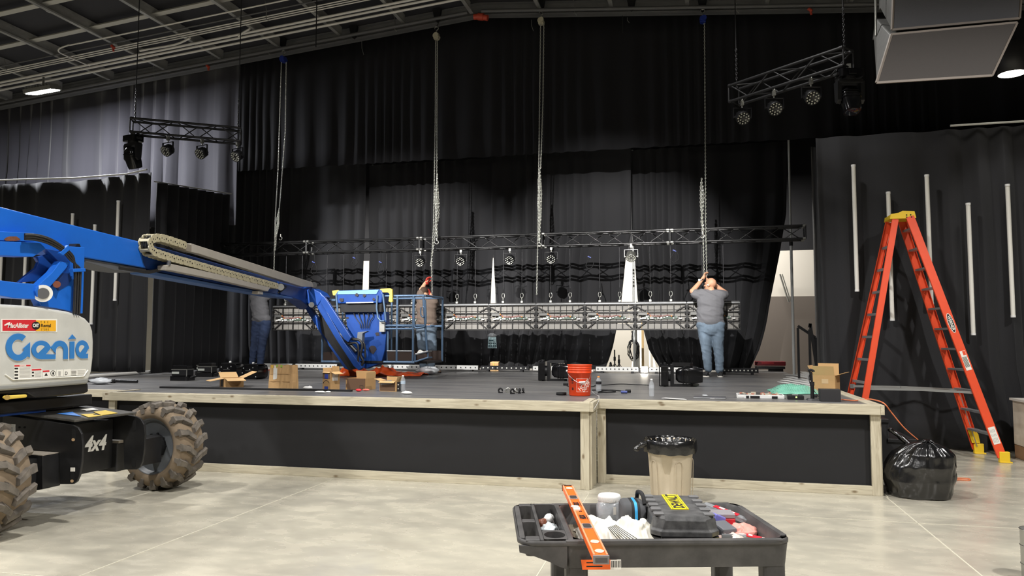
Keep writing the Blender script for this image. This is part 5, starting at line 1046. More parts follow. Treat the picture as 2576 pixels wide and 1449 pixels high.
# ================================================================= things on the stage
M_blk = mat('black_box_card', (44, 43, 45), .6); M_card = M_kraft; M_tape = mat('tape_label_white', (226, 224, 218), .5); M_btape = mat('blue_tape', (52, 74, 164), .45)
M_clear = mat('clear_plastic', (226, 232, 238), .12, alpha=.26, spec=.8); M_orange = mat('bucket_orange', (240, 74, 24), .42); M_logow = mat('bucket_print_white', (248, 214, 200), .5)
def carton(name, label, loc, rz, w, d, h, flaps, m=None, th=.006, group=None, cat='cardboard box', extra=None, skew=0):
    """open box: flaps = (front, back, left, right) angles from vertical-up outward, None for missing; length share"""
    m = m or M_card; t = thing(name, label, cat, loc, rz, group)
    b = MB(); b.box((0, 0, th/2), (w, d, th)); b.box((0, -d/2, h/2), (w, th, h)); b.box((0, d/2, h/2), (w, th, h)); b.box((-w/2, 0, h/2), (th, d, h)); b.box((w/2, 0, h/2), (th, d, h)); build(b, 'body', [m], t, local=True)
    for i, fl in enumerate(flaps):
        if fl is None: continue
        a, L = fl; wd = w if i < 2 else d
        b = MB(); b.box((0, 0, L/2), (wd-.01, th*.8, L)); 
        T = {0: Matrix.Translation((0, -d/2, h)) @ Matrix.Rotation(a, 4, 'X'), 1: Matrix.Translation((0, d/2, h)) @ Matrix.Rotation(-a, 4, 'X'), 2: Matrix.Translation((-w/2, 0, h)) @ Matrix.Rotation(PI/2, 4, 'Z') @ Matrix.Rotation(-a, 4, 'X'), 3: Matrix.Translation((w/2, 0, h)) @ Matrix.Rotation(PI/2, 4, 'Z') @ Matrix.Rotation(a, 4, 'X')}[i]
        b.v = [T @ p for p in b.v]; build(b, 'flap', M_kraftd, t, local=True)
    if extra: extra(t, w, d, h)
    return t
def deck(px, py): return az(px, py, SZ)
# far boxes from left to right
def ex1(t, w, d, h):
    b = MB(); b.box((0, -d/2-.004, h*.45), (w*.42, .002, h*.7)); b.prism([(-.09, .09), (-.03, .08), (0, .06), (.03, .08), (.09, .09), (.03, .055), (0, .045), (-.03, .055)], 0, .002, Matrix(((1, 0, 0, 0), (0, 0, -1, -d/2-.0035), (0, 1, 0, h*.3), (0, 0, 0, 1)))); build(b, 'black_print', M_blk, t, local=True)
p = deck(566, 975); carton('cardboard_box', 'low open cardboard box with four flaps spread wide, left of the paper bag', p+V((0, .15, 0)), -.75, .27, .25, .125, ((1.75, .19), (1.15, .2), (1.1, .15), (1.75, .16)), extra=ex1)
# paper bag
p = deck(705, 979); t = thing('paper_bag', 'tall brown paper bag with a white receipt taped on it', 'paper bag', p+V((0, .08, 0)), -.12)
M_bag = mat('brown_paper', (186, 150, 104), .85, var=.05, vscale=7, bump=.25, bscale=14)
b = MB(); w, d, h = .33, .2, .315
def bagring(z, k, j=0): 
    P = []
    for i in range(40):
        q = i/40*4; s = int(q); f = q-s; c = [(-1, -1), (1, -1), (1, 1), (-1, 1)]; a0 = c[s]; a1 = c[(s+1) % 4]; x = a0[0]+(a1[0]-a0[0])*f; y = a0[1]+(a1[1]-a0[1])*f
        y2 = y*d/2*(1-.25*k); x2 = x*w/2-(.035*k*math.sin(PI*f) if s == 1 else 0)+(.03*k*math.sin(PI*f) if s == 3 else 0)
        P.append(V((x2+.006*noise.noise(V((x*3, y*3, z*9))), y2+.012*noise.noise(V((x*4+3, y*3, z*8))), z+(j*.006*math.sin(i*PI/2)))))
    return P
b.loft([bagring(.001, 0), bagring(.09, .2), bagring(.11, .35), bagring(.2, .8), bagring(h, 1, 1)], False, False); b.add(bagring(.001, 0), [tuple(range(40))[::-1]]); build(b, 'bag', M_bag, t, local=True, solid=.002)
b = MB(); b.box((-.07, -d*.44, .2), (.06, .003, .15), (0.03, .04, 0)); b.box((-.075, -d*.435, .29), (.02, .003, .04)); build(b, 'receipt', M_tape, t, local=True)
b = MB(); b.box((-.13, -d*.395, h-.018), (.028, .003, .034)); b.mat(1).box((-.05, -d*.395, h-.008), (.02, .003, .03)); b.box((.02, -d*.395, h-.014), (.028, .003, .03)); build(b, 'sticker', [mat('yellow_sticker', (226, 186, 60), .5), mat('green_sticker', (140, 180, 70), .5)], t, local=True); b = MB(); b.box((0, -d*.478, .1), (w*.98, .003, .004)); b.box((0, -d*.44, .2), (w*.95, .003, .003)); build(b, 'fold_crease', mat('paper_crease', (158, 124, 82), .85), t, local=True)
# tall carton with blue tape and arrow
def ex2(t, w, d, h):
    for z in (h-.06, .024): build(MB().box((0, -d/2-.005, z), (.07, .002, .058 if z > .1 else .044)), 'blue_tape', M_btape, t, local=True)
    b = MB(); b.tube([(-.06+.12*i/8, -d/2-.004, h*.40+.03*math.sin(PI*i/8)) for i in range(9)], .003, 5); b.prism([(-.068, .0), (-.045, .012), (-.05, -.012)], 0, .003, Matrix(((1, 0, 0, 0), (0, 0, -1, -d/2-.002), (0, 1, 0, h*.4), (0, 0, 0, 1)))); build(b, 'curved_arrow_print', M_blk, t, local=True)
    build(MB().box((w/2+.004, -.0, h*.72), (.002, d*.6, h*.42)), 'shipping_label', M_tape, t, local=True); build(MB().box((-.0, -d/2-.0035, h*.8), (w*.98, .001, h*.38)), 'darker_upper_band', mat('kraft_band', (120, 96, 68), .8), t, local=True)
p = deck(822, 981); carton('cardboard_box', 'tall narrow open carton with blue tape and a curved arrow', p+V((.02, .08, 0)), -.42, .155, .15, .235, ((2.3, .02), (-.15, .07), (.2, .05), (1.9, .09)), extra=ex2)
# torn dark carton
def ex3(t, w, d, h):
    rs = random.Random(2); pts = [(-w/2-.03, h), (w/2, h-.0)]+[(w/2, .003)]+[(-w/2+.01+rs.uniform(0, .018), .003+(h-.02)*i/6) for i in range(7)]
    b = MB(); b.prism(pts, 0, .004, Matrix(((1, 0, 0, 0), (0, 0, -1, -d/2-.006), (0, 1, 0, 0), (0, 0, 0, 1)))); build(b, 'torn_front_panel', mat('dark_brown_card', (104, 78, 58), .8), t, local=True)
    b = MB(); b.box((w*.32, -d/2-.012, .06), (.05, .001, .002)); b.box((w*.32, -d/2-.012, .02), (.05, .001, .002)); b.box((w*.32-.025, -d/2-.012, .04), (.002, .001, .04)); b.box((w*.32+.025, -d/2-.012, .04), (.002, .001, .04)); build(b, 'handling_mark', M_blk, t, local=True)
p = deck(893, 981); carton('cardboard_box', 'torn dark brown carton in front of the orange tarp', p+V((.02, .13, 0)), -.15, .3, .24, .15, (None, (-.2, .09), None, (.1, .08)), extra=ex3)
def ex4(t, w, d, h):
    build(MB().box((-.02, -d/2-.005, h*.86), (w*.7, .002, .05), (0, -.1, 0)), 'grey_label', mat('grey_label', (150, 150, 152), .5), t, local=True)
    b = MB(); b.box((w/2+.02, -.02, .06), (.035, .07, .12)); b.mat(1).box((w/2+.02, -.056, .085), (.015, .002, .015)); b.box((w/2+.02, -.056, .035), (.015, .002, .015)); build(b, 'black_carton_end', [M_blk, M_tape], t, local=True)
    build(MB().box((0, -d/2-.004, h*.5), (w*.94, .002, h*.88)), 'dark_front_print', mat('dark_brown_card', (104, 78, 58), .8), t, local=True)
p = deck(975, 985); carton('cardboard_box', 'small open carton beside the water bottle, dark front with a grey label', p+V((0, .11, 0)), -.12, .23, .17, .13, ((2.0, .05), (.0, .05), (1.3, .09), (.35, .06)), extra=ex4)
# bottles
def bottle(label, p, h, r, capm, lab, cat='bottle', juice=None):
    t = thing('water_bottle', label, cat, p, 0)
    k = h/.21; b = MB(); b.lathe([(.001, .002), (r*.85, .002), (r, .012*k), (r*.96, .03*k), (r, .05*k), (r*.95, .07*k), (r, .09*k), (r, .14*k), (r*.8, .165*k), (r*.42, .188*k), (r*.4, .196*k)], 20); build(b, 'plastic_body', M_clear, t, local=True)
    build(MB().lathe([(.001, h), (r*.42, h), (r*.46, h-.014), (r*.46, .193*k), (.001, .193*k)], 16), 'cap', capm, t, local=True)
    build(MB().lathe([(r*1.012, .098*k), (r*1.012, .138*k)], 20), 'paper_label', lab, t, local=True)
M_lab = mat('pale_blue_label', (190, 208, 224), .5); M_labk = mat('black_label', (34, 32, 36), .5); M_capo = mat('orange_cap', (226, 136, 44), .45)
bottle('clear water bottle beside the small open carton', deck(1012, 985)+V((0, .02, 0)), .205, .031, M_plw, M_lab)
bottle('clear bottle with an orange cap and black label by the bucket', deck(1506, 984), .19, .036, M_capo, M_labk)
bottle('clear water bottle alone on the front edge of the right stage wing', deck(1639, 998)+V((0, .03, 0)), .205, .03, M_plw, M_clear)
# orange tarp
p0 = deck(868, 944); p1 = deck(1068, 946); b = MB()
def tarp(s, t_):
    x = p0.x+(p1.x-p0.x)*s; w = .38*(1-.45*s); y = p0.y+(p1.y-p0.y)*s+(t_-.5)*w*2; hgt = (.16*math.exp(-((s-.12)/.12)**2)+.1*math.exp(-((s-.5)/.14)**2)+.045)*(math.sin(PI*t_)**.7)
    return V((x+.04*noise.noise(V((s*9, t_*4, 1))), y+.05*noise.noise(V((s*7, t_*2, 4))), SZ+.004+hgt*(1+.8*noise.noise(V((s*16, t_*5, 2))))+.012*abs(noise.noise(V((s*40, t_*10, 3))))))
b.grid(tarp, 90, 18); tag(build(b, 'plastic_tarp', mat('orange_plastic_sheet', (255, 96, 30), .4, spec=.6), solid=.002), 'crumpled bright orange plastic sheet lying in front of the lift basket', 'plastic sheet')
def crumple(name, label, c, r, m, seed, n=18, cat='wrapper', sq=(1, 1, .5), amp=.35, group=None):
    b = MB(); b.ball((0, 0, 0), 1, n)
    for i, q in enumerate(b.v):
        f = 1+amp*noise.noise(q*2.2+V((seed, 0, 0)))*.8+amp*.4*noise.noise(q*5+V((0, seed, 0))); v = V((q.x*r*sq[0]*f, q.y*r*sq[1]*f, max(0, (q.z*.5+.5))*r*sq[2]*2*f)); b.v[i] = v+V(c)
    return tag(build(b, name, m), label, cat, group)
M_film = mat('crumpled_clear_film', (222, 226, 230), .25, trans=.3, spec=.7)
crumple('plastic_wrap', 'crumpled clear plastic at the feet of the middle worker', deck(1075, 943), .17, M_film, 3, 20, 'plastic wrap', (1.3, .8, .45))
crumple('plastic_wrap', 'small white crumpled wrapper in front of the water bottle', deck(1023, 992), .045, M_plw, 5, 14, 'wrapper', (1.6, .8, .4)); crumple('plastic_wrap', 'white wrapper behind the black strip, beside the tall carton', deck(775, 979), .05, M_plw, 6, 14, 'wrapper', (1.4, .8, .4)); crumple('plastic_wrap', 'white wrapper scrap lying in front of the tall carton', deck(806, 989), .045, M_plw, 8, 14, 'wrapper', (1.6, .8, .3)); crumple('plastic_wrap', 'tiny white scrap right of the scrap by the tall carton', deck(826, 988), .025, M_plw, 9, 12, 'wrapper', (1.4, .8, .4))
crumple('red_tool_pouch', 'small red plastic piece in front of the torn carton', deck(902, 985), .035, mat('red_plastic', (226, 40, 52), .4), 12, 14, 'plastic piece', (1.1, .7, .5)); crumple('red_wire_scrap', 'scrap of pinkish wire by the torn carton', deck(921, 984), .035, mat('pink_wire', (206, 110, 96), .5), 14, 14, 'wire scrap', (1.3, .7, .4), .6)
crumple('plastic_wrap', 'crumpled clear wrap at the left stage edge below the black pole', deck(252, 967), .13, M_film, 17, 18, 'plastic wrap', (1.3, .7, .35)); crumple('plastic_wrap', 'small white scrap beside the right moving head light', deck(1745, 972), .06, M_plw, 21, 12, 'wrapper', (1.4, .6, .35))
# black strip on the deck
a = deck(350, 981); e = deck(880, 986); build_o = tag(build(MB().beam((a.x, 8.83, SZ+.012), (e.x, 8.83, SZ+.012), .06, .022), 'cable_ramp', M_blackm), 'long flat black strip lying along the front of the stage', 'strip')
# poles lying on deck at left
a = deck(215, 953); e = deck(425, 937); t = thing('lying_pole', 'long white pole lying on the left side of the stage', 'pole', (a+e)/2)
build(MB().cyl(a+V((0, 0, .035)), e+V((0, 0, .035)), .03, n=14), 'tube', mat('white_pole', (222, 220, 214), .4), t); build(MB().cyl(e+V((0, 0, .035)), e+(e-a).normalized()*.1+V((0, 0, .035)), .034, n=14), 'coupler', M_plw, t)
a = deck(210, 962); e = deck(345, 965); t = thing('lying_pole', 'short black telescopic pole lying at the left stage edge', 'pole', (a+e)/2); build(MB().cyl(a+V((0, 0, .03)), e+V((0, 0, .03)), .022, n=12), 'tube', M_black, t); m_ = a*.45+e*.55; build(MB().cyl(m_+V((-.04, 0, .03)), m_+V((.04, 0, .03)), .03, n=12), 'collar', M_blackm, t)
# moving heads standing / lying on the deck
def lying(label, p, rz, tilt=.0, roll=0):
    M = Matrix.Translation(p+V((0, 0, .16))) @ Matrix.Rotation(rz, 4, 'Z') @ Matrix.Rotation(-PI/2, 4, 'Y'); return moving_head(label, M, 'moving head lights resting on the stage', tilt=tilt)
def standing(label, p, rz, tilt):
    M = Matrix.Translation(p+V((0, 0, .1))) @ Matrix.Rotation(rz, 4, 'Z') @ Matrix.Rotation(PI, 4, 'X'); return moving_head(label, M, 'moving head lights resting on the stage', tilt=tilt)
lying('moving head light lying on its side left of the orange bucket', deck(1374, 958), 0, .0); lying('moving head light lying on its side behind the lone water bottle', deck(1682, 972), 0, .0)
def fix(label, p, rz, h=.2):   # folded fixture: base with display and stacked head block
    t = thing('stage_fixture', label, 'stage light', p, rz, 'black stage fixtures at the left of the stage')
    b = MB(); b.prism(rrect(.32, .24, .04), 0, .07, Matrix.Identity(4)); build(b, 'base', M_blackg, t, local=True, bevel=.006)
    b = MB(); b.box((0, 0, .125), (.26, .2, .1)); build(b, 'body', M_lampbody, t, local=True, bevel=.008); b = MB(); b.box((0, -.01, .21), (.24, .17, .06)); build(b, 'head', M_blackg, t, local=True, bevel=.008)
    b = MB(); b.box((-.06, -.103, .125), (.12, .006, .035)); build(b, 'display', mat('pale_display', (172, 176, 170), .3), t, local=True)
    b = MB(); b.box((0, 0, .178), (.27, .21, .008)); b.box((.13, -.1, .12), (.01, .01, .1)); build(b, 'steel_trim', M_galv, t, local=True); build(MB().tube([(.16, -.05, .05), (.2, -.05, .06), (.2, .05, .06), (.16, .05, .05)], .012, 6), 'handle', M_blackm, t, local=True)
fix('nearest black fixture with a pale display at the end of the white pole', deck(459, 957), .1); fix('black fixture just behind the one at the white pole end', deck(475, 945)+V((.1, .35, 0)), -.1); fix('black fixture behind the low open cardboard box', deck(512, 948)+V((.0, .1, 0)), .15)
def upclamp(t, p): 
    b = MB(); b.cyl(p, p+V((0, 0, .1)), .018, n=8); b.tube([p+V((.03*math.cos(a), 0, .14+.04*math.sin(a))) for a in [i*PI/6-.5 for i in range(9)]], .012, 6); build(b, 'clamp', M_galv, t)
def bulk(label, p, rz):
    t = thing('stage_fixture', label, 'stage light', p, rz, 'black stage fixtures at the left of the stage'); b = MB()
    rings = [[V((x*(1-.1*abs(k)), k*.12, .12+z)) for x, z in rrect(.36, .23, .07)] for k in (-1.15, -1, -.5, 0, .5, 1, 1.15)]; b.loft(rings, True, True); build(b, 'housing', M_blackg, t, local=True)
    b = MB()
    for x, z in ((-.12, .18), (-.14, .1), (.06, .19), (-.1, .06), (.12, .04), (0, .16)): b.ball((x, -.142, z), (.014, .008, .012), 8)
    b.box((-.02, -.142, .14), (.12, .006, .008)); build(b, 'bright_fittings', M_chrome, t, local=True); build(MB().box((0, -.01, .243), (.3, .16, .012)), 'top_plate', M_lampbody, t, local=True); build(MB().ball((-.02, -.02, .262), .022, 10), 'knob', M_plw, t, local=True); return t
bulk('large black fixture right behind the open flaps of the low box', deck(572, 950)+V((0, .12, 0)), .1); bulk('large black fixture at the feet of the man behind the boom', deck(632, 954)+V((0, .1, 0)), -.05)
# clamps scattered on the deck
for i, (px, py, lb) in enumerate(((1259, 989, 'loose black clamp lying apart, first from the left'), (1278, 988, 'loose pale clamp between the lone one and the pile'), (1289, 991, 'loose black clamp at the left of the clamp pile'), (1298, 989, 'pale clamp in the middle of the clamp pile'), (1307, 990, 'loose clamp at the right of the clamp pile'), (1316, 989, 'last clamp of the row lying on the stage'))):
    p = deck(px, py); t = thing('pipe_clamp', lb, 'clamp', p, .4*i, 'loose clamps on the stage')
    b = MB(); b.tube([(.025*math.cos(a), 0, .032+.025*math.sin(a)) for a in [i_*PI/6-.4 for i_ in range(10)]], .011, 6); b.box((0, 0, .008), (.05, .03, .014)); build(b, 'jaw', M_galv if i in (1, 3) else M_blackm, t, local=True); build(MB().cyl((.02, 0, .03), (.055, 0, .04), .006, n=6), 'bolt', M_chrome, t, local=True)
p = deck(1412, 994); t = thing('tape_roll', 'flat round black tape roll beside the orange bucket', 'tape roll', p); build(MB().lathe([(.03, .001), (.06, .001), (.062, .02), (.06, .034), (.03, .034), (.03, .001)], 28), 'roll', M_blackm, t, local=True)
# bucket
p = deck(1457, 996)+V((0, .05, 0)); t = thing('bucket', 'orange five gallon bucket with white hardware store print', 'bucket', p)
S_ = .98; prof = [(.001, .003), (.124, .003), (.128, .01), (.14, .27), (.146, .272), (.146, .287), (.141, .289), (.142, .303), (.147, .305), (.147, .312), (.142, .314), (.143, .33), (.147, .332), (.147, .339), (.143, .341), (.144, .36), (.15, .362), (.15, .372), (.143, .372), (.14, .36), (.124, .02), (.001, .015)]
build(MB().lathe([(r*S_, z*S_) for r, z in prof], 48), 'pail', M_orange, t, local=True)
def wrap(b, fn, R0=.1265, k=.0485):   # map flat (s along girth, z) to the tapered wall
    for i, q in enumerate(b.v):
        r = (R0+k*q.y)*S_+.0015+q.z; a = -PI/2+.42+q.x/.137; b.v[i] = V((r*math.cos(a), r*math.sin(a), q.y*S_))
    return b
b = MB(); I4 = Matrix.Identity(4)
for x0, x1, z0, z1 in ((-.078, .078, .052, .055), (-.078, .078, .208, .211)):
    n = 16
    for i in range(n): b.add([V((x0+(x1-x0)*i/n, z0, 0)), V((x0+(x1-x0)*(i+1)/n, z0, 0)), V((x0+(x1-x0)*(i+1)/n, z1, 0)), V((x0+(x1-x0)*i/n, z1, 0))], [(0, 1, 2, 3)])
for x0 in (-.078, .075): b.add([V((x0, .052, 0)), V((x0+.003, .052, 0)), V((x0+.003, .211, 0)), V((x0, .211, 0))], [(0, 1, 2, 3)])
R45 = lambda x, y: Matrix.Translation((x, y, .0008)) @ Matrix.Rotation(.72, 4, 'Z')
b.text('THE', .046, R45(-.02, .115), .0004, bold=.0012, sx=.8); b.text('HOME', .066, R45(-.033, .06), .0004, bold=.002, sx=.9); b.text('DEPOT', .05, R45(.012, .047), .0004, bold=.0015, sx=.9)
build(wrap(b, 0), 'store_print', M_logow, t, local=True)
b = MB(); n = 14
for i in range(n): b.add([V((-.074+.148*i/n, .057, -.0006)), V((-.074+.148*(i+1)/n, .057, -.0006)), V((-.074+.148*(i+1)/n, .206, -.0006)), V((-.074+.148*i/n, .206, -.0006))], [(0, 1, 2, 3)])
build(wrap(b, 0), 'print_ground', mat('bucket_print_red', (222, 66, 26), .45), t, local=True)
b = MB()
for z, hh in ((.2, .018), (.175, .03), (.15, .014), (.072, .03)): b.add([V((-.145, z, .0002)), V((-.118, z, .0002)), V((-.118, z+hh, .0002)), V((-.145, z+hh, .0002))], [(0, 1, 2, 3)])
build(wrap(b, 0), 'warning_print', mat('bucket_print_black', (70, 30, 22), .5), t, local=True)
b = MB(); b.tube(smooth_pts([(-.148, -.02, .29), (-.11, -.11, .24), (-.02, -.152, .175), (.05, -.156, .155), (.12, -.12, .19), (.148, -.02, .29)], 6), .0028, 6); build(b, 'wire_handle', M_chrome, t, local=True); build(MB().cyl((.015, -.158, .163), (.085, -.146, .168), .011, n=10), 'hand_grip', M_plw, t, local=True)
build(MB().ball((-.148, -.01, .288), .016, 10).ball((.148, -.01, .288), .016, 10), 'handle_lug', M_plw, t, local=True)
# white string from the bucket over the stage edge
tag(build(MB().tube(smooth_pts([deck(1489, 985)+V((0, 0, .004)), deck(1496, 992)+V((0, 0, .004)), deck(1504, 997)+V((0, 0, .006)), deck(1507, 998)+V((0, -.02, .01)), ay(1506, 1008, 8.28), ay(1500, 1020, 7.98), ay(1492, 1032, 7.9)], 5), .003, 5), 'string', M_plw), 'thin white string running from the bucket over the stage corner', 'string')
# cables on deck
for lb, pts, r in (('thin black cable lying behind the bucket and bottle', ((1425, 971), (1440, 975), (1489, 974), (1500, 970), (1520, 970), (1560, 968), (1600, 969), (1636, 971)), .006), ('black cable loop with a blue plug, right of the orange capped bottle', ((1490, 983), (1530, 984), (1548, 987), (1520, 990), (1505, 989), (1530, 984), (1560, 985), (1578, 988)), .008)):
    t = thing('power_cable', lb, 'cable', deck(*pts[0])); build(MB().tube(smooth_pts([deck(*q)+V((0, 0, r+.002+.003*(i % 2))) for i, q in enumerate(pts)], 5), r, 6), 'cable', M_blackm, t)
    if r > .007: a = deck(1562, 990); build(MB().cyl(a+V((0, 0, .018)), a+V((.075, .01, .018)), .016, n=10), 'blue_plug', M_bluep, t); a = deck(1580, 988); build(MB().cyl(a+V((-.03, 0, .02)), a+V((.03, .02, .02)), .02, n=10), 'black_plug', M_blackm, t)
    else: a = deck(1424, 970); build(MB().cyl(a+V((-.04, 0, .02)), a+V((.03, 0, .02)), .019, n=10), 'black_plug', M_blackm, t)
# right wing: paper, laptop, panel module, receiver, mic stand, boxes, strips, bubble wrap
a = deck(1664, 1004); e = deck(1728, 1008); tag(build(MB().slab([a+V((0, 0, .008)), e+V((0, 0, .008)), e+V((-.03, .17, .004)), a+V((.04, .15, .004))], (0, 0, .004)), 'paper_sheet', M_plw), 'white sheet of paper hanging over the front stage edge', 'paper')
p = deck(1786, 1004)+V((0, .11, 0)); t = thing('laptop', 'closed silver laptop lying near the front stage edge', 'laptop', p, -.05); build(MB().box((0, 0, .008), (.35, .22, .012)), 'base', M_steel, t, local=True, bevel=.003); build(MB().box((0, .005, .0165), (.35, .22, .005)), 'lid', mat('laptop_lid', (120, 120, 124), .4, metal=.7), t, local=True, bevel=.001); build(MB().box((.03, -.111, .009), (.05, .004, .006)), 'notch', M_plw, t, local=True); crumple('plastic_wrap', 'tiny clear scrap on the closed laptop', p+V((-.05, .02, .0195)), .025, M_film, 31, 10, 'wrapper', (1.4, 1, .4))
p = deck(1914, 1003)+V((0, .13, 0)); t = thing('opened_panel_unit', 'white edged electronic panel unit lying face down with its boards showing', 'electronic unit', p, -.02)
b = MB(); b.box((0, 0, .02), (.49, .26, .03)); build(b, 'tray', mat('panel_tray', (84, 80, 80), .5), t, local=True); b = MB()
for sy in (-1, 1): b.box((0, sy*.134, .022), (.5, .012, .04))
for sx in (-1, 1): b.box((sx*.248, 0, .022), (.012, .26, .04)); b.box((sx*.21, -.141, .024), (.07, .004, .024)); b.box((sx*.09, -.141, .02), (.02, .004, .036))
build(b, 'white_rim', M_plw, t, local=True, bevel=.003); rs = random.Random(9); b = MB()
for i in range(34): b.mat(rs.choice((0, 0, 1, 2))).box((rs.uniform(-.2, .2), rs.uniform(-.1, .1), .04+.01*rs.random()), (rs.uniform(.015, .07), rs.uniform(.01, .03), rs.uniform(.01, .03)))
build(b, 'circuit_boards', [mat('cream_board', (206, 196, 176), .5), M_psu, mat('copper_board', (196, 130, 110), .5)], t, local=True)
b = MB(); b.box((-.06, -.143, .018), (.1, .006, .026)); b.box((.15, -.143, .018), (.06, .006, .024)); b.box((-.14, -.143, .018), (.03, .006, .026)); build(b, 'black_slots', M_black, t, local=True)
p = deck(2003, 1006)+V((0, .08, 0)); t = thing('wireless_receiver', 'small black receiver box with a lit green mark', 'receiver', p, -.02); build(MB().box((0, 0, .024), (.17, .13, .044)), 'case', M_black, t, local=True, bevel=.006); build(MB().box((.005, -.066, .028), (.016, .002, .014)), 'green_light', mat('green_led', (200, 255, 120), .4, emit=2), t, local=True); build(MB().box((.0, .02, .048), (.06, .03, .003)), 'label', M_tape, t, local=True)
p = deck(2046, 1008)+V((0, .06, 0)); t = thing('desk_mic_stand', 'short black stand with a square base near the right stage corner', 'stand', p, 0)
build(MB().box((.02, 0, .01), (.16, .13, .018), taper=.85), 'base', mat('grey_base_plate', (70, 70, 72), .5), t, local=True); build(MB().cyl((0, 0, .02), (0, 0, .18), .02, n=12), 'lower_tube', M_black, t, local=True); build(MB().cyl((0, 0, .18), (-.006, 0, .31), .011, n=10), 'upper_tube', M_black, t, local=True); build(MB().cyl((0, 0, .16), (0, 0, .2), .024, n=12), 'collar', M_blackm, t, local=True); build(MB().tube(smooth_pts([(-.04, 0, .325), (-.01, 0, .33), (.015, 0, .32), (.02, 0, .31)], 4), .014, 8), 'clip', M_blackm, t, local=True); build(MB().tube(smooth_pts([(-.01, -.01, .31), (-.035, -.02, .25), (-.02, -.02, .17), (.02, -.02, .1), (.06, -.03, .04), (.09, -.02, .02)], 5), .0035, 5), 'thin_cable', M_blackm, t, local=True)
p = deck(2091, 1011)+V((0, .1, 0)); tag(build(MB().box(p+V((0, 0, .066)), (.205, .15, .128)), 'black_carton', M_blk, bevel=.003), 'plain dark grey carton at the right front stage corner', 'box')
p = deck(2050, 1002)+V((.02, .14, 0)); t = thing('power_adapter', 'small power adapter beside the dark grey carton', 'adapter', p); build(MB().box((0, 0, .016), (.05, .07, .03)), 'brick', M_black, t, local=True, bevel=.004)
def ex5(t, w, d, h):
    build(MB().box((w*.05, -d/2-.004, h*.62), (w*.3, .001, h*.3)), 'paper_tape', mat('kraft_tape', (206, 176, 136), .6), t, local=True); build(MB().box((-w/2-.045, -.02, h+.07), (.003, d*.25, .07), (0, -.6, 0)), 'white_label', M_tape, t, local=True)
p = deck(2085, 984)+V((0, .17, 0)); carton('cardboard_box', 'large open carton with raised flaps beside the orange ladder', p, -.38, .27, .26, .2, ((.35, .13), (.0, .15), (.5, .14), (1.25, .13)), extra=ex5)
for i in range(7):
    a = deck(1965+7*i+(12 if i > 3 else 0), 962-3.4*i)+V((0, 0, .008+.007*i)); e = deck(2062+2*i, 978-3*i)+V((0, .1*i, .008+.007*i)); lbq = ['nearest white strip of the fan of strips by the bubble wrap', 'second white strip of the fan, counted from the bubble wrap', 'third white strip of the fan, counted from the bubble wrap', 'middle white strip of the fan of strips', 'third white strip of the fan, counted from the far side', 'second white strip of the fan, counted from the far side', 'farthest white strip of the fan by the drape pole'][i]
    tag(build(MB().beam(a, e, .12, .006), 'white_strip', M_plw), lbq, 'plastic strip', 'white strips at the right of the stage')
b = MB(); c = deck(1998, 988); L = (deck(2052, 985)-deck(1942, 985)).x
def bub(s, t_):
    e = math.sin(PI*s)**.6*math.sin(PI*t_)**.6; x = c.x+(s-.5)*L*1.06; y = c.y+(t_-.5)*.9+.25*s; z = SZ+.006+e*(.07+.05*noise.noise(V((s*5, t_*5, 1))))+.018*abs(math.sin(s*70)*math.sin(t_*52))*e
    return V((x+.05*noise.noise(V((t_*4, s*3, 7))), y+.07*noise.noise(V((s*4, t_*3, 5))), z))
b.grid(bub, 110, 50); tag(build(b, 'bubble_wrap', mat('green_bubble_wrap', (150, 226, 200), .15, trans=.25, spec=.8), solid=.003), 'crumpled green tinted bubble wrap beside the fan of white strips', 'bubble wrap')
# orange extension cord at right corner
pts = [deck(2117, 1007)+V((0, .0, .008)), deck(2150, 1010)+V((0, .02, .008)), deck(2180, 1008)+V((0, .05, .008)), deck(2198, 1011)+V((0, .08, .02)), V((1.85, 8.45, .915)), V((1.93, 8.5, .82)), V((2.06, 8.56, .66)), V((2.2, 8.62, .535))]
tag(build(MB().tube(smooth_pts(pts, 6), .007, 6), 'extension_cord', mat('orange_cord', (226, 128, 84), .5)), 'orange extension cord running off the stage corner down to the rubbish bag', 'cord')
tag(build(MB().tube(smooth_pts([az(x, y, .008) for x, y in ((2372, 1218), (2400, 1217), (2402, 1210), (2412, 1207), (2438, 1208), (2436, 1204), (2405, 1203), (2378, 1206))], 5), .007, 6), 'extension_cord', MATS['orange_cord']), 'loop of orange cord on the concrete beside the rubbish bag', 'cord')
# things behind the light battens
p = ay(1238, 862, 15.9); t = thing('printed_bag', 'pale blue printed plastic bag hanging in the dark below the screen', 'bag', p+V((0, 0, -.15)))
b = MB(); w = .2; zc = p.z
b.slab([(p.x-w/2, 15.9, zc-.12), (p.x+w/2, 15.9, zc-.12), (p.x+w/2-.015, 15.9, zc+.13), (p.x-w/2+.01, 15.9, zc+.13)], (0, .03, 0)); build(b, 'hanging_bag', mat('lightened_blue_plastic', (206, 236, 242), .4), t); b = MB()  # bag colour lightened in place of light falling on it
for i in range(4):
    for j in range(2): b.cyl((p.x-.065+.045*i, 15.898, zc-.02-.05*j), (p.x-.065+.045*i, 15.9, zc-.02-.05*j), .014, n=10)
b.box((p.x, 15.898, zc-.09), (.18, .003, .006)); b.box((p.x-.02, 15.898, zc+.05), (.1, .003, .02)); build(b, 'dark_print', mat('teal_print', (40, 84, 96), .5), t); crumple('clear_sleeve', 'crumpled clear top of the printed bag below the screen', p+V((-.0, .0, .12)), .08, M_film, 41, 14, 'plastic wrap', (1.2, .3, .5))
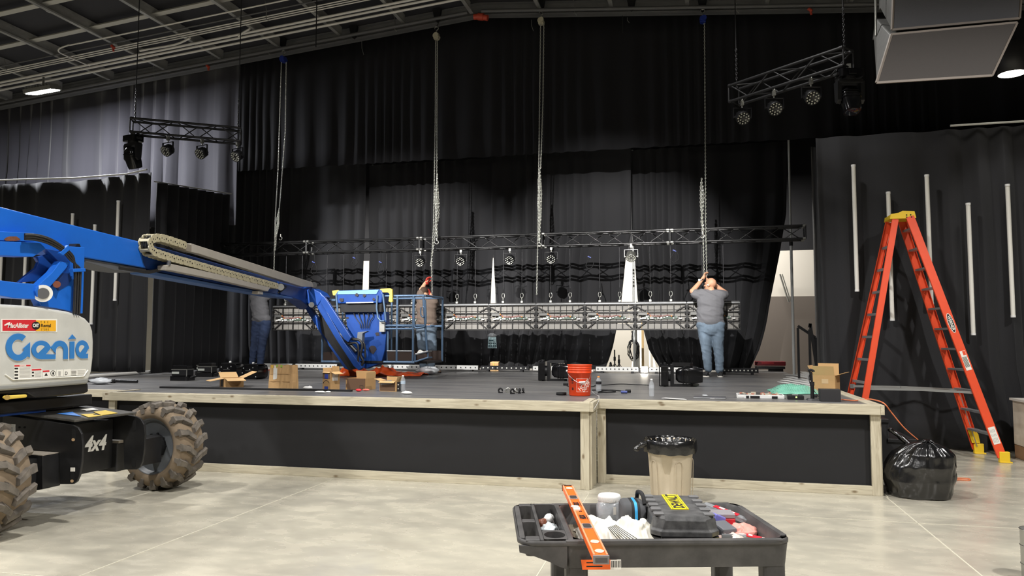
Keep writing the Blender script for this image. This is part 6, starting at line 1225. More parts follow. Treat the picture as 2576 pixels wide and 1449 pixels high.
p = ay(1245, 912, 15.75); carton('cardboard_box', 'small carton with yellow cable in front of the backdrop', V((p.x, 15.75, SZ)), .1, .17, .17, .16, ((-.1, .03), (.1, .03), (.2, .02), (.3, .03)), extra=lambda t, w, d, h: build(MB().tube(smooth_pts([(-.02, -d/2-.01, h), (0, -d/2-.02, .08), (.03, -d/2-.02, .02), (.02, -d/2-.02, .1), (.04, -d/2-.015, h*.7)], 5), .009, 6), 'yellow_cable', M_yel, t, local=True))
# mic stands, wall strip and coiled cables in the wide gap
for px, y0, lb in ((1536, 910, 'low mic stand in the white gap, on the left'), (1546, 880, 'tallest mic stand in the white gap'), (1557, 893, 'mic stand in the white gap, on the right')):
    a = ay(px, y0, 17.2); t = thing('mic_stand', lb, 'mic stand', (a.x, 17.2, SZ), 0, 'mic stands behind the stage gap'); build(MB().cyl((a.x, 17.2, SZ+.02), (a.x, 17.2, a.z), .016, n=8), 'tube', M_black, t)
    b = MB()
    for k in range(3): b.cyl((a.x, 17.2, SZ+.14), (a.x+.08*math.cos(2.1*k+.4), 17.2+.08*math.sin(2.1*k+.4), SZ+.01), .009, n=6)
    build(b, 'tripod_base', M_black, t); build(MB().cyl((a.x, 17.2, (a.z+SZ)/2-.03), (a.x, 17.2, (a.z+SZ)/2+.06), .026, n=8), 'grip', M_blackm, t)
a = ay(1603, 835, 17.0); tag(build(MB().box((a.x, 17.0, 1.6), (.1, .06, 1.4)).box((a.x-.03, 16.96, 1.6), (.02, .03, 1.4)), 'cable_column', M_galv), 'grey vertical post with cables in the wide white gap', 'post'); a2 = ay(1614, 835, 17.0); tag(build(MB().box((a2.x+.02, 17.04, 1.6), (.05, .06, 1.4)), 'timber_stud', mat('pine_stud', (196, 164, 112), .7)), 'bare timber stud beside the grey post in the wide gap', 'stud')
a = ay(1594, 880, 16.9); t = thing('coiled_cable', 'coil of black cable hanging on the grey post in the wide gap', 'cable', (a.x, 16.9, a.z-.2)); b = MB(); rs = random.Random(5)
for k in range(7): b.tube([a+V((rs.uniform(-.02, .02)+(.07+.01*k)*math.cos(q), -.01*k+.02, rs.uniform(-.02, .02)+(.17+.012*k)*math.sin(q))) for q in [2*PI*i/18 for i in range(18)]], .008, 5, closed=True)
build(b, 'hanging_coil', M_blackm, t); c2 = ay(1593, 846, 16.9); b = MB()
for k in range(8): b.tube(smooth_pts([c2+V((rs.uniform(-.05, .05), -.02, .12)), c2+V((rs.uniform(-.06, .06), -.03, 0)), c2+V((rs.uniform(-.05, .05), -.02, -.1)), a+V((rs.uniform(-.03, .03), 0, .16))], 4), .008, 5)
build(b, 'hanging_loops', M_blackm, t)
# floor work light
p = ay(1620, 931, 15.0); t = thing('work_light', 'bright work light glowing on the stage floor in the wide gap', 'work light', (p.x, 15.1, SZ)); q = V((p.x, 15.1, SZ))
build(MB().box(q+V((0, .02, .08)), (.14, .06, .12)), 'housing', M_black, t); build(MB().box(q+V((0, -.014, .08)), (.12, .008, .1)), 'lit_face', mat('lit_work_face', (255, 248, 232), .4, emit=18), t); build(MB().tube([q+V((-.09, .02, .01)), q+V((-.09, .02, .1)), q+V((.09, .02, .1)), q+V((.09, .02, .01))], .008, 6), 'stand_bracket', M_black, t)
l = bpy.data.lights.new('work_glow', 'AREA'); l.energy = 9; l.size = .12; l.color = (1, .96, .88); o = bpy.data.objects.new('work_glow', l); COL.objects.link(o); o.location = q+V((0, -.03, .09)); o.rotation_euler = (math.radians(80), 0, 0)
# keyboard on stand at right, base clip and pole foot
p = ay(1936, 914, 16.9); t = thing('stage_keyboard', 'dark red stage keyboard on a black stand behind the backdrop', 'keyboard', (p.x, 16.9, SZ)); build(MB().box(p+V((0, 0, .0)), (.62, .28, .09)), 'body', mat('dark_red_lacquer', (112, 26, 34), .35), t, bevel=.012); build(MB().box(p+V((-.05, -.145, .01)), (.25, .004, .012)), 'trim', M_rdec, t); b = MB(); b.box(p+V((0, 0, -.09)), (.6, .2, .05)); b.box(V((p.x+.12, 16.9, SZ+.03)), (.3, .06, .05)); b.beam(p+V((.2, 0, -.1)), V((p.x+.24, 16.9, SZ+.04)), .05, .05, (0, 1, 0)); build(b, 'stand', M_black, t)
# diagonal pipe on the white wall right
a = ay(1962, 690, 18.7); e = ay(1984, 760, 18.7); tag(build(MB().cyl(a, e, .02, n=8).cyl(a+V((.05, 0, .0)), e+V((.05, 0, 0)), .012, n=8), 'wall_pipe', M_galv), 'slanting pipe on the white wall beside the end drape pole', 'pipe')
# ================================================================= white tubes on the side curtains
M_tube = mat('white_light_tube', (228, 226, 218), .5)
for x, zt, lb in ((2.284, 4.133, 'first white tube, nearest the stage, on the curtain behind the ladder'), (2.741, 3.708, 'white tube just left of the ladder top'), (3.257, 3.935, 'white tube behind the right leg of the ladder'), (3.775, 3.501, 'lowest hanging white tube right of the ladder'), (4.28, 3.747, 'white tube nearest the frame edge, right of the ladder')):
    t = thing('light_tube', lb, 'light tube', (x, 11.83, zt-1.87), 0, 'white tubes on the side curtains')
    build(MB().cyl((x, 11.83, zt-1.84), (x, 11.83, zt-.03), .029, n=16), 'hanging_tube', M_tube, t); build(MB().cyl((x, 11.83, zt-.03), (x, 11.83, zt), .032, n=16), 'end_cap', M_plw, t); build(MB().cyl((x, 11.83, zt-1.87), (x, 11.83, zt-1.84), .032, n=16), 'end_cap', M_plw, t)
for i, (x, zt, lb) in enumerate(((-10.42, 4.133, 'white tube nearest the stage on the curtain beyond the lift'), (-10.92, 3.7, 'second white tube from the stage beyond the lift, crossing behind the boom'), (-11.43, 3.93, 'white tube beyond the lift showing just above the boom'), (-12.48, 3.75, 'white tube glimpsed between the lift arms beside the hoses'), (-13.05, 3.5, 'white tube glimpsed between the lift arms at the frame edge'))):
    t = thing('light_tube', lb, 'light tube', (x, 11.8, zt-1.87), 0, 'white tubes on the side curtains')
    build(MB().cyl((x, 11.8, zt-1.84), (x, 11.8, zt-.03), .029, n=16), 'hanging_tube', M_tube, t); build(MB().cyl((x, 11.8, zt-.03), (x, 11.8, zt), .032, n=16), 'end_cap', M_plw, t); build(MB().cyl((x, 11.8, zt-1.87), (x, 11.8, zt-1.84), .032, n=16), 'end_cap', M_plw, t)
# ================================================================= orange step ladder
M_lor = mat('orange_fibreglass', (232, 78, 36), .5, var=.04, vscale=8); M_lyel = mat('ladder_yellow', (236, 196, 40), .45); M_lal = mat('ladder_aluminium', (172, 172, 172), .4, metal=.7)
LD = thing('step_ladder', 'tall orange fibreglass step ladder with yellow cap and feet', 'ladder', (3.0, 11.4, 0))
ch = V((2.757, 11.43, 3.27)); Rn0, Rf0 = V((3.775, 10.98, .07)), V((3.735, 11.76, .07)); Rn1, Rf1 = V((2.87, 11.26, 3.25)), V((2.84, 11.56, 3.25))
Ln1, Lf1 = V((2.69, 11.27, 3.22)), V((2.665, 11.53, 3.22)); Ln0, Lf0 = V((2.05, 11.0, .05)), V((1.96, 11.72, .05))
def railp(name, a, e, w, th, out):
    a = V(a); e = V(e); X = (e-a).normalized(); Yd = V((0, out, 0)); Yd = (Yd-X*Yd.dot(X)).normalized(); Z = X.cross(Yd); L = (e-a).length; M = Matrix((X, Yd, Z)).transposed().to_4x4(); M.translation = (a+e)/2
    b = MB(); b.box((0, th/2, 0), (L, .006, w), M=M); b.box((0, 0, w/2), (L, th, .006), M=M); b.box((0, 0, -w/2), (L, th, .006), M=M); return build(b, name, M_lor, LD)
rn = railp('front_rail', Rn0, Rn1, .098, .034, -1); railp('front_rail', Rf0, Rf1, .098, .034, 1); railp('rear_rail', Ln0, Ln1, .075, .03, -1); railp('rear_rail', Lf0, Lf1, .075, .03, 1)
for i in range(11):
    f = (i+1)/11.6; a = Rn0.lerp(Rn1, f); e = Rf0.lerp(Rf1, f); build(MB().beam(a+V((0, .012, 0)), e-V((0, .012, 0)), .085, .026), 'step', M_lal, LD)
    if i in (0, 1, 2):
        for p, q in ((a, e), (e, a)): build(MB().beam(p+V((.03, 0, -.03)), p.lerp(q, .2)+V((.01, 0, -.015)) if i else p.lerp(q, .2), .012, .006) if 0 else MB().cyl(p.lerp(q, .08)+V((.0, 0, -.02)), p.lerp(q, .04)+V((.07, 0, -.24)), .006, n=6), 'step_brace', M_lal, LD)
for i in range(9):
    f = (i+1)/10.2; a = Ln0.lerp(Ln1, f); e = Lf0.lerp(Lf1, f); build(MB().beam(a+V((0, .01, 0)), e-V((0, .01, 0)), .03, .035), 'rear_rung', M_lal, LD)
for p, d in ((Rn0, -1), (Rf0, 1)):
    b = MB(); b.box(p+V((.025, 0, -.0)), (.12, .06, .14), (0, .0, 0)); b.box(p+V((.04, 0, -.062)), (.14, .075, .016)); build(b, 'yellow_foot', M_lyel, LD, bevel=.006)
for p in (Ln0, Lf0): build(MB().box(p+V((-.01, 0, 0)), (.09, .05, .1)), 'yellow_foot', M_lyel, LD, bevel=.006)
a = Rf0; build(MB().slab([a+V((-.06, -.03, .08)), a+V((.04, -.03, .08)), a+V((.02, -.03, .2)), a+V((-.02, -.03, .26)), a+V((-.11, -.03, .26))], (0, .06, 0)), 'yellow_foot_brace', M_lyel, LD)
a = Rn0; build(MB().slab([a+V((-.05, .02, .06)), a+V((.0, .02, .06)), a+V((-.06, .16, .3)), a+V((-.1, .16, .3))], (0, .02, 0)), 'yellow_foot_brace', M_lyel, LD)
b = MB(); b.prism([(-.16, -.045), (.17, -.045), (.15, .05), (-.0, .06), (-.05, .035), (-.15, .02)], -.17, .17, Matrix(((1, 0, 0, ch.x+.02), (0, 0, -1, ch.y-.02), (0, 1, 0, ch.z+.0), (0, 0, 0, 1)))); build(b, 'yellow_top_cap', M_lyel, LD, bevel=.012)
b = MB()
for x, z in ((.05, .0), (.1, .0), (.05, -.03), (.11, -.03)): b.cyl((ch.x+.02+x, ch.y-.195, ch.z+z), (ch.x+.02+x, ch.y-.19, ch.z+z), .009, n=8)
build(b, 'cap_holes', M_blackm, LD)
for k, (dy, f) in enumerate(((0.02, .27), (-.02, .27))):
    a = (Ln0 if k == 0 else Lf0).lerp(Ln1 if k == 0 else Lf1, f); e = (Rn0 if k == 0 else Rf0).lerp(Rn1 if k == 0 else Rf1, f-.0); e.z = a.z-.03; build(MB().beam(a+V((0, dy, .0)), a.lerp(e, .53)+V((0, dy, .012)), .008, .03), 'spreader_bar', M_steel, LD); build(MB().beam(a.lerp(e, .47)+V((0, dy*1.8, .012)), e+V((0, dy, 0)), .008, .03), 'spreader_bar', M_steel, LD); build(MB().box(a+V((0, 0, 0)), (.06, .03, .06)), 'spreader_bracket', M_lal, LD)
# labels on the wide face of the near front rail
X = (Rn0-Rn1).normalized(); nrm = V((0, -1, 0)); Yv = nrm.cross(X)
def onrail(f, dx=0): return Rn1.lerp(Rn0, f)+V((0, -.0205, 0))
Mr = lambda f, off: frame(onrail(f)+V((0, -.0005-off, 0)), X, Yv, V((0, -1, 0)))
FM = Mr(.5, .0); ovl = [(.135*math.cos(2*PI*i/28), .036*math.sin(2*PI*i/28)) for i in range(28)]
b = MB(); b.prism(ovl, 0, .002, Mr(.46, 0)); b.mat(1).prism([(x*.93, y*.84) for x, y in ovl], .002, .003, Mr(.46, 0)); b.mat(0); b.text('WERNER', .052, Mr(.46, .003) @ Matrix.Translation((0, -.018, 0)), .0008, align='CENTER', sx=.95, bold=.001); build(b, 'maker_oval', [M_wdec, M_kdec], LD)
b = MB(); b.prism([(-.13, -.03), (.13, -.03), (.13, .036), (-.13, .036)], 0, .002, Mr(.615, 0)); b.mat(1)
for k in range(5): b.prism([(-.05, -.024+.011*k), (.09, -.024+.011*k), (.09, -.018+.011*k), (-.05, -.018+.011*k)], .002, .003, Mr(.615, 0))
b.mat(2).prism([(-.125, .0), (-.07, .0), (-.07, .033), (-.125, .033)], .002, .003, Mr(.615, 0)); build(b, 'rating_label', [M_wdec, M_kdec, M_lor], LD)
b = MB(); b.prism([(-.11, -.04), (.11, -.04), (.11, .04), (-.11, .04)], 0, .002, Mr(.915, 0)); b.mat(1)
for x0, x1 in ((-.08, -.04), (-.02, .01), (.03, .09)):
    for k in range(4): b.prism([(x0, -.03+.016*k), (x1, -.03+.016*k), (x1, -.024+.016*k), (x0, -.024+.016*k)], .002, .003, Mr(.915, 0))
build(b, 'safety_label', [M_wdec, M_ldec], LD)
# ================================================================= rubbish bin with bag
M_bin = mat('beige_bin_plastic', (188, 175, 152), .5, var=.04, vscale=7); M_poly = mat('black_bin_liner', (18, 18, 19), .22, spec=.9, bump=.35, bscale=16)
BC = V((-.262, 7.62, 0)); BN = thing('rubbish_bin', 'beige plastic rubbish bin lined with a black bag in front of the stage', 'bin', BC)
def bring(r, z, flute, n=96):
    P = []
    for i in range(n):
        a = 2*PI*i/n; k = flute*max(0, min(1, 3*math.cos(a*4+.5)-1.4)); P.append(V((math.cos(a)*(r-k), math.sin(a)*(r-k), z)))
    return P
b = MB(); b.loft([bring(.185, .002, .0), bring(.188, .02, .016), bring(.2, .2, .02), bring(.212, .4, .024), bring(.218, .455, .02), bring(.222, .475, 0), bring(.234, .478, 0), bring(.236, .5, 0), bring(.24, .565, 0), bring(.244, .562, 0), bring(.244, .572, 0), bring(.234, .572, 0), bring(.17, .2, 0), bring(.15, .02, 0)], False, True); b.add(bring(.15, .02, 0), [tuple(range(96))]); build(b, 'bin_body', M_bin, BN, local=True)
for a0 in (-1.15, -2.35, .3):
    b = MB(); P = [(.21+.012*((z)/.4), a0+da, z) for da, z in ((-.19, .04), (-.17, .36), (-.12, .39), (0, .402), (.12, .39), (.17, .36), (.19, .04))]; b.tube([V((r*.985*math.cos(a), r*.985*math.sin(a), z)) for r, a, z in P], .0035, 5); build(b, 'moulded_panel_line', M_bin, BN, local=True)
b = MB(); n = 90
def lin_ring(r, z, wv, sd): return [V(((r+wv*noise.noise(V((math.cos(2*PI*i/n)*4, math.sin(2*PI*i/n)*4, sd))))*math.cos(2*PI*i/n), (r+wv*noise.noise(V((math.cos(2*PI*i/n)*4, math.sin(2*PI*i/n)*4, sd))))*math.sin(2*PI*i/n), z+.03*wv*40*noise.noise(V((math.cos(2*PI*i/n)*2.5, math.sin(2*PI*i/n)*2.5, sd+5))))) for i in range(n)]
def pleat(r, z, k): return [V(((r+k*math.sin(i*2*PI/n*23+2*noise.noise(V((i*.3, 0, z)))))*math.cos(2*PI*i/n), (r+k*math.sin(i*2*PI/n*23))*math.sin(2*PI*i/n), z)) for i in range(n)]
b.loft([lin_ring(.252, .47, .012, 1), lin_ring(.256, .5, .012, 2), lin_ring(.257, .55, .006, 3), lin_ring(.252, .588, .002, 4), lin_ring(.243, .596, .002, 4), pleat(.232, .57, .003), pleat(.205, .46, .007), pleat(.15, .3, .008), pleat(.12, .12, .008)], False, True); build(b, 'bin_liner', M_poly, BN, local=True)
b = MB(); b.tube(smooth_pts([(-.225, -.12, .555), (-.27, -.14, .54), (-.31, -.15, .51), (-.325, -.15, .485)], 4), [.03, .03, .03, .03, .03, .022, .022, .022, .026, .03, .03, .024, .012], 10); build(b, 'liner_knot', M_poly, BN, local=True)
# ================================================================= tied rubbish bag
GB = V((2.17, 8.47, 0)); GT = thing('rubbish_bag', 'tied black rubbish bag slumped at the right corner of the stage', 'rubbish bag', GB)
b = MB(); nu_, nv_ = 120, 60; kn = V((.05, -.12, .56))
def gb(s, t_):
    a = 2*PI*s; c, sn = math.cos(a), math.sin(a)
    prof = pwl(t_, [(0, .0), (.04, .22), (.1, .29), (.3, .335), (.5, .33), (.68, .28), (.82, .19), (.92, .1), (1, .012)]); z = pwl(t_, [(0, .002), (.1, .004), (.3, .16), (.5, .31), (.68, .43), (.82, .5), (.92, .535), (1, .555)])
    pl = (.018*math.sin(a*17+3*noise.noise(V((c*2, sn*2, 1))))+.012*math.sin(a*29))*max(0, t_-.45)*2*(1-.3*t_)
    r = prof*(1+.1*noise.noise(V((c*1.4, sn*1.4, t_*2)))+.05*noise.noise(V((c*5, sn*5, t_*7))))+pl*min(1, prof*6); off = kn*max(0, (t_-.4)/.6)**1.5
    q = V((r*c*1.0+off.x, r*sn*.92+off.y*1, z*(1+.0)+.02*noise.noise(V((c*3, sn*3, t_*4)))*min(1, t_*5)*(1-t_)))
    return q+GB if 0 else V((q.x+GB.x, q.y+GB.y, max(.002, q.z)))
b.grid(gb, nu_, nv_); build(b, 'bag', M_poly, GT)
b = MB(); k0 = GB+V((kn.x, kn.y, .55))
for i in range(9): a = 2*PI*i/9; b.tube([k0, k0+V((.03*math.cos(a), .03*math.sin(a), .012)), k0+V((.06*math.cos(a), .06*math.sin(a), -.004))], [.008, .014, .006], 6)
build(b, 'gathered_neck', M_poly, GT); b = MB(); b.tube(smooth_pts([GB+V((-.08, .05, .5)), GB+V((-.15, .08, .57)), GB+V((-.22, .1, .62)), GB+V((-.25, .1, .65))], 4), [.03]*5+[.022]*4+[.026]*3+[.012], 8); build(b, 'loose_ear', M_poly, GT)
# ================================================================= edge of frame crate and steel post
x0 = ax(2566, 1012, 4.12); t = thing('pale_crate', 'pale plywood crate cut by the frame edge behind the ladder foot', 'crate', (4.5, 11.1, 0)); Cc = (4.46, 11.2)
build(MB().box((Cc[0], Cc[1], .47), (.7, .62, .58)), 'crate_body', mat('pale_plywood', (206, 194, 176), .7, var=.08, vscale=8), t, bevel=.004); build(MB().box((Cc[0], Cc[1], .775), (.76, .66, .03)), 'crate_lid', mat('pale_laminate', (216, 210, 200), .5), t); build(MB().box((Cc[0], Cc[1], .09), (.7, .6, .17)), 'timber_skid', mat('brown_timber', (140, 106, 76), .7), t); b = MB()
for z in (.7, .64, .59, .38, .35): b.box((Cc[0]-.29, Cc[1]-.3115, z), (.05, .003, .028))
build(b, 'stencil_marks', M_kdec, t)
t = thing('metal_cylinder', 'galvanised cylinder standing at the lower right edge of the frame', 'cylinder', (2.2, 5.75, 0)); build(MB().cyl((2.165, 5.75, .001), (2.165, 5.75, .31), .098, n=36), 'drum', M_galv, t); b = MB()
for z in (.08, .2, .305): b.lathe([(.099, z), (.103, z+.004), (.099, z+.008)], 36, Matrix.Translation((2.165, 5.75, 0)))
build(b, 'rolled_rim', M_chrome, t)
# ================================================================= utility cart
M_cart = mat('scuffed_black_plastic', (84, 82, 81), .48, var=.3, vscale=7, c2=(54, 53, 53)); M_cartw = mat('worn_cart_shelf', (104, 94, 78), .65, var=.3, vscale=16)
ZT = .8
c4 = [az(1998, 1357, ZT), az(1303, 1362, ZT), az(1291, 1267, ZT), az(1872, 1268, ZT)]
fx_ = (c4[0]-c4[1]).normalized(); fy_ = V((-fx_.y, fx_.x, 0)); CO = c4[1]; CL = (c4[0]-c4[1]).length; CWd = .655; ang = math.atan2(fx_.y, fx_.x)
CT = thing('utility_cart', 'black plastic utility cart loaded with tools in the foreground', 'cart', (CO.x, CO.y, 0), ang)
def cp(x, y, z): return CO+fx_*x+fy_*y+V((0, 0, z-CO.z))
# local coords: x along length (0 = handle end), y back, z from floor
def rr3(x0, y0, x1, y1, r, z, n=6): return [V((x, y, z)) for x, y in rrect(x1-x0, y1-y0, r, n, ((x0+x1)/2, (y0+y1)/2))]
xd = .02
rim_ = [rr3(.012, .008, CL-.012, CWd-.008, .06, ZT-.021), rr3(0, 0, CL, CWd, .07, ZT-.018), rr3(0, 0, CL, CWd, .07, ZT-.007), rr3(.006, .006, CL-.006, CWd-.006, .066, ZT)]
b = MB(); b.loft(rim_, False, True); build(b, 'rim_band', M_cart, CT, local=True)
shell = [rr3(.175, .02, CL-.02, CWd-.02, .03, ZT-.105), rr3(.17, .012, CL-.012, CWd-.012, .03, ZT-.02)]
b = MB(); b.loft(shell, False, True); b.add(shell[0], [tuple(range(len(shell[0])))[::-1]]); build(b, 'tray_shell', M_cart, CT, local=True)
inner = [rr3(xd+.19, .024, CL-.024, CWd-.024, .055, ZT), rr3(xd+.2, .03, CL-.03, CWd-.03, .05, ZT-.01), rr3(xd+.21, .045, CL-.045, CWd-.045, .04, ZT-.085)]
b = MB(); b.loft(inner, False, True); build(b, 'tray_walls', M_cart, CT, local=True); b = MB(); b.add([p+V((0, 0, .0)) for p in inner[-1]], [tuple(range(len(inner[-1])))]); build(b, 'tray_floor', M_cartw, CT, local=True)
# top rim as strips (front, back, right) and the divided caddy end
b = MB(); lip = .026
b.box(((xd+CL)/2+.06, lip/2, ZT-.004), (CL-xd-.2, lip, .01)); b.box(((xd+CL)/2+.06, CWd-lip/2, ZT-.004), (CL-xd-.2, lip, .01)); b.box((CL-lip/2, CWd/2, ZT-.004), (lip, CWd-.14, .01)); build(b, 'tray_rim', M_cart, CT, local=True, bevel=.004)
def cell(x0, x1, y0, y1, dep, through=False):
    r_ = [rr3(x0, y0, x1, y1, .02, ZT, 3), rr3(x0+.004, y0+.004, x1-.004, y1-.004, .018, ZT-dep, 3)]; bb = MB(); bb.loft(r_, False, True)
    if not through: bb.add(r_[1], [tuple(range(len(r_[1])))])
    return bb
cells = [(.03, .085, .345, .6, .075, 1), (.03, .085, .07, .3, .075, 1), (.1, .19, .15, .63, .07, 0)]
for x0, x1, y0, y1, d, thr in cells: build(cell(x0, x1, y0, y1, d, thr), 'caddy_pocket', M_cart if not thr else M_cart, CT, local=True)
b = MB()
for x0, x1, y0, y1 in ((.008, .03, .05, CWd-.05), (.085, .1, .02, CWd-.02), (.19, .212, .02, CWd-.02), (.03, .085, .6, CWd-.012), (.03, .085, .3, .345), (.03, .085, .012, .07), (.1, .19, .63, CWd-.012)): b.box(((x0+x1)/2, (y0+y1)/2, ZT-.004), (x1-x0, y1-y0, .012))
build(b, 'caddy_frame', M_cart, CT, local=True, bevel=.004)
b = MB(); n = 28; hole = [V((.145+.041*math.cos(2*PI*i/n), .085+.05*math.sin(2*PI*i/n), ZT+.002)) for i in range(n)]; sq = [V((.145+.045*max(-1, min(1, 1.42*math.cos(2*PI*i/n))), .0875+.0675*max(-1, min(1, 1.42*math.sin(2*PI*i/n))), ZT+.002)) for i in range(n)]
b.add(hole+sq, [(i, (i+1) % n, n+(i+1) % n, n+i) for i in range(n)]); b.loft([hole, [p+V((0, 0, -.06)) for p in hole]], False, True); b.add([p+V((0, 0, -.06)) for p in hole], [tuple(range(n))]); build(b, 'cup_holder', M_cart, CT, local=True)
for y0 in (.004, CWd-.024):
    b = MB(); b.prism([(.004, ZT-.018), (.006, ZT-.042), (.045, ZT-.05), (.12, ZT-.078), (.16, ZT-.097), (.185, ZT-.104), (.185, ZT-.018)], y0, y0+.02, Matrix(((1, 0, 0, 0), (0, 0, 1, 0), (0, 1, 0, 0), (0, 0, 0, 1)))); build(b, 'handle_gusset', M_cart, CT, local=True, bevel=.006)
b = MB(); b.box((CL/2+.06, CWd/2, ZT-.1), (CL-.2, CWd-.06, .012)); build(b, 'tray_apron', M_cart, CT, local=True, bevel=.01)
for x, y in ((.225, .065), (CL-.065, .065), (.215, CWd-.075), (CL-.1, CWd-.075)): b = MB(); b.prism(rrect(.085, .085, .02, 3, (x, y)), .13, ZT-.09, Matrix.Identity(4)); build(b, 'leg', M_cart, CT, local=True)
build(MB().box((CL/2+.08, CWd/2, .2), (CL-.2, CWd-.04, .1)), 'lower_shelf', M_cart, CT, local=True, bevel=.02)
for x, y in ((.3, .09), (CL-.1, .09), (.3, CWd-.09), (CL-.1, CWd-.09)): b = MB(); b.cyl((x-.016, y, .065), (x+.016, y, .065), .063, n=20); b.box((x, y, .125), (.05, .05, .03)); build(b, 'caster', M_black, CT, local=True)
ZF = ZT-.084   # tray floor
CM = MW[CT.name]
def cl(x, y, z): return CM @ V((x, y, z))
def cinv(w): return CM.inverted() @ w
# ---- spirit level lying across the cart
pa = az(1512, 1398, ZT+.03); pb = az(1428, 1222, ZT+.03)
pa = V(pa); pb = V(pb); la, lb_ = cinv(pa), cinv(pb)
LV = thing('spirit_level', 'orange box spirit level lying across the cart', 'spirit level', V((pa.x, pa.y, ZT+.008)), 0)
LX = (pa-pb).normalized(); LL = (pa-pb).length; LY = V((-LX.y, LX.x, 0)); wv = .05; hv = .024
LM = frame((pa+pb)/2+V((0, 0, -.012)), LX, LY, V((0, 0, 1)))
M_lvl = mat('level_orange', (246, 106, 30), .4); M_lvls = mat('level_pale_orange', (250, 150, 110), .45)
b = MB(); b.box((0, 0, 0), (LL, wv, hv), M=LM); build(b, 'level_body', M_lvl, LV, bevel=.002); b = MB()
for s_ in (-1, 1): b.box((0, s_*(wv/2-.003), hv/2+.001), (LL*.99, .006, .004), M=LM)
build(b, 'level_edge', M_lvls, LV)
b = MB(); b.box((LL/2+.004, 0, 0), (.01, wv+.004, hv+.004), M=LM); build(b, 'end_cap', mat('grey_end_cap', (126, 122, 120), .5), LV); build(MB().box((LL/2+.0095, 0, 0), (.002, wv*.8, hv*.6), M=LM), 'end_badge', mat('dark_end_badge', (84, 80, 80), .5), LV)
build(MB().box((-LL/2-.003, 0, 0), (.008, wv+.004, hv+.004), M=LM), 'end_cap', M_black, LV)
for x in (LL*.17, -LL*.27):
    build(MB().prism(rrect(.075, wv*.8, .01, 3, (x, 0)), hv/2, hv/2+.0025, LM), 'window_frame', mat('level_window_frame', (150, 144, 140), .4), LV); build(MB().prism(rrect(.062, wv*.6, .008, 3, (x, 0)), hv/2+.0025, hv/2+.0035, LM), 'hand_hole', mat('dark_opening', (52, 48, 48), .5), LV)
build(MB().cyl(LM @ V((-LL*.06, -wv/2, hv/2)), LM @ V((-LL*.06, -wv/2+.028, hv/2)), .012, n=16).ball(LM @ V((-LL*.1, -wv/2+.012, hv/2+.004)), (.02, .012, .006), 10), 'vial', mat('vial_white', (226, 220, 210), .3), LV)
crs = [(LL*.36, 41), (-LL*.44, 43), (LL*.46, 44)]
b = MB()
for x, sd in crs: b.prism([(x+.022*math.cos(a)*(1+.4*noise.noise(V((math.cos(a)*2, math.sin(a)*2, sd)))), .001+.016*math.sin(a)*(1+.4*noise.noise(V((math.cos(a)*2+5, math.sin(a)*2, sd))))) for a in [2*PI*i/16 for i in range(16)]], hv/2+.001, hv/2+.003, LM)
build(b, 'torn_sticker', mat('torn_paper', (236, 206, 172), .7), LV)
b = MB()
for x in (-LL*.15, LL*.05): b.text('JOHNSON' if 0 else 'HDX', .034, LM @ Matrix.Translation((x, -.012, hv/2+.001)) @ Matrix.Rotation(-PI/2 if 0 else PI/2, 4, 'Z') @ Matrix.Translation((-.012, -.02, 0)) @ Matrix.Rotation(0, 4, 'Z') if 0 else LM @ Matrix.Translation((x+.034, .011, hv/2+.001)) @ Matrix.Rotation(PI, 4, 'Z'), .0006, bold=.0008, sx=1.0)
for x in (-LL*.15, LL*.05): b.box((x, .017, hv/2+.0015), (.075, .002, .001), M=LM)
b.text('24', .018, LM @ Matrix.Translation((-LL*.03, .008, hv/2+.001)) @ Matrix.Rotation(PI, 4, 'Z'), .0006)
build(b, 'level_print', M_kdec, LV)
# barcode tag behind the level on the cart front
tg = ay(1480, 1392, 2.62); y_f = cinv(ay(1500, 1392, 2.7))
t = thing('hang_tag', 'orange and white product tag under the near end of the level', 'tag', cl(.35, -.02, ZT-.13)); Mt = CM @ Matrix(((1, 0, 0, .285), (0, 0, -1, -.006), (0, 1, 0, ZT-.085), (0, 0, 0, 1)))
xa = cinv(ay(1462, 1392, cl(.3, 0, 0).y)).x; 
b = MB(); b.prism([(-.045, -.018), (.085, -.018), (.085, .018), (-.05, .018)], 0, .003, Mt); b.mat(1)
for k in range(2): b.prism([(-.03, .006-.014*k), (.03, .006-.014*k), (.03, .010-.014*k), (-.03, .010-.014*k)], .003, .0035, Mt)
b.mat(2).prism([(.06, -.018), (.1, -.018), (.1, .018), (.06, .018)], 0, .0036, Mt); b.mat(1)
for k in range(6): b.prism([(.064+.006*k, -.01), (.067+.006*k, -.01), (.067+.006*k, .014), (.064+.006*k, .014)], .0036, .0042, Mt)
build(b, 'printed_card', [M_lvl, M_kdec, M_wdec], t)
# ---- tool case
def ctp(px, py, z): return cinv(az(px, py, z))
q = [ctp(1822, 1332, ZT-.005), ctp(1640, 1330, ZT-.005), ctp(1612, 1255, ZT+.03), ctp(1742, 1256, ZT+.03)]
q0 = ctp(1640, 1352, ZF+.01); q1 = ctp(1815, 1352, ZF+.01)
cxs = (q0.x+q1.x)/2; wcs = q1.x-q0.x
TCy = .045+.17; TC = thing('tool_case', 'black plastic power tool case with a yellow name plate', 'tool case', cl(.69, .36, ZF+.001), ang-.09)
w, d, h = .27, .46, .135
b = MB(); oct_ = lambda w_, d_, c: [(-w_/2+c, -d_/2), (w_/2-c, -d_/2), (w_/2, -d_/2+c), (w_/2, d_/2-c), (w_/2-c, d_/2), (-w_/2+c, d_/2), (-w_/2, d_/2-c), (-w_/2, -d_/2+c)]
def o3(w_, d_, c, z): return [V((x, y, z)) for x, y in oct_(w_, d_, c)]
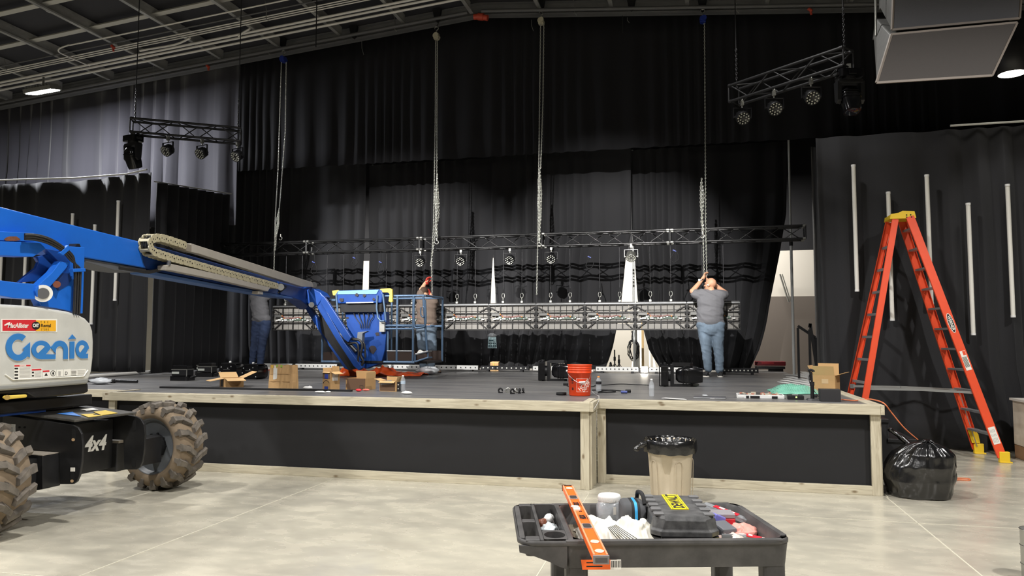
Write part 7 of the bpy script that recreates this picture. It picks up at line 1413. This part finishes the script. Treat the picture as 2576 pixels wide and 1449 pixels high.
b.loft([o3(w-.03, d-.03, .03, .003), o3(w-.01, d-.01, .034, .02), o3(w, d, .035, .055)], True, False); build(b, 'case_base', mat('black_case_plastic', (32, 32, 33), .35, var=.3, vscale=14), TC, local=True, bevel=.004)
b = MB(); b.loft([o3(w, d, .035, .0625), o3(w, d, .035, .08), o3(w-.012, d-.012, .036, .085), o3(w-.02, d-.02, .045, h-.012), o3(w-.05, d-.05, .03, h)], True, False); build(b, 'case_lid', mat('scuffed_case_lid', (96, 96, 96), .42, var=.3, vscale=18, c2=(56, 56, 57)), TC, local=True, bevel=.004)
for sx in (-1, 1):
    for k in range(5): build(MB().prism([(-.02, -.022), (.02, -.022), (.02, .022), (-.02, .022)], 0, .006, Matrix.Translation((sx*.1, -.17+.085*k, h-.001))), 'raised_pad', mat('scuffed_pad', (110, 110, 111), .4), TC, local=True, bevel=.003)
M_dy = mat('plate_yellow', (250, 226, 30), .4); Mp = Matrix.Translation((.0, .06, h+.0005)) @ Matrix.Rotation(PI/2, 4, 'Z')
b = MB(); b.prism([(-.145, -.036), (.145, -.036), (.145, .036), (-.145, .036)], 0, .003, Mp); b.mat(1)
b.prism([(-.145, -.03), (.145, -.03), (.145, -.028), (-.145, -.028)], .003, .0036, Mp); b.prism([(-.145, .028), (.145, .028), (.145, .03), (-.145, .03)], .003, .0036, Mp); b.text('DEWALT', .062, Mp @ Matrix.Translation((.004, -.0215, .0032)), .0006, align='CENTER', sx=1.1, bold=.0022); build(b, 'name_plate', [M_dy, M_kdec], TC, local=True)
b = MB(); b.prism(rrect(.2, .012, .004), .055, .063, Matrix.Translation((0, -d/2-.002, 0))); build(b, 'closing_lip', mat('lip_black', (20, 20, 21), .3), TC, local=True)
for k in (-.08, .08): build(MB().box((-w/2-.006, k, .06), (.014, .05, .05)), 'latch', M_blackg, TC, local=True, bevel=.004)
build(MB().tube([(-w/2, -.05, .06), (-w/2-.035, -.045, .06), (-w/2-.035, .045, .06), (-w/2, .05, .06)], .009, 8), 'case_handle', M_blackg, TC, local=True)
# ---- grey soft case with blue zip
p = ctp(1596, 1330, ZF+.02); SG = thing('soft_case', 'small grey zipped case with a bright blue zip beside the tool case', 'case', cl(.51, .42, ZF+.001), ang-.05)
b = MB(); rings = [[V((k, y*sc, .075+z*sc)) for y, z in rrect(.17, .14, .04, 5)] for k, sc in ((-.05, .8), (-.045, .93), (-.032, 1), (.032, 1), (.045, .93), (.05, .8))]; b.loft(rings); build(b, 'shell', mat('grey_felt_shell', (72, 73, 76), .8), SG, local=True); build(MB().loft([[V((k, y*1.02, .075+z*1.02)) for y, z in rrect(.17, .14, .04, 5)] for k in (.0, .012)], False), 'blue_zip', mat('bright_blue_zip', (50, 160, 220), .5), SG, local=True); build(MB().loft([[V((k, y*1.012, .075+z*1.012)) for y, z in rrect(.17, .14, .04, 5)] for k in (-.012, .024)], False), 'zip_tape', M_blackm, SG, local=True)
build(MB().tube(smooth_pts([(.03, .06, .145), (.03, .03, .175), (.04, -.03, .175), (.045, -.06, .14)], 5), .009, 8), 'strap_handle', M_blackm, SG, local=True)
# ---- jar with white lid
p = ctp(1530, 1322, ZF); JR = thing('plastic_jar', 'clear plastic jar with a wide white lid at the back of the cart', 'jar', cl(.435, .565, ZF+.001), ang)
b = MB(); sqr = lambda r, z: [V((x, y, z)) for x, y in rrect(2*r, 2*r, r*.55, 5)]
b.loft([sqr(.05, 0.002), sqr(.054, 0.009), sqr(.055, 0.088), sqr(.046, 0.107), sqr(.042, 0.114)], False); b.add(sqr(.05, 0.002), [tuple(range(24))[::-1]]); build(b, 'jar_body', M_clear, JR, local=True, solid=.002); b = MB(); b.lathe([(.045, .112), (.05, .114), (.051, .134), (.047, .141), (.001, .142)], 32)
for i in range(40): a = 2*PI*i/40; b.box((.0508*math.cos(a), .0508*math.sin(a), .124), (.002, .002, .016))
build(b, 'screw_lid', M_plw, JR, local=True); build(MB().box((.015, -.0565, .08), (.012, .002, .034)), 'paper_tab', M_tape, JR, local=True)
# ---- bags, rags and clutter
def sheetbag(label, c, w, d, h, m, seed, rz=0, cat='plastic bag', name='plastic_bag'):
    b = MB(); c = V(c)
    def fn(s, t_):
        x = (s-.5)*w; y = (t_-.5)*d; e = (math.sin(PI*s)*math.sin(PI*t_))**.5; z = e*h*(.85+.4*noise.noise(V((s*3, t_*3, seed))))+.018*noise.noise(V((s*9, t_*9, seed)))*e+.006*abs(noise.noise(V((s*20, t_*20, seed))))
        q = V((x+.03*noise.noise(V((t_*4, s*2, seed))), y+.03*noise.noise(V((s*4, t_*2, seed+4))), max(.002, z))); return CM @ (c+Matrix.Rotation(rz, 3, 'Z') @ q)
    b.grid(fn, 44, 36); return tag(build(b, name, m, solid=.0015), label, cat)
M_milk = mat('milky_plastic', (232, 228, 216), .4, spec=.6)
p = ctp(1500, 1330, ZF); sheetbag('milky white plastic bag lying right of the level', (.36, .31, ZF+.002), .2, .36, .105, M_milk, 3); p = ctp(1565, 1335, ZF); sheetbag('white plastic bag of dark cable ties in front of the grey case', (.465, .24, ZF+.003), .19, .24, .12, mat('white_poly_bag', (226, 222, 208), .35), 8, .4)
p = ctp(1553, 1345, ZF+.03); t = thing('cable_tie_bundle', 'fan of dark cable ties poking out of the white plastic bag', 'cable ties', cl(.38, .16, ZF)); b = MB()
for k in range(7): b.beam(cl(.37+.004*k, .2-.006*k, ZF+.085+.003*k), cl(.42+.014*k, .09, ZF+.03+.002*k), .0032, .0015)
build(b, 'tie', mat('dark_cable_tie', (60, 62, 58), .4), t)
# caddy contents
p = ctp(1385, 1318, ZT-.08); crumple('plastic_wrap', 'crumpled glittering clear bag in the caddy pocket of the cart', cl(.145, .34, ZT-.068), .042, mat('glitter_film', (214, 222, 226), .15, trans=.2, spec=.9), 51, 34, 'plastic wrap', (.9, 1.5, .6), .25); crumple('plastic_wrap', 'folded white wrapper at the back of the caddy pocket', cl(.16, .53, ZT-.068), .03, M_plw, 53, 16, 'wrapper', (.8, 1, .8), .25); crumple('brown_wrapper', 'brown wrapper at the back of the caddy pocket', cl(.125, .49, ZT-.068), .025, mat('brown_foil', (120, 70, 50), .4), 55, 16, 'wrapper', (.9, 1, .7), .4); crumple('brass_fittings', 'small brass coloured fittings in the caddy pocket', cl(.165, .21, ZT-.068), .02, mat('brass_scrap', (190, 160, 96), .4, metal=.4), 57, 14, 'fittings', (1, 1.1, .7), .5)
# right end clutter
def pack(label, c, rz, L, w_, m, card, tilt=0):
    t = thing('bit_packet', label, 'packet', cl(*c), ang+rz, 'red bit packets in the cart'); T = Matrix.Rotation(tilt, 4, 'Y')
    b = MB(); b.box((0, 0, .012), (L, w_, .02), M=T); build(b, 'clear_shell', M_clear, t, local=True, bevel=.003); b = MB(); b.box((.02*0, 0, .0235), (L*.55, w_*.96, .002), M=T); build(b, 'red_card', card, t, local=True); b = MB(); b.box((-.02, 0, .026), (L*.12, w_*.5, .001), M=T); b.box((.03, 0, .026), (L*.08, w_*.4, .001), M=T); build(b, 'white_print', M_wdec, t, local=True)
M_rc = mat('red_card', (206, 34, 52), .4)
pack('long red and clear bit packet leaning at the back right of the cart', (.94, .5, ZF+.06), -.6, .2, .04, M_clear, M_rc, .25); pack('short red bit packet at the front right corner of the cart', (.965, .2, ZF+.02), -.35, .13, .045, M_clear, M_rc, .15)
t = thing('red_hand_tool', 'red and grey tool box lid behind the tool case', 'tool', cl(.9, .44, ZF+.001), ang-.1); build(MB().box((0, 0, .045), (.11, .09, .05)), 'red_block', M_rc, t, local=True, bevel=.004); build(MB().box((-.01, 0, .08), (.13, .09, .018)), 'grey_lid', mat('smoky_plastic', (150, 146, 150), .3), t, local=True, bevel=.003); build(MB().box((0, 0, .01), (.1, .08, .016)), 'base', M_black, t, local=True)
t = thing('drill_attachment', 'grey and lilac tool head lying right of the tool case', 'tool', cl(.87, .33, ZF+.001), ang); build(MB().cyl((-.03, -.1, .03), (.07, -.12, .03), .018, n=14), 'barrel', mat('gunmetal', (74, 76, 78), .4), t, local=True); build(MB().box((0, -.03, .04), (.07, .09, .06), (.2, 0, .3)), 'grey_body', mat('mid_grey_plastic', (96, 98, 104), .5), t, local=True, bevel=.008); build(MB().box((.0, .05, .075), (.05, .05, .03), (0, .4, .2)).box((-.05, .05, .07), (.06, .02, .03), (0, .3, .2)), 'lilac_grip', mat('lilac_plastic', (120, 120, 200), .5), t, local=True, bevel=.005)
crumple('pink_cable_bundle', 'bundle of pinkish cable at the right end of the cart', cl(.945, .31, ZF+.001), .055, mat('pink_cable', (226, 150, 138), .45), 61, 30, 'cable', (1.2, 1.1, .6), .3); crumple('tan_wrapper', 'tan crumpled wrapper behind the pink cable bundle', cl(.93, .4, ZF+.001), .04, mat('tan_wrapper', (186, 150, 124), .6), 63, 16, 'wrapper', (1.1, 1, .5), .5); crumple('clear_packet', 'crumpled pale packet in front of the pink cable bundle', cl(.9, .22, ZF+.001), .05, mat('pale_pink_film', (232, 206, 196), .3), 65, 20, 'wrapper', (1.4, .9, .45), .5); crumple('white_scraps', 'white paper scraps at the front right of the cart', cl(.96, .11, ZF+.001), .04, M_plw, 67, 16, 'wrapper', (1.6, .7, .3), .5)
crumple('yellow_glove', 'bright yellow glove lying at the front of the cart', cl(.88, .13, ZF+.001), .055, mat('yellow_cloth', (240, 220, 50), .6), 69, 22, 'glove', (1.3, .7, .4), .4)
